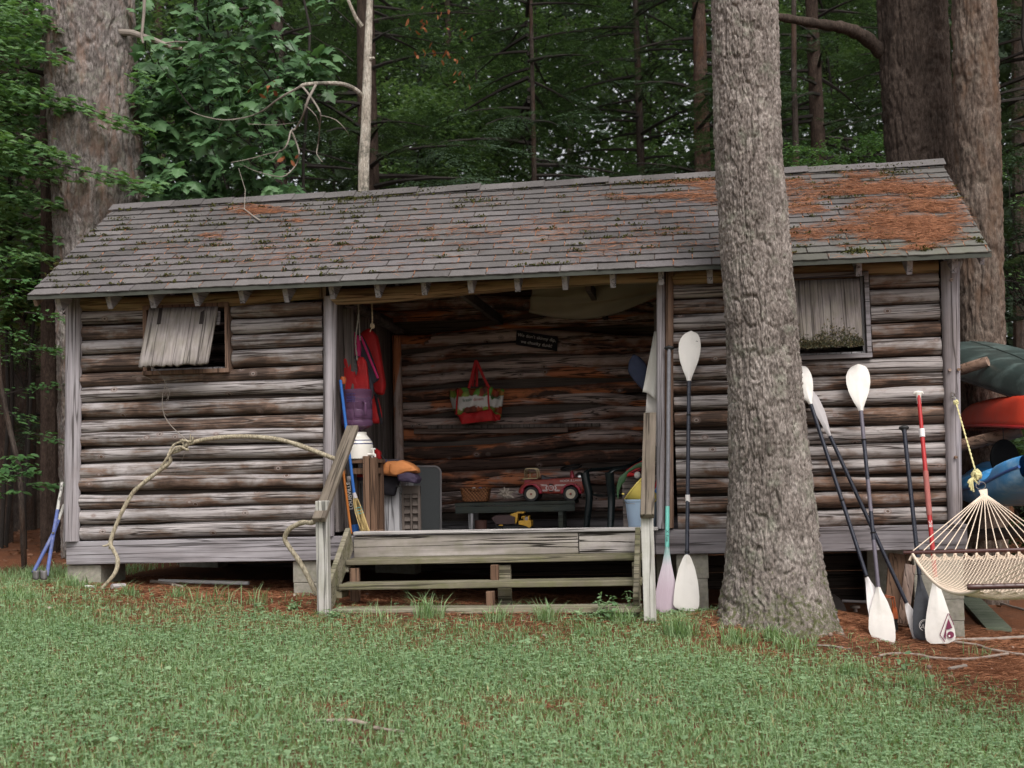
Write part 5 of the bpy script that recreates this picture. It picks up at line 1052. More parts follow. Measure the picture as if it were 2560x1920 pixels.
# ------------------------------------------------------------------ boats on the end wall rack
def hull(mb, A, B, beam, depth, up=True, n=26, k=14, rocker=.12, flat=.55, endpow=.6):
    """open canoe hull, keel from A to B; up False = upside down"""
    A, B = Vector(A), Vector(B); d = (B-A); L = d.length; d.normalize(); s = Vector((d.y, -d.x, 0)).normalized(); z = Vector((0, 0, 1 if up else -1)); q = []
    for i in range(n+1):
        t = i/n; w = max(.012, math.sin(math.pi*t)**endpow)*beam/2; e = (2*t-1)**2; zk = rocker*e**2.2; zg = depth+rocker*1.3*e**2
        for j in range(k+1):
            a = math.pi*(j/k)-math.pi/2; x = math.copysign(abs(math.sin(a))**flat, math.sin(a))*w; y = zk+(zg-zk)*(1-math.cos(a)**1.1 if math.cos(a) > 0 else 1); q.append(A+d*(L*t)+s*x+z*y)
    w_ = k+1; mb.add(q, [(i*w_+j, i*w_+j+1, (i+1)*w_+j+1, (i+1)*w_+j) for i in range(n) for j in range(k)]); return q, w_
M['gboat'] = plain('green_hull', (.030, .046, .042), .45, .25, 4, .4, 0, .1, (.22, .30, .28), .55); M['rboat'] = plain('red_hull', (.55, .045, .018), .42, .14, 5, .4, 0, 0, (.30, .05, .03), .5); M['bboat'] = plain('blue_hull', (.05, .27, .58), .38, .3, 5, .5, 0, 0, (.55, .70, .76), .7); M['bwell'] = plain('deep_blue_well', (.015, .07, .24), .4, .2, 5, .5)  # blue_hull: the pale patches are glare painted into the colour
def canoe(label, A, B, beam, depth, m, trim_m, up, **kw):
    t = thing('canoe', label, 'canoe', (Vector(A)+Vector(B))/2); mb = MB(); q, w_ = hull(mb, A, B, beam, depth, up, **kw); mb.build('hull', m, t, solid=.012)
    for j in (0, w_-1): MB().tube([q[i*w_+j] for i in range(0, len(q)//w_)], .014, 6).build('gunwale', trim_m, t)
    MB().tube([q[i*w_+w_//2]+Vector((0, 0, .004 if not up else -.004)) for i in range(len(q)//w_)], .010, 6).build('keel', m, t)
    for f in (.3, .7): i = int(f*(len(q)//w_)); MB().bar(q[i*w_]+Vector((0, 0, -.02)), q[i*w_+w_-1]+Vector((0, 0, -.02)), .06, .02).build('thwart', M['brown'], t)
    return t
canoe('dark green canoe upside down on the top of the side rack', P(2440, 822, 3.4)+Vector((0, .9, .0)), P(2610, 915, -.35), .86, .20, M['gboat'], M['black'], False, rocker=.07, flat=.6)
canoe('scuffed red canoe lying upside down under the green one', P(2490, 1012, 3.4)+Vector((.1, .7, 0)), P(2580, 980, -.4), .84, .22, M['rboat'], M['redm'], False, rocker=.03, flat=.38)
kt = thing('kayak', 'blue sit on top kayak with painted glare, lowest on the side rack', 'kayak', P(2520, 1260, .4)); A, B = P(2480, 1240, 3.4), P(2575, 1262, -.75)
d = (B-A).normalized(); s = Vector((d.y, -d.x, 0)).normalized(); L = (B-A).length; mb = MB()
def ksec(u, v):
    w = max(.02, math.sin(math.pi*min(max(v, .004), .996))**.45)*.42; a = u*2*math.pi; x = math.copysign(abs(math.cos(a))**.6, math.cos(a)); y = math.copysign(abs(math.sin(a))**.7, math.sin(a)); g_ = max(0, math.sin(v*38))**.5*max(0, math.sin(a))*(.10 if .1 < v < .93 else 0)
    return A+d*(L*v)+s*(x*w*(1-.5*g_))+Vector((0, 0, .10+.17*(2*v-1)**4+y*(.15 if y > 0 else .14)*(1-.45*(2*v-1)**8)-g_))
mb.grid(ksec, 40, 90); mb.build('hull', M['bboat'], kt)
mb = MB()
for sx in (-1, 1): mb.tube([A+d*(L*v)+s*(sx*max(.02, math.sin(math.pi*min(max(v, .004), .996))**.45)*.425)+Vector((0, 0, .10+.17*(2*v-1)**4)) for v in [k/40 for k in range(41)]], .012, 6)
o = mb.build('seam', M['bwell'], kt); o['kind'] = 'stuff'
rack = thing('boat_rack', 'rough pole rack holding the boats against the end wall', 'rack', P(2430, 1000, .6))
for (p0, p1, r, m) in (((2385, 930, .75), (2470, 903, .6), .045, 'postbrown'), ((2385, 1118, .5), (2552, 1078, .3), .05, 'postbrown'), ((2420, 1340, .9), (2640, 1325, .9), .05, 'dark')):
    a, b = P(*p0), P(*p1); b = a+(b-a)*1.0; MB().tube(wob(a, b, 6, .004), [r*1.0, r*.98, r, r*.97, r, r*.95, r*.9], 12).build('pole', M[m], rack)
for x, y in ((8.75, .3), (8.75, 2.4), (7.55, 2.4)):
    MB().tube([(x, y, G(x, y)-.1), (x, y, 1.9)], .06, 10).build('upright', M['postbrown'], rack)
dt = thing('rubber_pad', 'round black rubber pad hanging from a cord between the boats', 'pad', P(2511, 1145, .2)); c = P(2511, 1145, .2); q = Matrix.Rotation(R(90), 3, 'X') @ Matrix.Rotation(R(18), 3, 'Y')
MB().lathe([(0, .02), (.09, .02), (.118, .012), (.122, 0), (.118, -.012), (0, -.02)], 28, c, q, 1, 1.2).build('pad', plain('matt_rubber', (.008, .008, .008), .95, .3, 9, .05), dt); MB().tube([c+Vector((0, 0, .13)), c+Vector((.0, 0, .27))], .004, 6).build('cord', M['black'], dt)
# ------------------------------------------------------------------ tools and scraps outside
M['grey_steel'] = plain('muddy_steel', (.16, .15, .145), .5, .3)
dg = thing('hole_digger', 'blue handled post hole digger leaning at the left corner post', 'digger', PG(98, 1446)); M['bluep'] = plain('worn_blue_paint', (.075, .105, .27), .6, .35, 14, .3, 0, 0, (.25, .24, .25), .7)
g0 = PG(98, 1446)
for (a, b, c, e) in ((156, 1205, 132, 1332), (160, 1262, 135, 1332)):
    p0 = P(a, b, .05); pv = P(134, 1332, -.12); p1 = P(*((83, 1432) if a == 156 else (117, 1440)), -.32)
    MB().tube([p0, p0.lerp(pv, .55)], .014, 8).build('handle_grip', M['grpost'], dg); MB().tube([p0.lerp(pv, .55), pv, p1], .015, 8).build('handle', M['bluep'], dg)
for (l, r) in ((82, 98), (100, 118)):
    mb = MB(); mb.grid(lambda u, v, l=l, r=r: P(lerp(l, r, u), lerp(1424, 1447, v)+3*math.sin(u*3.1), -.34-.03*math.sin(u*3.1)), 6, 4); mb.build('scoop', M['grey_steel'], dg, solid=.004)
mb = MB(); mb.lathe([(0, -.006), (.008, -.004), (.008, .02), (0, .02)], 8, P(134, 1332, -.14), Matrix.Rotation(R(90), 3, 'X')); mb.build('pivot_bolt', M['steel'], dg)
def groundstick(name, label, pts, r0, r1, m, cat='stick', lift=.8, grp=None):
    q = [PG(x, y) for x, y in pts]; q = [Vector((p_.x, p_.y, p_.z+r0*lift+.012)) for p_ in q]; q = smooth(q, 3) if len(q) > 2 else q; n = len(q); mb = MB(); mb.tube(q, [lerp(r0, r1, i/(n-1))*.9*(1+.15*math.sin(i*2.1)) for i in range(n)], 8); return tag(mb.build(name, M[m]), label, cat, grp)
M['palestick'] = plain('pale_stick', (.30, .24, .20), .85, .3, 14)
for lb, pts, r0, r1, m in [('pale barked stick lying right of the emblem paddle', [(2349, 1607), (2440, 1606), (2500, 1604), (2560, 1600), (2620, 1598)], .013, .018, 'palestick'), ('stick angled away below the pale one at the right edge', [(2376, 1610), (2442, 1619), (2478, 1631), (2557, 1644), (2600, 1648)], .010, .012, 'palestick'),
    ('long crooked stick on the needles below the paddles', [(2198, 1647), (2231, 1641), (2291, 1643), (2337, 1652), (2412, 1655), (2472, 1649), (2520, 1641)], .009, .012, 'palestick'), ('thin dark twig on the needles by the pine root', [(2005, 1620), (2065, 1620), (2126, 1629)], .006, .008, 'deadwood'), ('short stub of branch at the right of the lawn edge', [(2373, 1680), (2415, 1673)], .012, .013, 'deadwood'),
    ('curved dark twig at the tips of the paddles', [(2265, 1594), (2290, 1601), (2312, 1602), (2326, 1597)], .008, .007, 'bark_twig'), ('broken pale branch lying in the middle of the lawn', [(790, 1813), (840, 1811), (880, 1812), (918, 1821)], .010, .013, 'palestick'), ('second half of the broken pale branch on the lawn', [(935, 1829), (980, 1836), (1018, 1840)], .010, .006, 'palestick'), ('twig lying low in the lawn below the broken branch', [(870, 1860), (900, 1880), (905, 1896)], .006, .004, 'palestick'),
    ('dark stick under the hammock past the pier', [(2420, 1490), (2470, 1503), (2530, 1522), (2600, 1540)], .012, .014, 'deadwood')]:
    groundstick('fallen_stick', lb, pts, r0, r1, m, grp='sticks fallen on the ground')
pa, pb_ = PG(2420, 1500), PG(2497, 1582); n_ = Vector((0, 0, 1)); mb = MB().bar(pa+Vector((0, 0, .03)), pb_+Vector((0, 0, .025)), .20, .035, (0, -.1, 1)); tag(mb.build('loose_plank', M['plank'], None, (pa+pb_)/2, False, .004), 'mossy green plank lying on the needles right of the pier', 'plank')
for lb, (a, b, Ya), (c, d, Yc), w, m in [('dark board leaning under the sill beside the right pier', (2250, 1385, .12), (2238, 1562, .05), .17, 'brown'), ('grey board leaning closest to the right pier', (2276, 1412, -.01), (2256, 1560, -.10), .08, 'post_b')]:
    p0, p1 = P(a, b, Ya), P(c, d, Yc); tag(MB().bar(p0, p1, w, .03, (0, -1, .1)).build('loose_plank', M[m], None, (p0+p1)/2, False, .003), lb, 'plank', 'boards propped under the shed')
a, b = P(397, 1452, .45), P(622, 1458, .45); tag(MB().tube([a, b], .017, 10).build('white_pipe', M['white2']), 'white pipe lying in the shade under the left bay', 'pipe')
for lb, pts, r, m in [('birch stick with white bark under the left bay', [(378, 1461), (420, 1466), (455, 1474)], .016, 'palestick'), ('grey lichen covered stick end by the vine foot', [(280, 1476), (312, 1474)], .024, 'greyblade'), ('small white stick on the needles left of the vine foot', [(212, 1473), (236, 1474)], .012, 'white2')]: groundstick('fallen_stick', lb, pts, r, r*.8, m, grp='sticks fallen on the ground')
wd = P(2062, 1535, .5); tag(MB().lathe([(0, .05), (.12, .05), (.165, .04), (.18, 0), (.165, -.04), (0, -.05)], 30, wd, Matrix.Rotation(R(80), 3, 'X') @ Matrix.Rotation(R(10), 3, 'Y')).build('old_wheel', plain('grey_rubber', (.06, .05, .045), .85, .3)), 'grey round wheel half buried under the shed beside the pine root', 'wheel')
a, b = P(2105, 1502, .6), P(2240, 1508, .6); tag(MB().tube([a, b], .012, 8).build('dark_pipe', M['greyblade']), 'thin grey pipe in the dark under the right bay', 'pipe')
ol = thing('orange_lantern', 'rusty orange lantern with a wire handle behind the white paddle blade', 'lantern', P(2238, 1545, -.1)); M['orange'] = plain('orange_paint', (.42, .095, .025), .5, .3, 20, .3, 0, 0, (.1, .04, .02), .5)
mb = MB(); q = [P(2212, 1488, -.1), P(2235, 1493, -.1), P(2238, 1512, -.1), P(2234, 1530, -.1)]; mb.tube(q, .005, 6); mb.tube([p_+Vector((-.01, .05, -.012)) for p_ in q], .005, 6); mb.tube([q[1], q[1]+Vector((-.01, .05, -.012))], .005, 6); mb.build('wire_handle', M['orange'], ol)
c = P(2236, 1532, -.08); MB().box(c, (.05, .07, .09), taper=.35).build('body', M['orange'], ol, bevel=.008); MB().box(c+Vector((.0, 0, -.09)), (.04, .05, .10)).build('base', M['black'], ol, bevel=.006)
# ------------------------------------------------------------------ inside the bay
FZ = .035
def lay(name, px, Yc, r, h, n=24): pass
M['crock'] = plain('glazed_crock', (.70, .66, .60), .25, .05, 6, .5); M['navy'] = plain('navy_stripe', (.02, .025, .12), .3, .1)
M['red'] = plain('red_nylon', (.45, .020, .022), .6, .25, 12, .25, 0, .3); M['pink'] = plain('pink_nylon', (.50, .025, .13), .6, .2, 12, .25, 0, .3); M['char'] = plain('charcoal_nylon', (.045, .042, .055), .7, .25, 12, .2, 0, .3); M['oran'] = plain('faded_orange_cloth', (.52, .20, .07), .75, .22, 9, .2, 0, .4); M['blackc'] = plain('black_cloth', (.018, .016, .020), .8, .3, 12, .2, 0, .4); M['purp'] = plain('dark_purple_cloth', (.055, .04, .07), .7, .3, 12, .2)
M['mesh'] = plain('grey_mesh', (.16, .15, .15), .8, .5, 80, .2)
def jugmat():
    m, nt, b = start('tinted_plastic'); b.inputs['Base Color'].default_value = (.23, .12, .22, 1); b.inputs['Roughness'].default_value = .12; b.inputs['IOR'].default_value = 1.2; b.inputs['Transmission Weight'].default_value = .62; b.inputs['Specular IOR Level'].default_value = .5
    nt.links.new(nd(nt, 'ShaderNodeBump', {'Height': noise(nt, objco(nt), 7, 2), 'Strength': .3, 'Distance': .02}).outputs[0], b.inputs['Normal']); return m
M['jug'] = jugmat()
# crock stand, crock, water bottle
ck = P(896, 1148, .31); S = 3367.17/11.13
stn = thing('crock_stand', 'brown wooden stand with two upright boards under the white crock', 'stand', (ck.x, .4, FZ))
for l, r, t, b in ((913, 925, 1140, 1336), (930, 942, 1144, 1336)):
    p0, p1 = P(l, b, .22), P(r, t, .22); c = (p0+p1)/2; MB().box(c, (p1.x-p0.x, .09, p1.z-FZ*0-p0.z)).build('leg', M['brown'], stn, c, False, .006)
for x in (ck.x-.09, ck.x+.13): MB().box((x, .55, (FZ+ck.z)/2), (.04, .08, ck.z-FZ-.02)).build('leg', M['brown'], stn, (x, .55, .3), False, .004)
MB().box((ck.x+.02, .40, ck.z-.02), (.30, .40, .03)).build('top_board', M['brown'], stn, smooth=False, bevel=.004); MB().box((ck.x+.02, .40, ck.z-.10), (.26, .34, .05)).build('apron', M['brown'], stn, smooth=False, bevel=.004)
for l, r in ((926, 942), (942, 958)): c = P((l+r)/2, 1331, .18); MB().box(c, ((r-l)/S, .12, .045)).build('foot', M['brown'], stn, bevel=.01)
cr = thing('water_crock', 'white glazed crock with two navy stripes and a white spigot', 'crock', ck)
MB().lathe([(0, 0), (.118, 0), (.124, .006), (.125, .10), (.121, .135), (.105, .165), (.085, .188), (.074, .205), (.074, .222), (.07, .226), (0, .226)], 36, ck).build('body', M['crock'], cr)
for z, r in ((.135, .1225), (.168, .1045)):
    z = {.135: .128, .168: .156}[z]; r = {.128: .1235, .156: .1125}[z]; MB().lathe([(r+.0005, z-.004), (r+.0018, z-.003), (r-.0005, z+.004)], 36, ck).build('stripe', M['navy'], cr)
sp = ck+Vector((.105, -.07, .035)); mb = MB(); mb.tube([sp, sp+Vector((.05, -.02, 0)), sp+Vector((.065, -.03, -.004))], [.012, .010, .008], 10); mb.tube([sp+Vector((.045, -.02, -.012)), sp+Vector((.045, -.02, .045))], .008, 8); mb.tube([sp+Vector((.028, -.012, .045)), sp+Vector((.062, -.028, .045))], .007, 8); mb.tube([sp+Vector((.062, -.03, 0)), sp+Vector((.062, -.03, -.022))], .008, 8); mb.build('spigot', M['white'], cr)
jb = ck+Vector((-.005, 0, .218)); jug = thing('water_bottle', 'purple tinted water bottle upside down on the white crock', 'bottle', jb)
MB().lathe([(.028, .0), (.03, .02), (.075, .035), (.122, .055), (.13, .075), (.13, .10), (.125, .108), (.130, .118), (.130, .19), (.125, .198), (.130, .206), (.130, .30), (.127, .315), (.131, .325), (.131, .352), (.120, .365), (.05, .37), (0, .368)], 40, jb).build('bottle', M['jug'], jug)
mb = MB(); c = jb+Vector((.055, -.118, .0)); mb.tube(smooth([c+Vector((.02, .02, .255)), c+Vector((.048, -.012, .25)), c+Vector((.05, -.02, .20)), c+Vector((.048, -.015, .145)), c+Vector((.02, .01, .135))], 4), .011, 8); mb.tube(smooth([c+Vector((.0, .01, .26)), c+Vector((-.035, -.012, .25)), c+Vector((-.04, -.014, .20)), c+Vector((-.035, -.012, .14)), c+Vector((.0, .0, .13))], 4), .007, 8); mb.build('handle', M['jug'], jug)
mb = MB(); [mb.add([on_plane(x, y, jb+Vector((0, -.132, .2)), (0, -1, 0)) for x, y in ((866, y0), (888, y0), (888, y0+1.4), (866, y0+1.4))], [(0, 1, 2, 3)]) for y0 in (984, 990, 994, 998, 1002)]; mb.build('printed_label', M['navy'], jug, smooth=False, solid=.0008)
# broom, bat, stick
br = thing('straw_broom', 'straw broom with a blue handle standing beside the crock stand', 'broom', P(912, 1337, .12)); a, b, c = P(851, 950, .06), P(885, 1232, .10), P(913, 1336, .10)
M['bluew'] = plain('blue_handle', (.03, .13, .42), .4, .12, 20, .4); M['straw'] = wood('broom_straw', 2, (.60, .47, .24), (.44, .32, .14), (.20, .13, .05), .5, fine=60)
MB().tube([a, b], .0125, 12).build('handle', M['bluew'], br); MB().tube([b, b.lerp(c, .13)], [.015, .02], 12).build('ferrule', M['greyblade'], br)
mb = MB(); d = (c-b)
for i in range(90):
    u = random.uniform(-1, 1); v = random.uniform(-1, 1); p0 = b.lerp(c, .10)+Vector((u*.014, v*.012, 0)); p1 = b.lerp(c, .45)+Vector((u*.030, v*.02, 0)); p2 = b.lerp(c, 1)+Vector((u*.034+.012, v*.022, random.uniform(-.012, .01))); mb.tube(smooth([p0, p1, p2], 3), .0028, 4)
mb.build('bristles', M['straw'], br); M['tealt'] = plain('teal_twine', (.08, .35, .38), .7)
for f, w in ((.36, .030), (.43, .031), (.50, .033)): q = b.lerp(c, f); MB().tube([q+Vector((w*math.cos(k*.63), .021*math.sin(k*.63), w*.2*math.cos(k*.63))) for k in range(11)], .0028, 5).build('twine', M['tealt'], br)
bt_ = thing('baseball_bat', 'black baseball bat with white lettering leaning behind the broom', 'bat', P(889, 1336, .2)); a, b = P(864, 1130, .14), P(889, 1336, .2); MB().tube([b, b.lerp(a, .02), b.lerp(a, .35), b.lerp(a, .7), b.lerp(a, .96), b.lerp(a, .97), a], [.02, .031, .031, .017, .012, .02, .02], 14).build('barrel', M['ink'], bt_)
u = (a-b).normalized(); text('lettering', 'LOUISVILLE', b.lerp(a, .47)+Vector((.0, -.031, 0)), u, (-1, 0, 0), .045, M['whiteink'], bt_)
mb = MB(); q = b.lerp(a, .08); mb.tube([q-u*.03, q+u*.03], .0322, 14); mb.build('band', M['bluew'], bt_); mb = MB(); mb.tube([b.lerp(a, .62)-u*.05, b.lerp(a, .62)+u*.06], [.0215, .0175], 12); mb.build('grip_print', M['greyblade'], bt_)
a, b = P(852, 1130, .12), P(878, 1334, .12); tag(MB().tube([a, b], .011, 10).build('orange_stick', plain('orange_wood', (.42, .14, .03), .35, .2, 20)), 'orange varnished stick leaning left of the black bat', 'stick')
# storage cabinet with louvred door and things on it
cz = P(950, 1207, .75).z; x0, x1, x2 = P(890, 1300, .75).x, P(1002, 1300, .75).x, P(1053, 1300, .80).x
cab = thing('storage_cabinet', 'grey wooden storage cabinet with a brown louvred door beside it', 'cabinet', ((x0+x1)/2, 1, FZ))
for k in range(3): xx = lerp(x0, x1, (k+.5)/3); MB().box((xx, .77, (FZ+cz)/2), ((x1-x0)/3-.003, .03, cz-FZ)).build('front_board', M['chest'], cab, (xx, .77, .3), False, .003)
for xx in (x0+.015, x1-.015): MB().box((xx, 1.06, (FZ+cz)/2), (.03, .52, cz-FZ)).build('side_panel', M['chest'], cab, (xx, 1.06, .3), False, .003)
MB().box(((x0+x1)/2, 1.04, cz+.012), (x1-x0+.03, .6, .024)).build('lid', M['chest'], cab, smooth=False, bevel=.004)
dz = P(1030, 1214, .8).z; dr = MB(); W2 = x2-x1-.006; xm = (x1+x2)/2; w_ = W2/2
for xx, ww in ((x1+.012, .022), (xm, .016), (x2-.014, .022)): dr.box((xx, .80, (FZ+dz)/2), (ww, .03, dz-FZ))
dr.box((xm, .80, dz-.035), (W2, .0298, .07)); dr.box((xm, .80, FZ+.045), (W2, .0298, .09)); dr.box((xm, .82, (FZ+dz)/2), (W2, .008, dz-FZ-.01)); door = dr.build('louvred_door', M['louvre'], cab, smooth=False, bevel=.002)
for k in range(6):
    z = lerp(FZ+.115, dz-.095, k/5)
    for xx in (xm-w_/2, xm+w_/2): MB().box((xx, .803, z), (w_-.022, .022, .034), Matrix.Rotation(R(-28), 3, 'X')).build('slat', M['louvre'], door, (xx, .803, z), False)
def cushion(name, label, cat, poly, Yc, d, m, parent=None, round_=.02, wr=.006, org=None):
    """soft padded shape from an outline seen at depth Yc, d thick"""
    poly = [(lerp(a_[0], b_[0], k/3), lerp(a_[1], b_[1], k/3)) for a_, b_ in zip(poly, poly[1:]+poly[:1]) for k in range(3)]
    ctr = P(sum(q[0] for q in poly)/len(poly), sum(q[1] for q in poly)/len(poly), Yc); pts = [P(x, y, Yc) for x, y in poly]; mb = MB(); n = len(pts); rings_ = []
    for (k, y) in ((.86, -d/2), (.96, -d*.42), (1.03, -d*.2), (1.03, d*.2), (.96, d*.42), (.86, d/2)): rings_.append([ctr+(p_-ctr)*k+Vector((0, y+wr*random.uniform(-1, 1), wr*random.uniform(-1, 1))) for p_ in pts])
    q = [v for r_ in rings_ for v in r_]+[ctr+Vector((0, -d*.56, 0)), ctr+Vector((0, d*.56, 0))]; fs = [(i*n+k, i*n+(k+1) % n, (i+1)*n+(k+1) % n, (i+1)*n+k) for i in range(5) for k in range(n)]+[((k+1) % n, k, 6*n) for k in range(n)]+[(5*n+k, 5*n+(k+1) % n, 6*n+1) for k in range(n)]
    mb.add(q, fs); o = mb.build(name, m, parent); s_ = o.modifiers.new('soft', 'SUBSURF'); s_.levels = 1; s_.render_levels = 1
    if label: tag(o, label, cat)
    return o
def strip(mb, pts, Yc, w, t=.006): mb.tube(smooth([P(x, y, Yc) for x, y in pts], 3), w, 8, True, .3, (0, 1, 0))
lv = thing('folded_life_vest', 'faded orange life vest folded on top of the storage cabinet', 'life vest', P(990, 1190, .8))
cushion('body', None, None, [(940, 1158), (965, 1150), (1000, 1149), (1025, 1157), (1044, 1170), (1047, 1182), (1030, 1188), (1000, 1192), (965, 1187), (941, 1180)], .74, .30, M['oran'], lv); cushion('fold', None, None, [(975, 1158), (1005, 1150), (1035, 1165), (1046, 1178), (1020, 1180), (990, 1190), (975, 1184)], .60, .10, M['oran'], lv)
mb = MB(); strip(mb, [(967, 1150), (958, 1158), (950, 1170), (949, 1186)], .585, .010); mb.build('strap', plain('navy_strap', (.02, .03, .1), .7), lv); mb = MB(); strip(mb, [(958, 1154), (985, 1150), (1005, 1152)], .60, .008); mb.build('strap', M['char'], lv)
cushion('black_bag', 'black cloth bag draped over the cabinet front below the orange vest', 'bag', [(942, 1186), (970, 1190), (996, 1190), (1000, 1202), (992, 1222), (987, 1240), (962, 1237), (943, 1230)], .70, .08, M['blackc'])
cushion('dark_vest', 'dark purple vest bundled under the orange one at the cabinet corner', 'life vest', [(996, 1186), (1020, 1178), (1042, 1184), (1051, 1198), (1046, 1209), (1020, 1205), (1000, 1203)], .66, .22, M['purp']); mb = MB(); mb.tube(smooth([P(x, y, .60) for x, y in ((990, 1215), (1004, 1219), (1003, 1236), (999, 1230))], 3), .004, 5); tag(mb.build('cord_loop', M['black']), 'black cord loop hanging at the cabinet corner', 'cord')
cushion('striped_cloth', 'dark cloth with a red band folded behind the stand legs', 'cloth', [(880, 1180), (910, 1176), (915, 1200), (884, 1203)], .6, .2, M['purp']); mb = MB(); strip(mb, [(882, 1190), (900, 1189), (914, 1190)], .49, .012); tag(mb.build('red_band', M['red']), 'red strap on the cloth behind the stand legs', 'strap')
# folding table
tb = thing('folding_table', 'grey folding table leaning upright against the back wall', 'table', P(1060, 1333, 2.05)); M['tgrey'] = plain('table_grey', (.155, .165, .165), .55, .06, 60); poly = [(1000, 1336), (1000, 1166)]+[(1085+17*math.sin(R(a)), 1183-17*math.cos(R(a))) for a in range(0, 91, 15)]+[(1102, 1330), (1098, 1336)]
mb = MB(); mb.prism(poly, .045, lambda u, v, w: P(u, v, 2.05)+Vector((0, w, 0))); mb.build('table_top', M['tgrey'], tb, smooth=False, bevel=.008); mb = MB(); q = [P(x, y, 2.04) for x, y in poly[1:-1]]; mb.tube(q, .010, 6); mb.build('edge_trim', M['greyblade'], tb)
# bench with toys
bz = P(1290, 1255, 1.75).z; bx0, bx1 = P(1136, 1260, 1.75).x, P(1438, 1260, 1.75).x; bn_ = thing('bench', 'dark green painted bench along the back wall holding toys', 'bench', ((bx0+bx1)/2, 1.95, FZ))
MB().box(((bx0+bx1)/2, 1.96, bz-.014), (bx1-bx0, .42, .028)).build('seat', M['bench'], bn_, smooth=False, bevel=.004); MB().box(((bx0+bx1)/2, 1.775, bz-.063), (bx1-bx0-.01, .03, .065)).build('apron', M['bench'], bn_, smooth=False, bevel=.003)
for xx in (P(1176, 1300, 1.75).x, bx1-.14):
    for yy in (1.80, 2.10): MB().box((xx, yy, (FZ+bz-.03)/2), (.045, .05, bz-.03-FZ)).build('leg', M['chest'] if xx < 3.5 else M['bench'], bn_, smooth=False, bevel=.003)
# basket
def wick():
    m, nt, b = start('wicker'); v = nd(nt, 'ShaderNodeTexCoord').outputs['Object']; w1 = nd(nt, 'ShaderNodeTexWave', {'Vector': v, 'Scale': 18., 'Distortion': .6}, bands_direction='DIAGONAL'); k = nd(nt, 'ShaderNodeTexChecker', {'Vector': v, 'Scale': 70.}); f = ma(nt, 'ADD', ma(nt, 'MULTIPLY', w1, .5), ma(nt, 'MULTIPLY', k.outputs['Fac'], .5))
    fin(nt, b, ramp(nt, f, [(.2, (.07, .026, .010)), (.55, (.22, .085, .032)), (.9, (.36, .16, .07))]), .6, f, .8, .004); return m
M['wick'] = wick(); bs = P(1190, 1253, 1.92); bk = thing('wicker_basket', 'small brown wicker basket on the left end of the bench', 'basket', bs); mb = MB(); L1, W1, H1 = .135, .09, .115
def bwall(u, v):
    a = u*2*math.pi; k = .86+.16*v; x = math.copysign(abs(math.cos(a))**.35, math.cos(a))*L1*k; y = math.copysign(abs(math.sin(a))**.35, math.sin(a))*W1*k; return bs+Vector((x, y, H1*v+.006*math.sin(a*2)*v))
mb.grid(bwall, 60, 12); mb.build('body', M['wick'], bk, solid=.008); mb = MB(); mb.tube([bwall(k/60, 1) for k in range(61)], .010, 6); mb.build('rim', M['wick'], bk); mb = MB(); mb.tube(smooth([bs+Vector((-.03, -.10, .118)), bs+Vector((-.02, -.108, .108)), bs+Vector((.06, -.108, .108)), bs+Vector((.07, -.10, .118))], 3), .009, 6); mb.build('handle', M['wick'], bk)
MB().box(bs+Vector((0, 0, .06)), (.2, .12, .02)).build('bottom', M['wick'], bk, smooth=False)
for dx, m, lb in ((-.012, 'white', 'white ball lying in the wicker basket'), (.05, 'bluep', 'dull blue ball lying in the wicker basket'), (.085, 'brown', 'dark wooden knob sticking out of the wicker basket')): tag(MB().lathe([(.022*math.sin(R(a)), -.022*math.cos(R(a))) for a in range(0, 181, 20)], 14, bs+Vector((dx, -.04, .113))).build('ball', M[m]), lb, 'ball')
# star ornament
M['star'] = plain('woody_star', (.50, .43, .36), .8, .4, 20, .2, 0, .4); sc0 = P(1263, 1236, 1.85); mb = MB()
for k in range(9):
    a = k*2*math.pi/9+.3; L = .075 if k not in (0, 8) else .10
    d = Vector((math.cos(a), -.25*(k % 2), math.sin(a))); e = sc0+d*L*(1.0 if d.z > -.6 else .62); s = Vector((-d.z, 0, d.x))*.036; mb.add([sc0+s+Vector((0, -.012, 0)), sc0-s+Vector((0, -.012, 0)), e, sc0+Vector((0, -.034, 0))+d*.022, sc0+Vector((0, .015, 0))], [(0, 3, 2), (3, 1, 2), (1, 4, 2), (4, 0, 2), (0, 1, 3)])
tag(mb.build('star_ornament', M['star'], None, None, False), 'dried wooden star ornament standing between the basket and the red toy', 'ornament')
# red ride-on toy
YT = 1.80; toy = thing('toy_fire_engine', 'red metal ride on toy engine with cream wheels on the bench', 'toy car', P(1377, 1253, 1.92)); M['toyred'] = plain('toy_red', (.30, .045, .030), .35, .2, 8, .5, 0, 0, (.10, .03, .02), .4); M['toypink'] = plain('toy_fender_red', (.40, .03, .055), .35, .12, 8, .5); M['cream'] = plain('cream_disc', (.60, .52, .40), .5, .1, 14)
def tp(x, y): return (1270+x*.1145, 1150+y*.1145)
def toyprism(name, pl, y0, d, m, bev=.006, par=None): return MB().prism([tp(*q) for q in pl], d, lambda u, v, w: P(u, v, YT)+Vector((0, y0+w, 0))).build(name, m, par or toy, smooth=False, bevel=bev)
body = toyprism('body', [(200, 690), (250, 590), (330, 515), (400, 480), (560, 440), (720, 430), (900, 410), (1100, 398), (1300, 385), (1500, 385), (1640, 400), (1655, 480), (1655, 640), (1640, 740), (210, 742)], .06, .20, M['toyred'], .02)
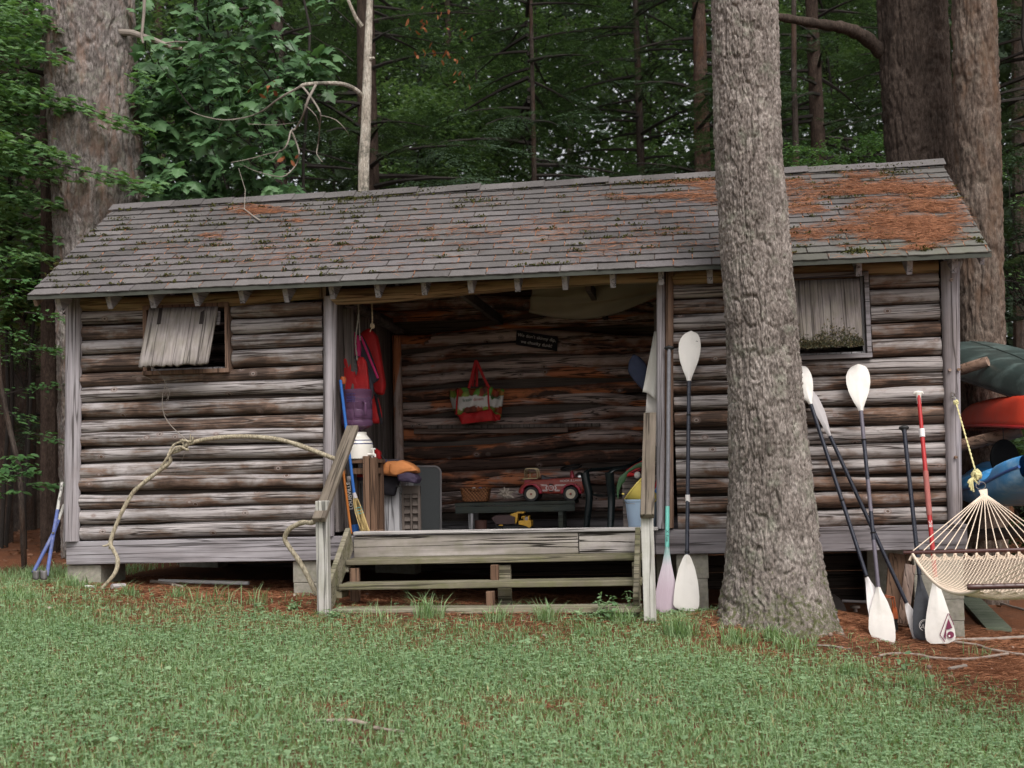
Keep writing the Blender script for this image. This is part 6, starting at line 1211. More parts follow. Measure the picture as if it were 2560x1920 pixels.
for (cx, a0, a1) in ((500, 175, 365), (1375, 175, 345)):
    pl = [(cx-250 if cx < 900 else cx-240, 742), (cx-215, 640), (cx-130, 545), (cx+0, 510), (cx+110, 525), (cx+190, 590), (cx+230, 680), (cx+245, 742), (cx+180, 742), (cx+150, 650), (cx+90, 585), (cx, 565), (cx-90, 590), (cx-150, 660), (cx-180, 742)]
    toyprism('fender', pl, .0, .32, M['toypink'], .012)
for cx, cy in ((505, 745), (1368, 738)):
    x, y = tp(cx, cy)
    for yy in (.015, .30):
        c = P(x, y, YT)+Vector((0, yy, 0)); q = Matrix.Rotation(R(90), 3, 'X'); w = MB().lathe([(.045, -.02), (.066, -.02), (.073, -.012), (.073, .012), (.066, .02), (.045, .02)], 28, c, q).build('tyre', M['black'], toy); MB().lathe([(0, .024), (.012, .024), (.014, .016), (.052, .018), (.055, .012), (.055, -.012), (0, -.012)], 26, c, q).build('disc', M['cream'], w); MB().lathe([(0, .030), (.009, .028), (.011, .022)], 12, c, q).build('hub_cap', M['toyred'], w)
M['brass'] = plain('tarnished_brass', (.30, .24, .14), .35, .3, 20, .5, .9); mb = MB()
for yy in (.24, .08):
    mb = MB(); mb.tube(smooth([P(*tp(x, y), YT)+Vector((0, yy, 0)) for x, y in ((350, 400), (345, 240), (380, 195), (480, 190), (570, 195), (612, 250), (620, 400))], 3), .006, 7)
    if yy > .2: mb.build('rear_rack', M['brass'], toy)
for x in (350, 460, 615): mb.tube([P(*tp(x, 270), YT)+Vector((0, .08, 0)), P(*tp(x, 400), YT)+Vector((0, .08, 0))], .005, 6)
mb.tube([P(*tp(340, 272), YT)+Vector((0, .08, 0)), P(*tp(620, 272), YT)+Vector((0, .08, 0))], .005, 6); mb.build('rear_rack', M['brass'], toy); toyprism('rack_shelf', [(295, 400), (630, 385), (632, 415), (300, 432)], .06, .2, M['brass'], .003)
toyprism('rear_box', [(335, 432), (600, 425), (640, 440), (500, 480), (330, 530)], .09, .14, M['toypink'], .006)
toyprism('saddle', [(705, 325), (740, 340), (790, 375), (1040, 385), (1030, 398), (900, 418), (720, 438)], .08, .15, M['shaft'], .012)
mb = MB(); a, b = P(*tp(1375, 385), YT)+Vector((0, .16, 0)), P(*tp(1358, 240), YT)+Vector((0, .16, 0)); mb.tube([a, b], [.022, .014], 10); mb.build('steering_column', M['toypink'], toy); c = P(*tp(1345, 175), YT)+Vector((0, .16, 0)); mb = MB(); mb.tube([b, c], .007, 8); mb.build('steering_post', M['steel'], toy)
q = Matrix.Rotation(R(-8), 3, 'Y') @ Matrix.Rotation(R(12), 3, 'X'); mb = MB(); mb.tube([c+q @ Vector((.095*math.cos(a), .095*math.sin(a), .005)) for a in [k*math.pi/12 for k in range(25)]], .010, 8); mb.tube([c+q @ Vector((-.095, 0, 0)), c+q @ Vector((.095, 0, 0))], .008, 6); mb.build('steering_wheel', M['black'], toy)
mb = MB(); c = P(*tp(1540, 310), YT)+Vector((0, .16, 0)); mb.lathe([(.05*math.sin(R(a)), .05*math.cos(R(a))) for a in range(0, 91, 15)], 16, c-Vector((0, 0, .03))); mb.build('bell', M['steel'], toy); mb = MB(); mb.tube([P(*tp(150, 730), YT)+Vector((0, .1, 0)), P(*tp(150, 690), YT)+Vector((0, .1, 0)), P(*tp(190, 690), YT)+Vector((0, .1, 0))], .004, 6); mb.build('hitch', M['steel'], toy)
to = P(*tp(1400, 450), YT)+Vector((0, .057, 0)); text('lettering', 'HOOK & LADDER', to, (1, 0, .02), (0, 0, 1), .030, M['whiteink'], body)
o_, n_ = P(*tp(940, 610), YT)+Vector((0, .058, 0)), (0, -1, 0)
def T_(pl): return [tp(*q) for q in pl]
pol = arc_band(*tp(940, 610), 7.0, 1.3, 0, 360)+[T_(q) for k in (0, 1) for q in ([(900, 520), (980, 520), (1000, 545), (880, 545)], [(890, 675), (990, 675), (975, 700), (905, 700)])]
for sg in (-1, 1): pol += [T_(q) for q in ([(940+sg*85, 555), (940+sg*125, 610), (940+sg*105, 610), (940+sg*70, 565)], [(940+sg*125, 610), (940+sg*85, 665), (940+sg*70, 655), (940+sg*105, 610)], [(940+sg*90, 535), (940+sg*(230 if sg < 0 else 320), 535), (940+sg*(230 if sg < 0 else 320), 546), (940+sg*90, 546)], [(940+sg*90, 556), (940+sg*(215 if sg < 0 else 290), 556), (940+sg*(215 if sg < 0 else 290), 566), (940+sg*90, 566)], [(940+sg*85, 650), (940+sg*185, 650), (940+sg*185, 660), (940+sg*85, 660)], [(940+sg*85, 668), (940+sg*190, 668), (940+sg*190, 680), (940+sg*85, 680)])]
decal(body, 'emblem', [q if (q[1][0]-q[0][0])*(q[2][1]-q[0][1])-(q[1][1]-q[0][1])*(q[2][0]-q[0][0]) < 0 else q[::-1] for q in pol], o_, n_, M['whiteink'], .001); text('lettering', 'FD', P(*tp(940, 610), YT)+Vector((0, .057, 0)), (1, 0, 0), (0, 0, 1), .024, M['whiteink'], body)
# toy dump truck, can
YD = 1.55; trk = thing('toy_dump_truck', 'yellow and black toy dump truck on the floor under the bench', 'toy truck', P(1277, 1336, YD)); M['toyyel'] = plain('toy_yellow', (.55, .30, .03), .45, .2, 14, .4, 0, 0, (.12, .07, .03), .5); M['toydark'] = plain('toy_rust', (.050, .028, .028), .6, .3, 10)
def tk(x, y): return (1200+x*.2893, 1080+y*.2893)
def trp(name, pl, y0, d, m, bev=.004): return MB().prism([tk(*q) for q in pl], d, lambda u, v, w: P(u, v, YD)+Vector((0, y0+w, 0))).build(name, m, trk, smooth=False, bevel=bev)
trp('chassis', [(130, 805), (440, 815), (440, 850), (135, 850)], .03, .14, M['black']); trp('dump_bed', [(95, 745), (135, 722), (255, 718), (300, 735), (300, 795), (140, 800)], .0, .20, M['toydark']); trp('cab', [(330, 768), (438, 765), (440, 815), (425, 832), (395, 815), (330, 800)], .02, .16, M['toyyel']); trp('bed_canopy', [(250, 715), (320, 690), (375, 692), (372, 705), (325, 706), (318, 760), (308, 795), (294, 792), (292, 765), (278, 735)], .03, .14, M['toyyel'])
for pl in ([(355, 730), (385, 728), (385, 735), (355, 737)], [(372, 735), (379, 735), (379, 768), (370, 768)], [(408, 725), (418, 726), (421, 768), (412, 768)], [(355, 735), (361, 735), (361, 752), (355, 752)]): trp('cab_frame', pl, .03, .12, M['toyyel'], .002)
trp('window', [(380, 738), (410, 735), (413, 768), (380, 768)], .08, .02, M['greyblade'], 0); trp('fender', [(158, 808), (172, 800), (196, 802), (200, 812)], -.01, .04, M['toyyel'])
for cx, cy in ((172, 858), (350, 855)):
    for yy in (0, .19): c = P(*tk(cx, cy), YD)+Vector((0, yy, 0)); q = Matrix.Rotation(R(90), 3, 'X'); w = MB().lathe([(.025, -.022), (.038, -.024), (.043, -.01), (.043, .01), (.038, .024), (.025, .022)], 22, c, q).build('tyre', M['black'], trk); MB().lathe([(0, .012), (.012, .016), (.016, .008), (.027, .020), (.028, -.01), (0, -.01)], 18, c, q).build('rim', M['orange'], w)
c = P(1203, 1335, 1.6); tag(MB().lathe([(0, 0), (.054, 0), (.058, .12), (.060, .125), (.054, .125), (.05, .02), (0, .02)], 22, c).build('rusty_can', plain('rusty_can', (.075, .034, .026), .7, .3)), 'dull reddish brown can under the bench beside the dump truck', 'can')
# plastic chair
M['chair'] = plain('dark_green_plastic', (.005, .009, .010), .3, .15, 8, .4); cc = P(1566, 1334, 1.15); ch = thing('plastic_chair', 'dark green plastic armchair standing right of the bench', 'chair', (cc.x, 1.15, FZ)); Q = Matrix.Rotation(R(-62), 3, 'Z'); B0 = Vector((cc.x, 1.15, FZ))
def cq(x, y, z): return B0+Q @ Vector((x, y, z))                      # x right, -y front
mb = MB(); mb.grid(lambda u, v: cq((u-.5)*lerp(.46, .40, v), lerp(-.22, .20, v), .41-.015*math.sin(u*3.14)+.012*(1-v)), 8, 8); mb.build('seat', M['chair'], ch, solid=.014)
mb = MB(); mb.grid(lambda u, v: cq((u-.5)*lerp(.40, .44, v), .20+.12*v-.06*math.sin(u*3.14)*.5+.03, lerp(.42, .80+.05*math.sin(u*3.14), v)), 10, 8); mb.build('backrest', M['chair'], ch, solid=.014)
for sx in (-1, 1):
    mb = MB(); mb.tube(smooth([cq(sx*.22, .30, .74), cq(sx*.25, .15, .665), cq(sx*.265, -.05, .645), cq(sx*.265, -.22, .635), cq(sx*.262, -.27, .60)], 4), .030, 10, True, .55, (0, 0, 1)); mb.build('armrest', M['chair'], ch)
    mb = MB(); mb.tube(smooth([cq(sx*.262, -.265, .615), cq(sx*.25, -.255, .52), cq(sx*.235, -.24, .40), cq(sx*.25, -.26, .2), cq(sx*.265, -.285, .0)], 4), [lerp(.040, .026, k/16) for k in range(17)], 10, True, .8); mb.build('leg', M['chair'], ch); mb = MB(); mb.tube(smooth([cq(sx*.2, .22, .42), cq(sx*.23, .28, .2), cq(sx*.25, .33, 0)], 4), [lerp(.034, .024, k/8) for k in range(9)], 10); mb.build('leg', M['chair'], ch)
# crate, buckets, shovels at the right of the bay
M['crate'] = wood('crate_wood', 0, (.26, .225, .21), (.17, .14, .125), (.06, .05, .045), .5); a, b = P(1559, 1330, .85), P(1655, 1192, .85); crt = thing('wooden_crate', 'tall grey wooden box behind the blue bucket', 'box', ((a.x+b.x)/2, 1.0, FZ))
for k in range(4): z0_, z1_ = lerp(FZ, b.z, k/4), lerp(FZ, b.z, (k+1)/4); MB().box(((a.x+b.x)/2, .86, (z0_+z1_)/2), (b.x-a.x, .02, z1_-z0_-.004)).build('front_board', M['crate'], crt, ((a.x+b.x)/2+k, .86, (z0_+z1_)/2), False, .002)
for xx in (a.x+.01, b.x-.01): MB().box((xx, 1.02, (FZ+b.z)/2), (.02, .30, b.z-FZ)).build('side_board', M['crate'], crt, smooth=False)
MB().box(((a.x+b.x)/2, 1.02, b.z+.008), (b.x-a.x+.02, .34, .016)).build('lid', M['crate'], crt, smooth=False, bevel=.003)
bu = P(1607, 1333, .45); bu.z = FZ+.0; bh = P(1607, 1247, .45).z-bu.z; M['bbk'] = plain('pale_blue_plastic', (.40, .52, .66), .4, .05, 6, .4); bkt = thing('blue_bucket', 'pale blue plastic bucket with beach toys right of the bay', 'bucket', bu)
MB().lathe([(0, .006), (.096, .006), (.1, .012), (.136, bh-.02), (.142, bh-.018), (.145, bh), (.139, bh), (.133, bh-.025), (.098, .02), (0, .016)], 36, bu).build('pail', M['bbk'], bkt); mb = MB(); mb.tube(smooth([bu+Vector((-.142, -.02, bh-.012)), bu+Vector((-.12, -.11, bh-.03)), bu+Vector((-.05, -.150, bh-.035))], 4), .003, 6); mb.build('wire_handle', M['steel'], bkt)
M['byel'] = plain('yellow_plastic', (.70, .55, .13), .4, .08, 5, .4); yc = P(1596, 1226, .45); ax = Vector((-.62, .05, .55)).normalized(); q = ax.to_track_quat('Z', 'Y').to_matrix(); yb = thing('yellow_pail', 'yellow toy pail tipped on its side in the blue bucket', 'pail', yc)
MB().lathe([(0, -.15), (.08, -.15), (.085, -.145), (.125, .05), (.132, .052), (.132, .062), (.121, .062), (.118, .05), (.08, -.135), (0, -.14)], 34, yc+ax*-.02, q).build('pail', M['byel'], yb); MB().box(yc+Vector((-.125, -.02, -.025)), (.02, .015, .012)).build('lug', M['byel'], yb, bevel=.003)
for lb, pts, r, m in (('red plastic shovel standing in the blue bucket', [(1630, 1262, .5), (1638, 1230, .48), (1645, 1205, .46), (1650, 1178, .45)], .018, 'red'), ('blue toy shovel handle beside the red one in the bucket', [(1632, 1262, .42), (1640, 1232, .40), (1651, 1200, .38)], .014, 'bluew')): t_ = [P(*q) for q in pts]; t = thing('toy_shovel', lb, 'shovel', t_[0]); MB().tube(smooth(t_, 4), r, 10, True, .7).build('handle', M[m], t); mb = MB(); mb.tube([t_[0], t_[0]+Vector((-.02, 0, -.10))], [r*1.2, r*2.6], 10, True, .4); mb.build('scoop', M[m], t)
M['gleaf'] = plain('green_vinyl', (.035, .085, .035), .45, .3, 14); mb = MB(); mb.tube(smooth([P(x, y, .62) for x, y in ((1612, 1160), (1590, 1166), (1571, 1178), (1562, 1188), (1556, 1197), (1549, 1210), (1545, 1228), (1545, 1247))], 3), [.02, .024, .02, .016, .012, .012, .010, .012, .014, .018, .022, .026, .028, .028, .024, .020, .018, .014, .010, .008, .006, .005], 10, True, .25, (0, 1, 0)); tag(mb.build('green_float', M['gleaf']), 'green vinyl strip drooping over the left edge of the wooden box', 'float')
M['plaid'] = plain('plaid_red', (.36, .02, .025), .7, .2, 30); t = thing('rolled_umbrella', 'red umbrella with black stripes lying on the wooden box', 'umbrella', P(1590, 1185, .85)); a, b = P(1566, 1186, .8), P(1612, 1164, .8); MB().tube([a, a.lerp(b, .1), a.lerp(b, .5), b], [.012, .035, .045, .05], 12).build('canopy', M['plaid'], t)
for k in range(4): off = Vector((0, -.04, -.028+.02*k)); MB().tube([a.lerp(b, .1)+off*.8, b+off*1.15], .006, 6).build('stripe', M['blackc'], t)
tag(MB().lathe([(.030*math.sin(R(a)), -.03*math.cos(R(a))) for a in range(0, 181, 20)], 14, P(1594, 1188, .75)).build('white_cup', M['white']), 'white rounded cup on the wooden box behind the yellow pail', 'cup')
cushion('red_bundle', 'crumpled red fabric on the left edge of the wooden box', 'cloth', [(1563, 1184), (1575, 1180), (1590, 1184), (1588, 1190), (1564, 1191)], .82, .15, M['red'])
# cloth hung at the right
def cloth(name, label, cat, tl, tr, bl, br, Y0, Y1, m, nu=22, nv=24, fold=.02, k=7, ragged=0.0):
    a, b, c, d = P(*tl, Y0), P(*tr, Y0), P(*bl, Y1), P(*br, Y1); mb = MB()
    mb.grid(lambda u, v: a.lerp(b, u).lerp(c.lerp(d, u), v)+Vector((0, fold*math.sin(u*k+v*1.3)*(.3+.7*v)+.01*math.sin(v*9+u*3), ragged*v*v*math.sin(u*5+1))), nu, nv); return tag(mb.build(name, m, solid=.004), label, cat)
cloth('white_sheet', 'off white sheet hanging inside the right bay post', 'sheet', (1636, 828), (1660, 828), (1606, 985), (1662, 1000), .16, .14, plain('canvas', (.50, .48, .44), .85, .15, 4, .1), fold=.03, ragged=.02); cloth('white_towel', 'pale towel hanging below the sheet behind the right handrail', 'towel', (1618, 975), (1664, 975), (1612, 1060), (1664, 1160), .17, .15, plain('pale_cloth', (.46, .43, .40), .85, .2, 5, .1), fold=.02)
jk = cushion('dark_jacket', 'dark blue jacket hanging in the shade at the right', 'jacket', [(1572, 905), (1584, 886), (1600, 893), (1618, 915), (1622, 985), (1608, 975), (1588, 955), (1570, 930)], .75, .12, plain('navy_jacket', (.045, .055, .10), .8, .3, 10)); 
tag(cushion('teal_bag', None, None, [(1616, 932), (1620, 910), (1630, 885), (1634, 900), (1626, 930)], .5, .06, plain('teal_bag', (.02, .17, .30), .6)), 'teal cloth bag peeking out beside the white sheet', 'bag')
tp_ = [P(1330, 722, .75), P(1652, 700, .5), P(1322, 785, .95), P(1650, 742, .7)]; mb = MB(); mb.grid(lambda u, v: tp_[0].lerp(tp_[1], u).lerp(tp_[2].lerp(tp_[3], u), v)+Vector((0, .02*math.sin(v*12+u*4), -.12*v*math.sin(math.pi*min(1, u*1.02))**1.0*(1-.35*u)-.012*math.sin(v*11-u*5))), 34, 14); tag(mb.build('hung_tarp', plain('tarp_cloth', (.17, .145, .105), .8, .2, 3, .1), solid=.004), 'beige tarp slung under the rafters at the right of the bay', 'tarp')
# sign
sg_ = thing('message_sign', 'small black sign with a joke in white lettering on the back wall', 'sign', P(1342, 850, 2.26)); a, b, c = P(1292, 826, 2.28), P(1395, 842, 2.28), P(1290, 862, 2.28); ux = (b-a).normalized(); uz = (a-c).normalized(); ctr = P(1342, 852, 2.27); m3 = Matrix((ux, Vector((0, 1, 0)), uz)).transposed(); MB().box(ctr, ((b-a).length, .015, (a-c).length), m3).build('panel', M['blackc'], sg_, smooth=False, bevel=.003)
text('lettering', "We don't skinny dip,", ctr+uz*.030+Vector((0, -.0095, 0)), ux, uz, .0455, M['whiteink'], sg_); text('lettering', 'we chunky dunk!', ctr-uz*.030+Vector((0, -.0095, 0)), ux, uz, .0455, M['whiteink'], sg_)
# tote bag
def tote_mat():
    m, nt, b = start('fruit_print'); v = nd(nt, 'ShaderNodeTexCoord').outputs['Object']; z = nd(nt, 'ShaderNodeSeparateXYZ', {0: v}); d = nd(nt, 'ShaderNodeTexVoronoi', {'Vector': vm(nt, 'MULTIPLY', v, (1., .3, .8)).outputs[0], 'Scale': 15.}); 
    band_ = ma(nt, 'ADD', ma(nt, 'ABSOLUTE', ma(nt, 'SUBTRACT', z.outputs[2], .02)), ma(nt, 'MULTIPLY', ma(nt, 'SUBTRACT', noise(nt, v, 11, 3), .5), .16)); f = ramp(nt, band_, [(.048, 0.), (.06, 1.)])
    fr = ramp(nt, nd(nt, 'ShaderNodeSeparateColor', {0: d.outputs['Color']}).outputs[0], [(.0, (.10, .22, .03)), (.3, (.22, .28, .05)), (.45, (.28, .05, .02)), (.7, (.14, .035, .02)), (.85, (.36, .16, .03)), (1., (.25, .30, .06))]); fr.color_ramp.interpolation = 'CONSTANT'
    fr = mix(nt, 1., fr, ramp(nt, d.outputs['Distance'], [(.2, 1.15), (.8, .45)]), 'MULTIPLY'); fin(nt, b, mix(nt, f, (.56, .53, .51), fr), .55, noise(nt, v, 40, 3), .3, .006, .3); return m
M['tote'] = tote_mat(); YB_ = 2.08; tc_ = P(1190, 1010, YB_); tt = thing('tote_bag', 'fruit printed tote bag with red base hanging by red straps on the back wall', 'bag', tc_)
def pan(name, tl, tr, bl, br, Ya, Yb2, m, bul=.03, w=.004): a, b, c, d = P(*tl, Ya), P(*tr, Yb2), P(*bl, Ya), P(*br, Yb2); mb = MB(); mb.grid(lambda u, v: a.lerp(b, u).lerp(c.lerp(d, u), v)+Vector((0, -bul*math.sin(u*3.14)*math.sin(min(1, v)*3.14)+w*math.sin(u*17+v*5), .012*math.sin(u*9)*(1-v))), 18, 14); return mb.build(name, m, tt, tc_, solid=.003)
fp = pan('front_panel', (1146, 972), (1220, 968), (1142, 1038), (1222, 1024), YB_, YB_, M['tote']); pan('side_panel', (1220, 968), (1261, 976), (1222, 1024), (1252, 1044), YB_, YB_+.10, M['tote'], .0); pan('side_panel', (1120, 980), (1146, 972), (1137, 1036), (1142, 1038), YB_+.10, YB_, M['tote'], .0); pan('base', (1142, 1036), (1223, 1022), (1155, 1060), (1250, 1050), YB_, YB_+.03, M['red'], .02, .008); pan('base', (1222, 1022), (1252, 1042), (1236, 1053), (1250, 1050), YB_+.0, YB_+.09, M['red'], .0)
pan('back_panel', (1120, 980), (1261, 976), (1137, 1036), (1252, 1046), YB_+.16, YB_+.16, M['tote'], .0)
for pts, yy in (([(1172, 970), (1180, 940), (1188, 906), (1190, 903)], 0), ([(1222, 970), (1206, 936), (1194, 908), (1190, 903)], 0), ([(1192, 966), (1192, 935), (1190, 904)], .1), ([(1182, 966), (1184, 940), (1190, 905)], .14)): mb = MB(); mb.tube(smooth([P(x, y, YB_+yy) for x, y in pts], 3), .013, 8, True, .25, (0, 1, 0)); mb.build('strap', M['red'], tt)
for pts in ([(1145, 974), (1142, 1005), (1141, 1036)], [(1220, 970), (1221, 1000), (1223, 1024)]): mb = MB(); mb.tube([P(x, y, YB_-.008) for x, y in pts], .008, 6); mb.build('red_piping', M['red'], tt)
M['grink'] = plain('green_print', (.03, .10, .05), .6); M['rink'] = plain('red_print', (.28, .03, .02), .6)
q = P(1168, 1000, YB_-.038); text('lettering', 'fresh', q, (1, 0, .08), (0, 0, 1), .044, M['grink'], tt); q = P(1196, 998, YB_-.036); text('lettering', 'direct', q, (1, 0, .06), (0, 0, 1), .044, M['rink'], tt); q = P(1240, 993, YB_+.035); text('lettering', 'fresh', q, (1, .62, -.22), (0, 0, 1), .050, M['grink'], tt)
# life vests and ropes on the left wall
v1 = thing('life_vest', 'red life vest with black lining hanging nearest the left bay post', 'life vest', P(885, 930, .46), 'life vests hung on the left inner wall')
cushion('back_panel', None, None, [(848, 910), (860, 894), (878, 890), (892, 890), (912, 898), (924, 925), (933, 965), (932, 1000), (852, 1000)], .50, .05, M['char'], v1); cushion('front_panel', None, None, [(852, 905), (862, 893), (874, 896), (881, 915), (889, 935), (897, 955), (900, 995), (864, 995), (858, 940)], .45, .05, M['red'], v1); cushion('front_panel', None, None, [(890, 950), (896, 925), (892, 897), (908, 893), (917, 906), (921, 940), (925, 995), (890, 995)], .45, .05, M['red'], v1)
cushion('mesh_lining', None, None, [(872, 900), (888, 896), (894, 915), (893, 945), (884, 930)], .465, .02, M['mesh'], v1)
v2 = thing('life_vest', 'pink and charcoal life vest hanging above and behind the red one', 'life vest', P(905, 880, .6), 'life vests hung on the left inner wall')
cushion('front_panel', None, None, [(870, 838), (884, 828), (898, 842), (903, 870), (901, 900), (880, 900), (868, 876)], .58, .06, M['pink'], v2); cushion('front_panel', None, None, [(891, 834), (908, 842), (924, 875), (949, 946), (932, 960), (904, 935), (893, 890)], .62, .07, M['char'], v2); mb = MB(); strip(mb, [(902, 840), (912, 865), (926, 900), (945, 946)], .57, .010); mb.build('piping', M['pink'], v2); mb = MB(); strip(mb, [(912, 918), (920, 932), (924, 945)], .55, .010); mb.build('strap', M['pink'], v2)
v3 = thing('life_vest', 'long dark red life vest hanging deepest on the left wall', 'life vest', P(935, 920, .85), 'life vests hung on the left inner wall'); cushion('body', None, None, [(902, 834), (924, 822), (944, 840), (954, 900), (964, 960), (960, 986), (940, 984), (920, 940), (905, 880)], .86, .10, M['red'], v3); cushion('lower_panel', None, None, [(928, 980), (946, 996), (956, 1040), (948, 1058), (932, 1058), (926, 1020)], .70, .06, M['red'], v3); mb = MB(); strip(mb, [(938, 985), (946, 1020), (954, 1060)], .66, .012); mb.build('strap', M['blackc'], v3)
v4 = thing('life_vest', 'bright red vest edge showing left of the pink one', 'life vest', P(875, 860, .5), 'life vests hung on the left inner wall'); cushion('panel', None, None, [(871, 828), (879, 828), (880, 850), (874, 870), (871, 862)], .48, .05, M['red'], v4)
M['grope'] = plain('grey_rope', (.30, .27, .24), .85, .35, 90, .2); M['trope'] = plain('tan_rope', (.42, .32, .22), .85, .3, 90, .2)
for nm, lb, pts, m, r, kn in (('hanging_rope', 'grey braided rope hanging in front of the pink life vest', [(896, 752, .30), (896, 790, .30), (891, 830, .34), (889, 860, .38), (893, 900, .38)], 'grope', .007, None), ('hanging_rope', 'thinner grey rope looped beside the braided one', [(894, 752, .32), (898, 800, .34), (899, 835, .36), (901, 851, .36)], 'grope', .005, None), ('hanging_rope', 'tan rope with a knotted end hanging from the header beam', [(929, 745, .25), (930, 770, .25), (931, 800, .25), (930, 815, .25)], 'trope', .006, (931, 815, .25))):
    pts = smooth([P(*q) for q in pts], 6); t = thing(nm, lb, 'rope', pts[0], 'ropes hanging at the left of the bay'); mb = MB()
    for ph in (0, 3.14): mb.tube([p_+Vector((math.cos(i*1.5+ph)*r*.5, 0, math.sin(i*1.5+ph)*r*.5)) for i, p_ in enumerate(pts)], r*.7, 6)
    mb.build('strand', M[m], t)
    if kn: kb = knot(P(*kn), .016, 5, 5); kb.tube([P(*kn), P(925, 830, .25)], .004, 5); kb.build('knot', M[m], t)
cup = P(858, 960, .15); tag(MB().lathe([(.0, .0), (.02, .0), (.024, .03), (.02, .06), (0, .062)], 14, cup).build('orange_grip', M['orange']), 'orange knob showing between the bay post and the red vest', 'knob')
mb = MB(); mb.tube([P(945, 1128, .9), P(962, 1150, .9), P(975, 1152, .9)], .006, 6); tag(mb.build('black_rope', M['black']), 'black cord trailing from behind the crock', 'cord')
cushion('red_cloth', 'bit of red cloth showing behind the crock spigot', 'cloth', [(938, 1120), (952, 1128), (954, 1150), (938, 1150)], .9, .08, M['red'])
# ------------------------------------------------------------------ lawn, litter, weeds
M['grass'] = leafmat('grass_blade', (.14, .235, .105), (.32, .43, .225), .4, .5, .3); M['dry'] = leafmat('dry_blade', (.30, .22, .11), (.46, .36, .20), .2, .7, .2); M['clover'] = leafmat('clover_leaf', (.125, .22, .105), (.29, .41, .225), .35, .5, .35)
LB = [(-400, 1462), (0, 1495), (150, 1512), (300, 1538), (500, 1556), (700, 1572), (850, 1592), (1100, 1590), (1300, 1585), (1640, 1575), (1760, 1590), (1900, 1635), (2050, 1660), (2200, 1690), (2320, 1725), (2450, 1770), (2560, 1800), (2900, 1850)]
def lawn(x, y):
    """0..1 how much lawn grows at a ground point"""
    z = gh(x, y); d = np.stack([x, y, z], 1)-CAMP; dz = d@_F; px = 1280+FPX*(d@_R)/dz; py = 960-FPX*(d@_U)/dz; b = np.interp(px, [q[0] for q in LB], [q[1] for q in LB])
    w = (py-b+30*fbm(x*2.2, y*2.2, 4.)*2)/75; f = np.clip(.5+w*.5, 0, 1)
    n1 = fbm(x*1.1+3, y*1.1, 2.); n2 = fbm(x*4.3, y*4.3, 7.); f = f*np.clip(1.2+.75*n1+.8*n2-.25*np.exp(-((px-150)/500)**2-((py-1880)/90)**2)-.35*np.exp(-((px-1050)/260)**2-((py-1800)/90)**2), .28, 1)
    return np.where(dz < 3.2, 1.0, f), px, py
rs = np.random.default_rng(42)
def area(n, x0=-3.5, x1=11.5, y0=-7.2, y1=.6):
    x = rs.uniform(x0, x1, n); y = y0+(y1-y0)*rs.random(n); return x, y
def put(n, thr, seed_fn=None):
    x, y = area(n); f, px, py = lawn(x, y); k = (rs.random(n) < f*thr) & ~((y > -.05) & (x > .1) & (x < 7.4)); return x[k], y[k]
def blades(x, y, h, w, lean, m, name, label, cat='grass'):
    n = len(x); z = gh(x, y)-.004; a = rs.random(n)*6.28; dx, dy = np.cos(a), np.sin(a); hh = h*rs.uniform(.5, 1.3, n); ln = lean*rs.uniform(.2, 1.3, n)*hh; T = np.stack([x, y, z], 1); s = np.stack([-dy, dx, np.zeros(n)], 1)*(w*rs.uniform(.7, 1.3, n))[:, None]; d = np.stack([dx, dy, np.zeros(n)], 1)
    up = np.array([0, 0, 1.]); m1 = T+d*(ln*.28)[:, None]+up*(hh*.55)[:, None]; tp = T+d*ln[:, None]+up*(hh*(1-.18*lean))[:, None]
    V = np.stack([T-s, T+s, m1+s*.8, m1-s*.8, tp], 1).reshape(-1, 3); b = (np.arange(n)*5)[:, None]; F = np.concatenate([b+np.array([[0, 1, 2]]), b+np.array([[0, 2, 3]]), b+np.array([[3, 2, 4]])]); return tag(fast(name, V, F, m, kind='stuff'), label, cat)
x, y = put(520000, .95); blades(x, y, .058, .0028, .9, M['grass'], 'lawn_grass', 'short mixed lawn grass covering the foreground')
x, y = put(9000, .6); blades(x, y, .065, .0022, 1.1, M['dry'], 'dry_grass', 'dry straw coloured blades scattered in the lawn')
# clover and small round weeds
def leaflets(x, y, h, size, m, name, label, tri=True):
    n = len(x); z = gh(x, y)+h*rs.uniform(.4, 1.3, n); T = np.stack([x, y, z], 1); a0 = rs.random(n)*6.28; Vs, Fs, o = [], [], 0; sz = size*rs.uniform(.6, 1.25, n); nr = np.stack([rs.normal(size=n)*.35, rs.normal(size=n)*.35-.12, np.ones(n)], 1)
    pv = np.array([(0, 0, 0), (.45, .36, .05), (.95, .26, -.02), (.88, 0, .0), (.95, -.26, -.02), (.45, -.36, .05)]); pf = np.array([(0, 1, 3), (1, 2, 3), (0, 3, 5), (5, 3, 4)])
    for k in range(3 if tri else 1): a = a0+k*2.094; V, F = scatter(pv, pf, frames(np.stack([np.cos(a), np.sin(a), np.full(n, -.12)], 1), nr, sz), T); Vs.append(V); Fs.append(F+o); o += len(V)
    return tag(fast(name, np.concatenate(Vs), np.concatenate(Fs), m, kind='stuff'), label, 'ground cover')
def clump_filter(x, y, sd, bias): k = fbm(x*1.5+sd, y*1.5, sd)+bias > 0; return x[k], y[k]
x, y = put(230000, .95); k = rs.random(len(x)) < np.clip(.66+1.1*fbm(x*1.3, y*1.3, 6.)-.05*(x-3), .12, 1); leaflets(x[k], y[k], .042, .0150, M['clover'], 'clover', 'low clover and round leaved weeds through the lawn')
x, y = put(9000, .8); leaflets(x, y, .038, .040, M['clover'], 'broad_weeds', 'broad single weed leaves among the grass', False)
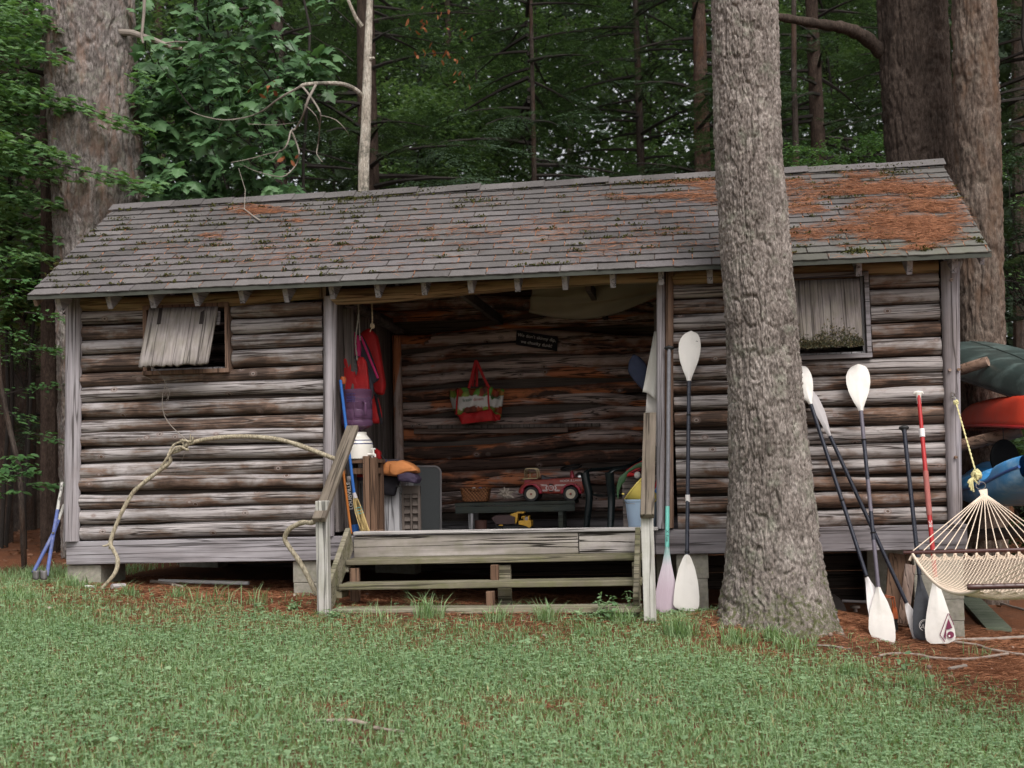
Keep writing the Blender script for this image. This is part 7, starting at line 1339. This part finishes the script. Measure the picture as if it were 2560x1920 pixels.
# needles on the ground
x, y = area(150000, -2, 9.5, -4.0, 1.0); f, px, py = lawn(x, y); k = (rs.random(len(x)) > f*1.35); x, y = x[k], y[k]; T = np.stack([x, y, gh(x, y)+.006+.012*rs.random(len(x))], 1); V, F = needles(T, np.tile(np.array([0, 0, 1.]), (len(T), 1)), rs, .11, .0024, .4); tag(fast('needle_carpet', V, F, M['needle'], kind='stuff'), 'rusty pine needles strewn over the ground by the shed', 'pine needles')
M['chip'] = leafmat('leaf_bits', (.20, .13, .10), (.42, .33, .28), .1, .8, .2); M['dleaf'] = leafmat('dead_leaf', (.16, .075, .045), (.30, .16, .10), .1, .8, .2)
x, y = area(1500, -3, 11, -3.5, 1.0); f, px, py = lawn(x, y); k = rs.random(len(x)) > f*.9; x, y = x[k], y[k]; n = len(x); a = rs.random(n)*6.28; V, F = scatter(DIA[0], DIA[1], frames(np.stack([np.cos(a), np.sin(a), rs.normal(size=n)*.2], 1), rs.normal(size=(n, 3))*.3+np.array([0, 0, 1]), .035*rs.uniform(.3, 1.4, n)), np.stack([x, y, gh(x, y)+.015], 1)); tag(fast('leaf_litter', V, F, M['chip'], kind='stuff'), 'pale bark chips and leaf bits on the needles', 'litter')
n = 16000; x = rs.uniform(-14, 22, n); y = rs.uniform(2.8, 26, n); a = rs.random(n)*6.28; V, F = scatter(OL[0], OL[1], frames(np.stack([np.cos(a), np.sin(a), rs.normal(size=n)*.2], 1), rs.normal(size=(n, 3))*.3+np.array([0, 0, 1]), .09*rs.uniform(.5, 1.3, n)), np.stack([x, y, gh(x, y)+.02], 1)); tag(fast('forest_litter', V, F, M['dleaf'], kind='stuff'), 'brown dead leaves over the forest floor', 'leaf litter')
# left of the shed the grass runs back
x = rs.uniform(-3.5, .15, 26000); y = rs.uniform(-1.2, 3.0, 26000); k = rs.random(26000) < np.clip(.55+1.2*fbm(x*1.4, y*1.4, 9.), 0, .9)*np.clip((2.6-y)/1.6, .0, 1); blades(x[k], y[k], .085, .003, .8, M['grass'], 'side_grass', 'longer grass running back along the left end of the shed')
# grass tufts and weeds by the steps and the wall foot
def tuft(label, px, py, n, h, sp, m='grass', cat='grass tuft', name='grass_tuft', grp='grass tufts by the shed'):
    c = PG(px, py); x = c.x+np.clip(rs.normal(size=n), -1.6, 1.6)*sp*.6; y = c.y+np.clip(rs.normal(size=n), -1.6, 1.6)*sp*.4; o = blades(x, y, h, .0032, .9, M[m], name, label, cat); o['kind'] = 'thing'; o['group'] = grp
for i, (px, py, n, h, sp) in enumerate([(1075, 1552, 110, .20, .10), (1370, 1556, 70, .17, .08), (1240, 1556, 60, .15, .1), (945, 1558, 30, .16, .1), (1560, 1560, 70, .16, .08), (1700, 1590, 150, .17, .11), (1850, 1610, 120, .14, .12), (1985, 1625, 130, .12, .14), (1930, 1600, 90, .12, .06), (520, 1510, 50, .18, .16), (640, 1515, 30, .19, .10), (440, 1498, 70, .12, .08), (320, 1490, 60, .12, .08), (180, 1470, 110, .14, .12), (90, 1450, 130, .14, .14), (60, 1500, 120, .10, .16), (2120, 1690, 100, .12, .12), (2290, 1720, 90, .12, .10), (1480, 1590, 90, .12, .12), (2440, 1640, 24, .10, .12)]):
    tuft(['tall fine grass tuft in front of the bottom step', 'grass tuft right of the middle of the bottom step', 'thin grass tuft before the middle step support', 'few long blades at the left of the steps', 'grass tuft left of the right rail post foot', 'thick tuft below the white paddle blade', 'low tuft before the foot of the front pine', 'spreading tuft below the pine root', 'small tuft against the front pine foot', 'sparse long blades under the left bay', 'thin long blades nearer the left block pier', 'tuft beside the white pipe', 'tuft beside the foot of the long vine', 'tuft at the foot of the left corner block', 'tuft around the post hole digger', 'wide low tuft left of the corner block', 'tuft at the needle edge below the oval paddle', 'tuft at the needle edge below the hammock', 'low tuft right of the steps', 'sparse blades among the sticks at the right'][i], px, py, n, h, sp)
def weed(label, px, py, h, n, size):
    c = PG(px, py); t = thing('weed', label, 'weed', c, 'leafy weeds by the steps'); mb = MB(); T, D = [], []
    for k in range(3): e = c+Vector((rs.normal()*.05, rs.normal()*.04, h*rs.uniform(.6, 1.))); q = wob(c, e, 4, .05); mb.tube(q, .0022, 5); T += [tuple(q[1+int(rs.random()*4)]+Vector(rs.normal(size=3)*.012)) for _ in range(n)]
    mb.build('stem', M['grass'], t); a = rs.random(len(T))*6.28; D = np.stack([np.cos(a), np.sin(a), rs.normal(size=len(T))*.3], 1); V, F = scatter(OL[0], OL[1], frames(D, np.stack([rs.normal(size=len(T))*.3, rs.normal(size=len(T))*.3-.2, np.ones(len(T))], 1), size*rs.uniform(.6, 1.2, len(T))), np.array(T)); fast('foliage', V, F, M['clover'], t)
for lb, px, py, h, n, s in (('whorled leafy weed taller than the others before the right end of the steps', 1575, 1545, .22, 18, .035), ('small leafy weed in front of the bottom step, left of the whorled one', 1490, 1548, .20, 14, .035), ('dock leaf plant between the whorled weeds', 1520, 1552, .14, 5, .09), ('low weed at the foot of the left rail post', 830, 1550, .08, 16, .04), ('bushy low weed left of the left rail post', 730, 1530, .07, 22, .04), ('leafy weed at the right of the bottom step, near the post', 1440, 1555, .10, 12, .04), ('low weed in front of the left block pier', 660, 1530, .06, 16, .035), ('upright broad leaved weed alone on the needles below the paddles', 2268, 1682, .12, 6, .05)): weed(lb, px, py, h, n, s)
for lb, px, py in (('white dandelion head on the needles below the hammock', 2322, 1683), ('white dandelion head beside the pine root', 2075, 1600)):
    c = PG(px, py+8); t = thing('dandelion', lb, 'flower', c, 'dandelion clocks'); MB().tube([c, c+Vector((.005, 0, .05))], .002, 5).build('stem', M['grass'], t); MB().lathe([(.016*math.sin(R(a)), -.016*math.cos(R(a))) for a in range(0, 181, 20)], 12, c+Vector((.005, 0, .058))).build('seed_head', M['chip'], t)
c = PG(2138, 1530); tag(MB().lathe([(0, .0), (.02, 0), (.018, .03), (.045, .035), (.04, .055), (0, .065)], 14, c).build('mushroom', M['chip']), 'pale tan mushroom on the needles right of the pine root', 'mushroom')
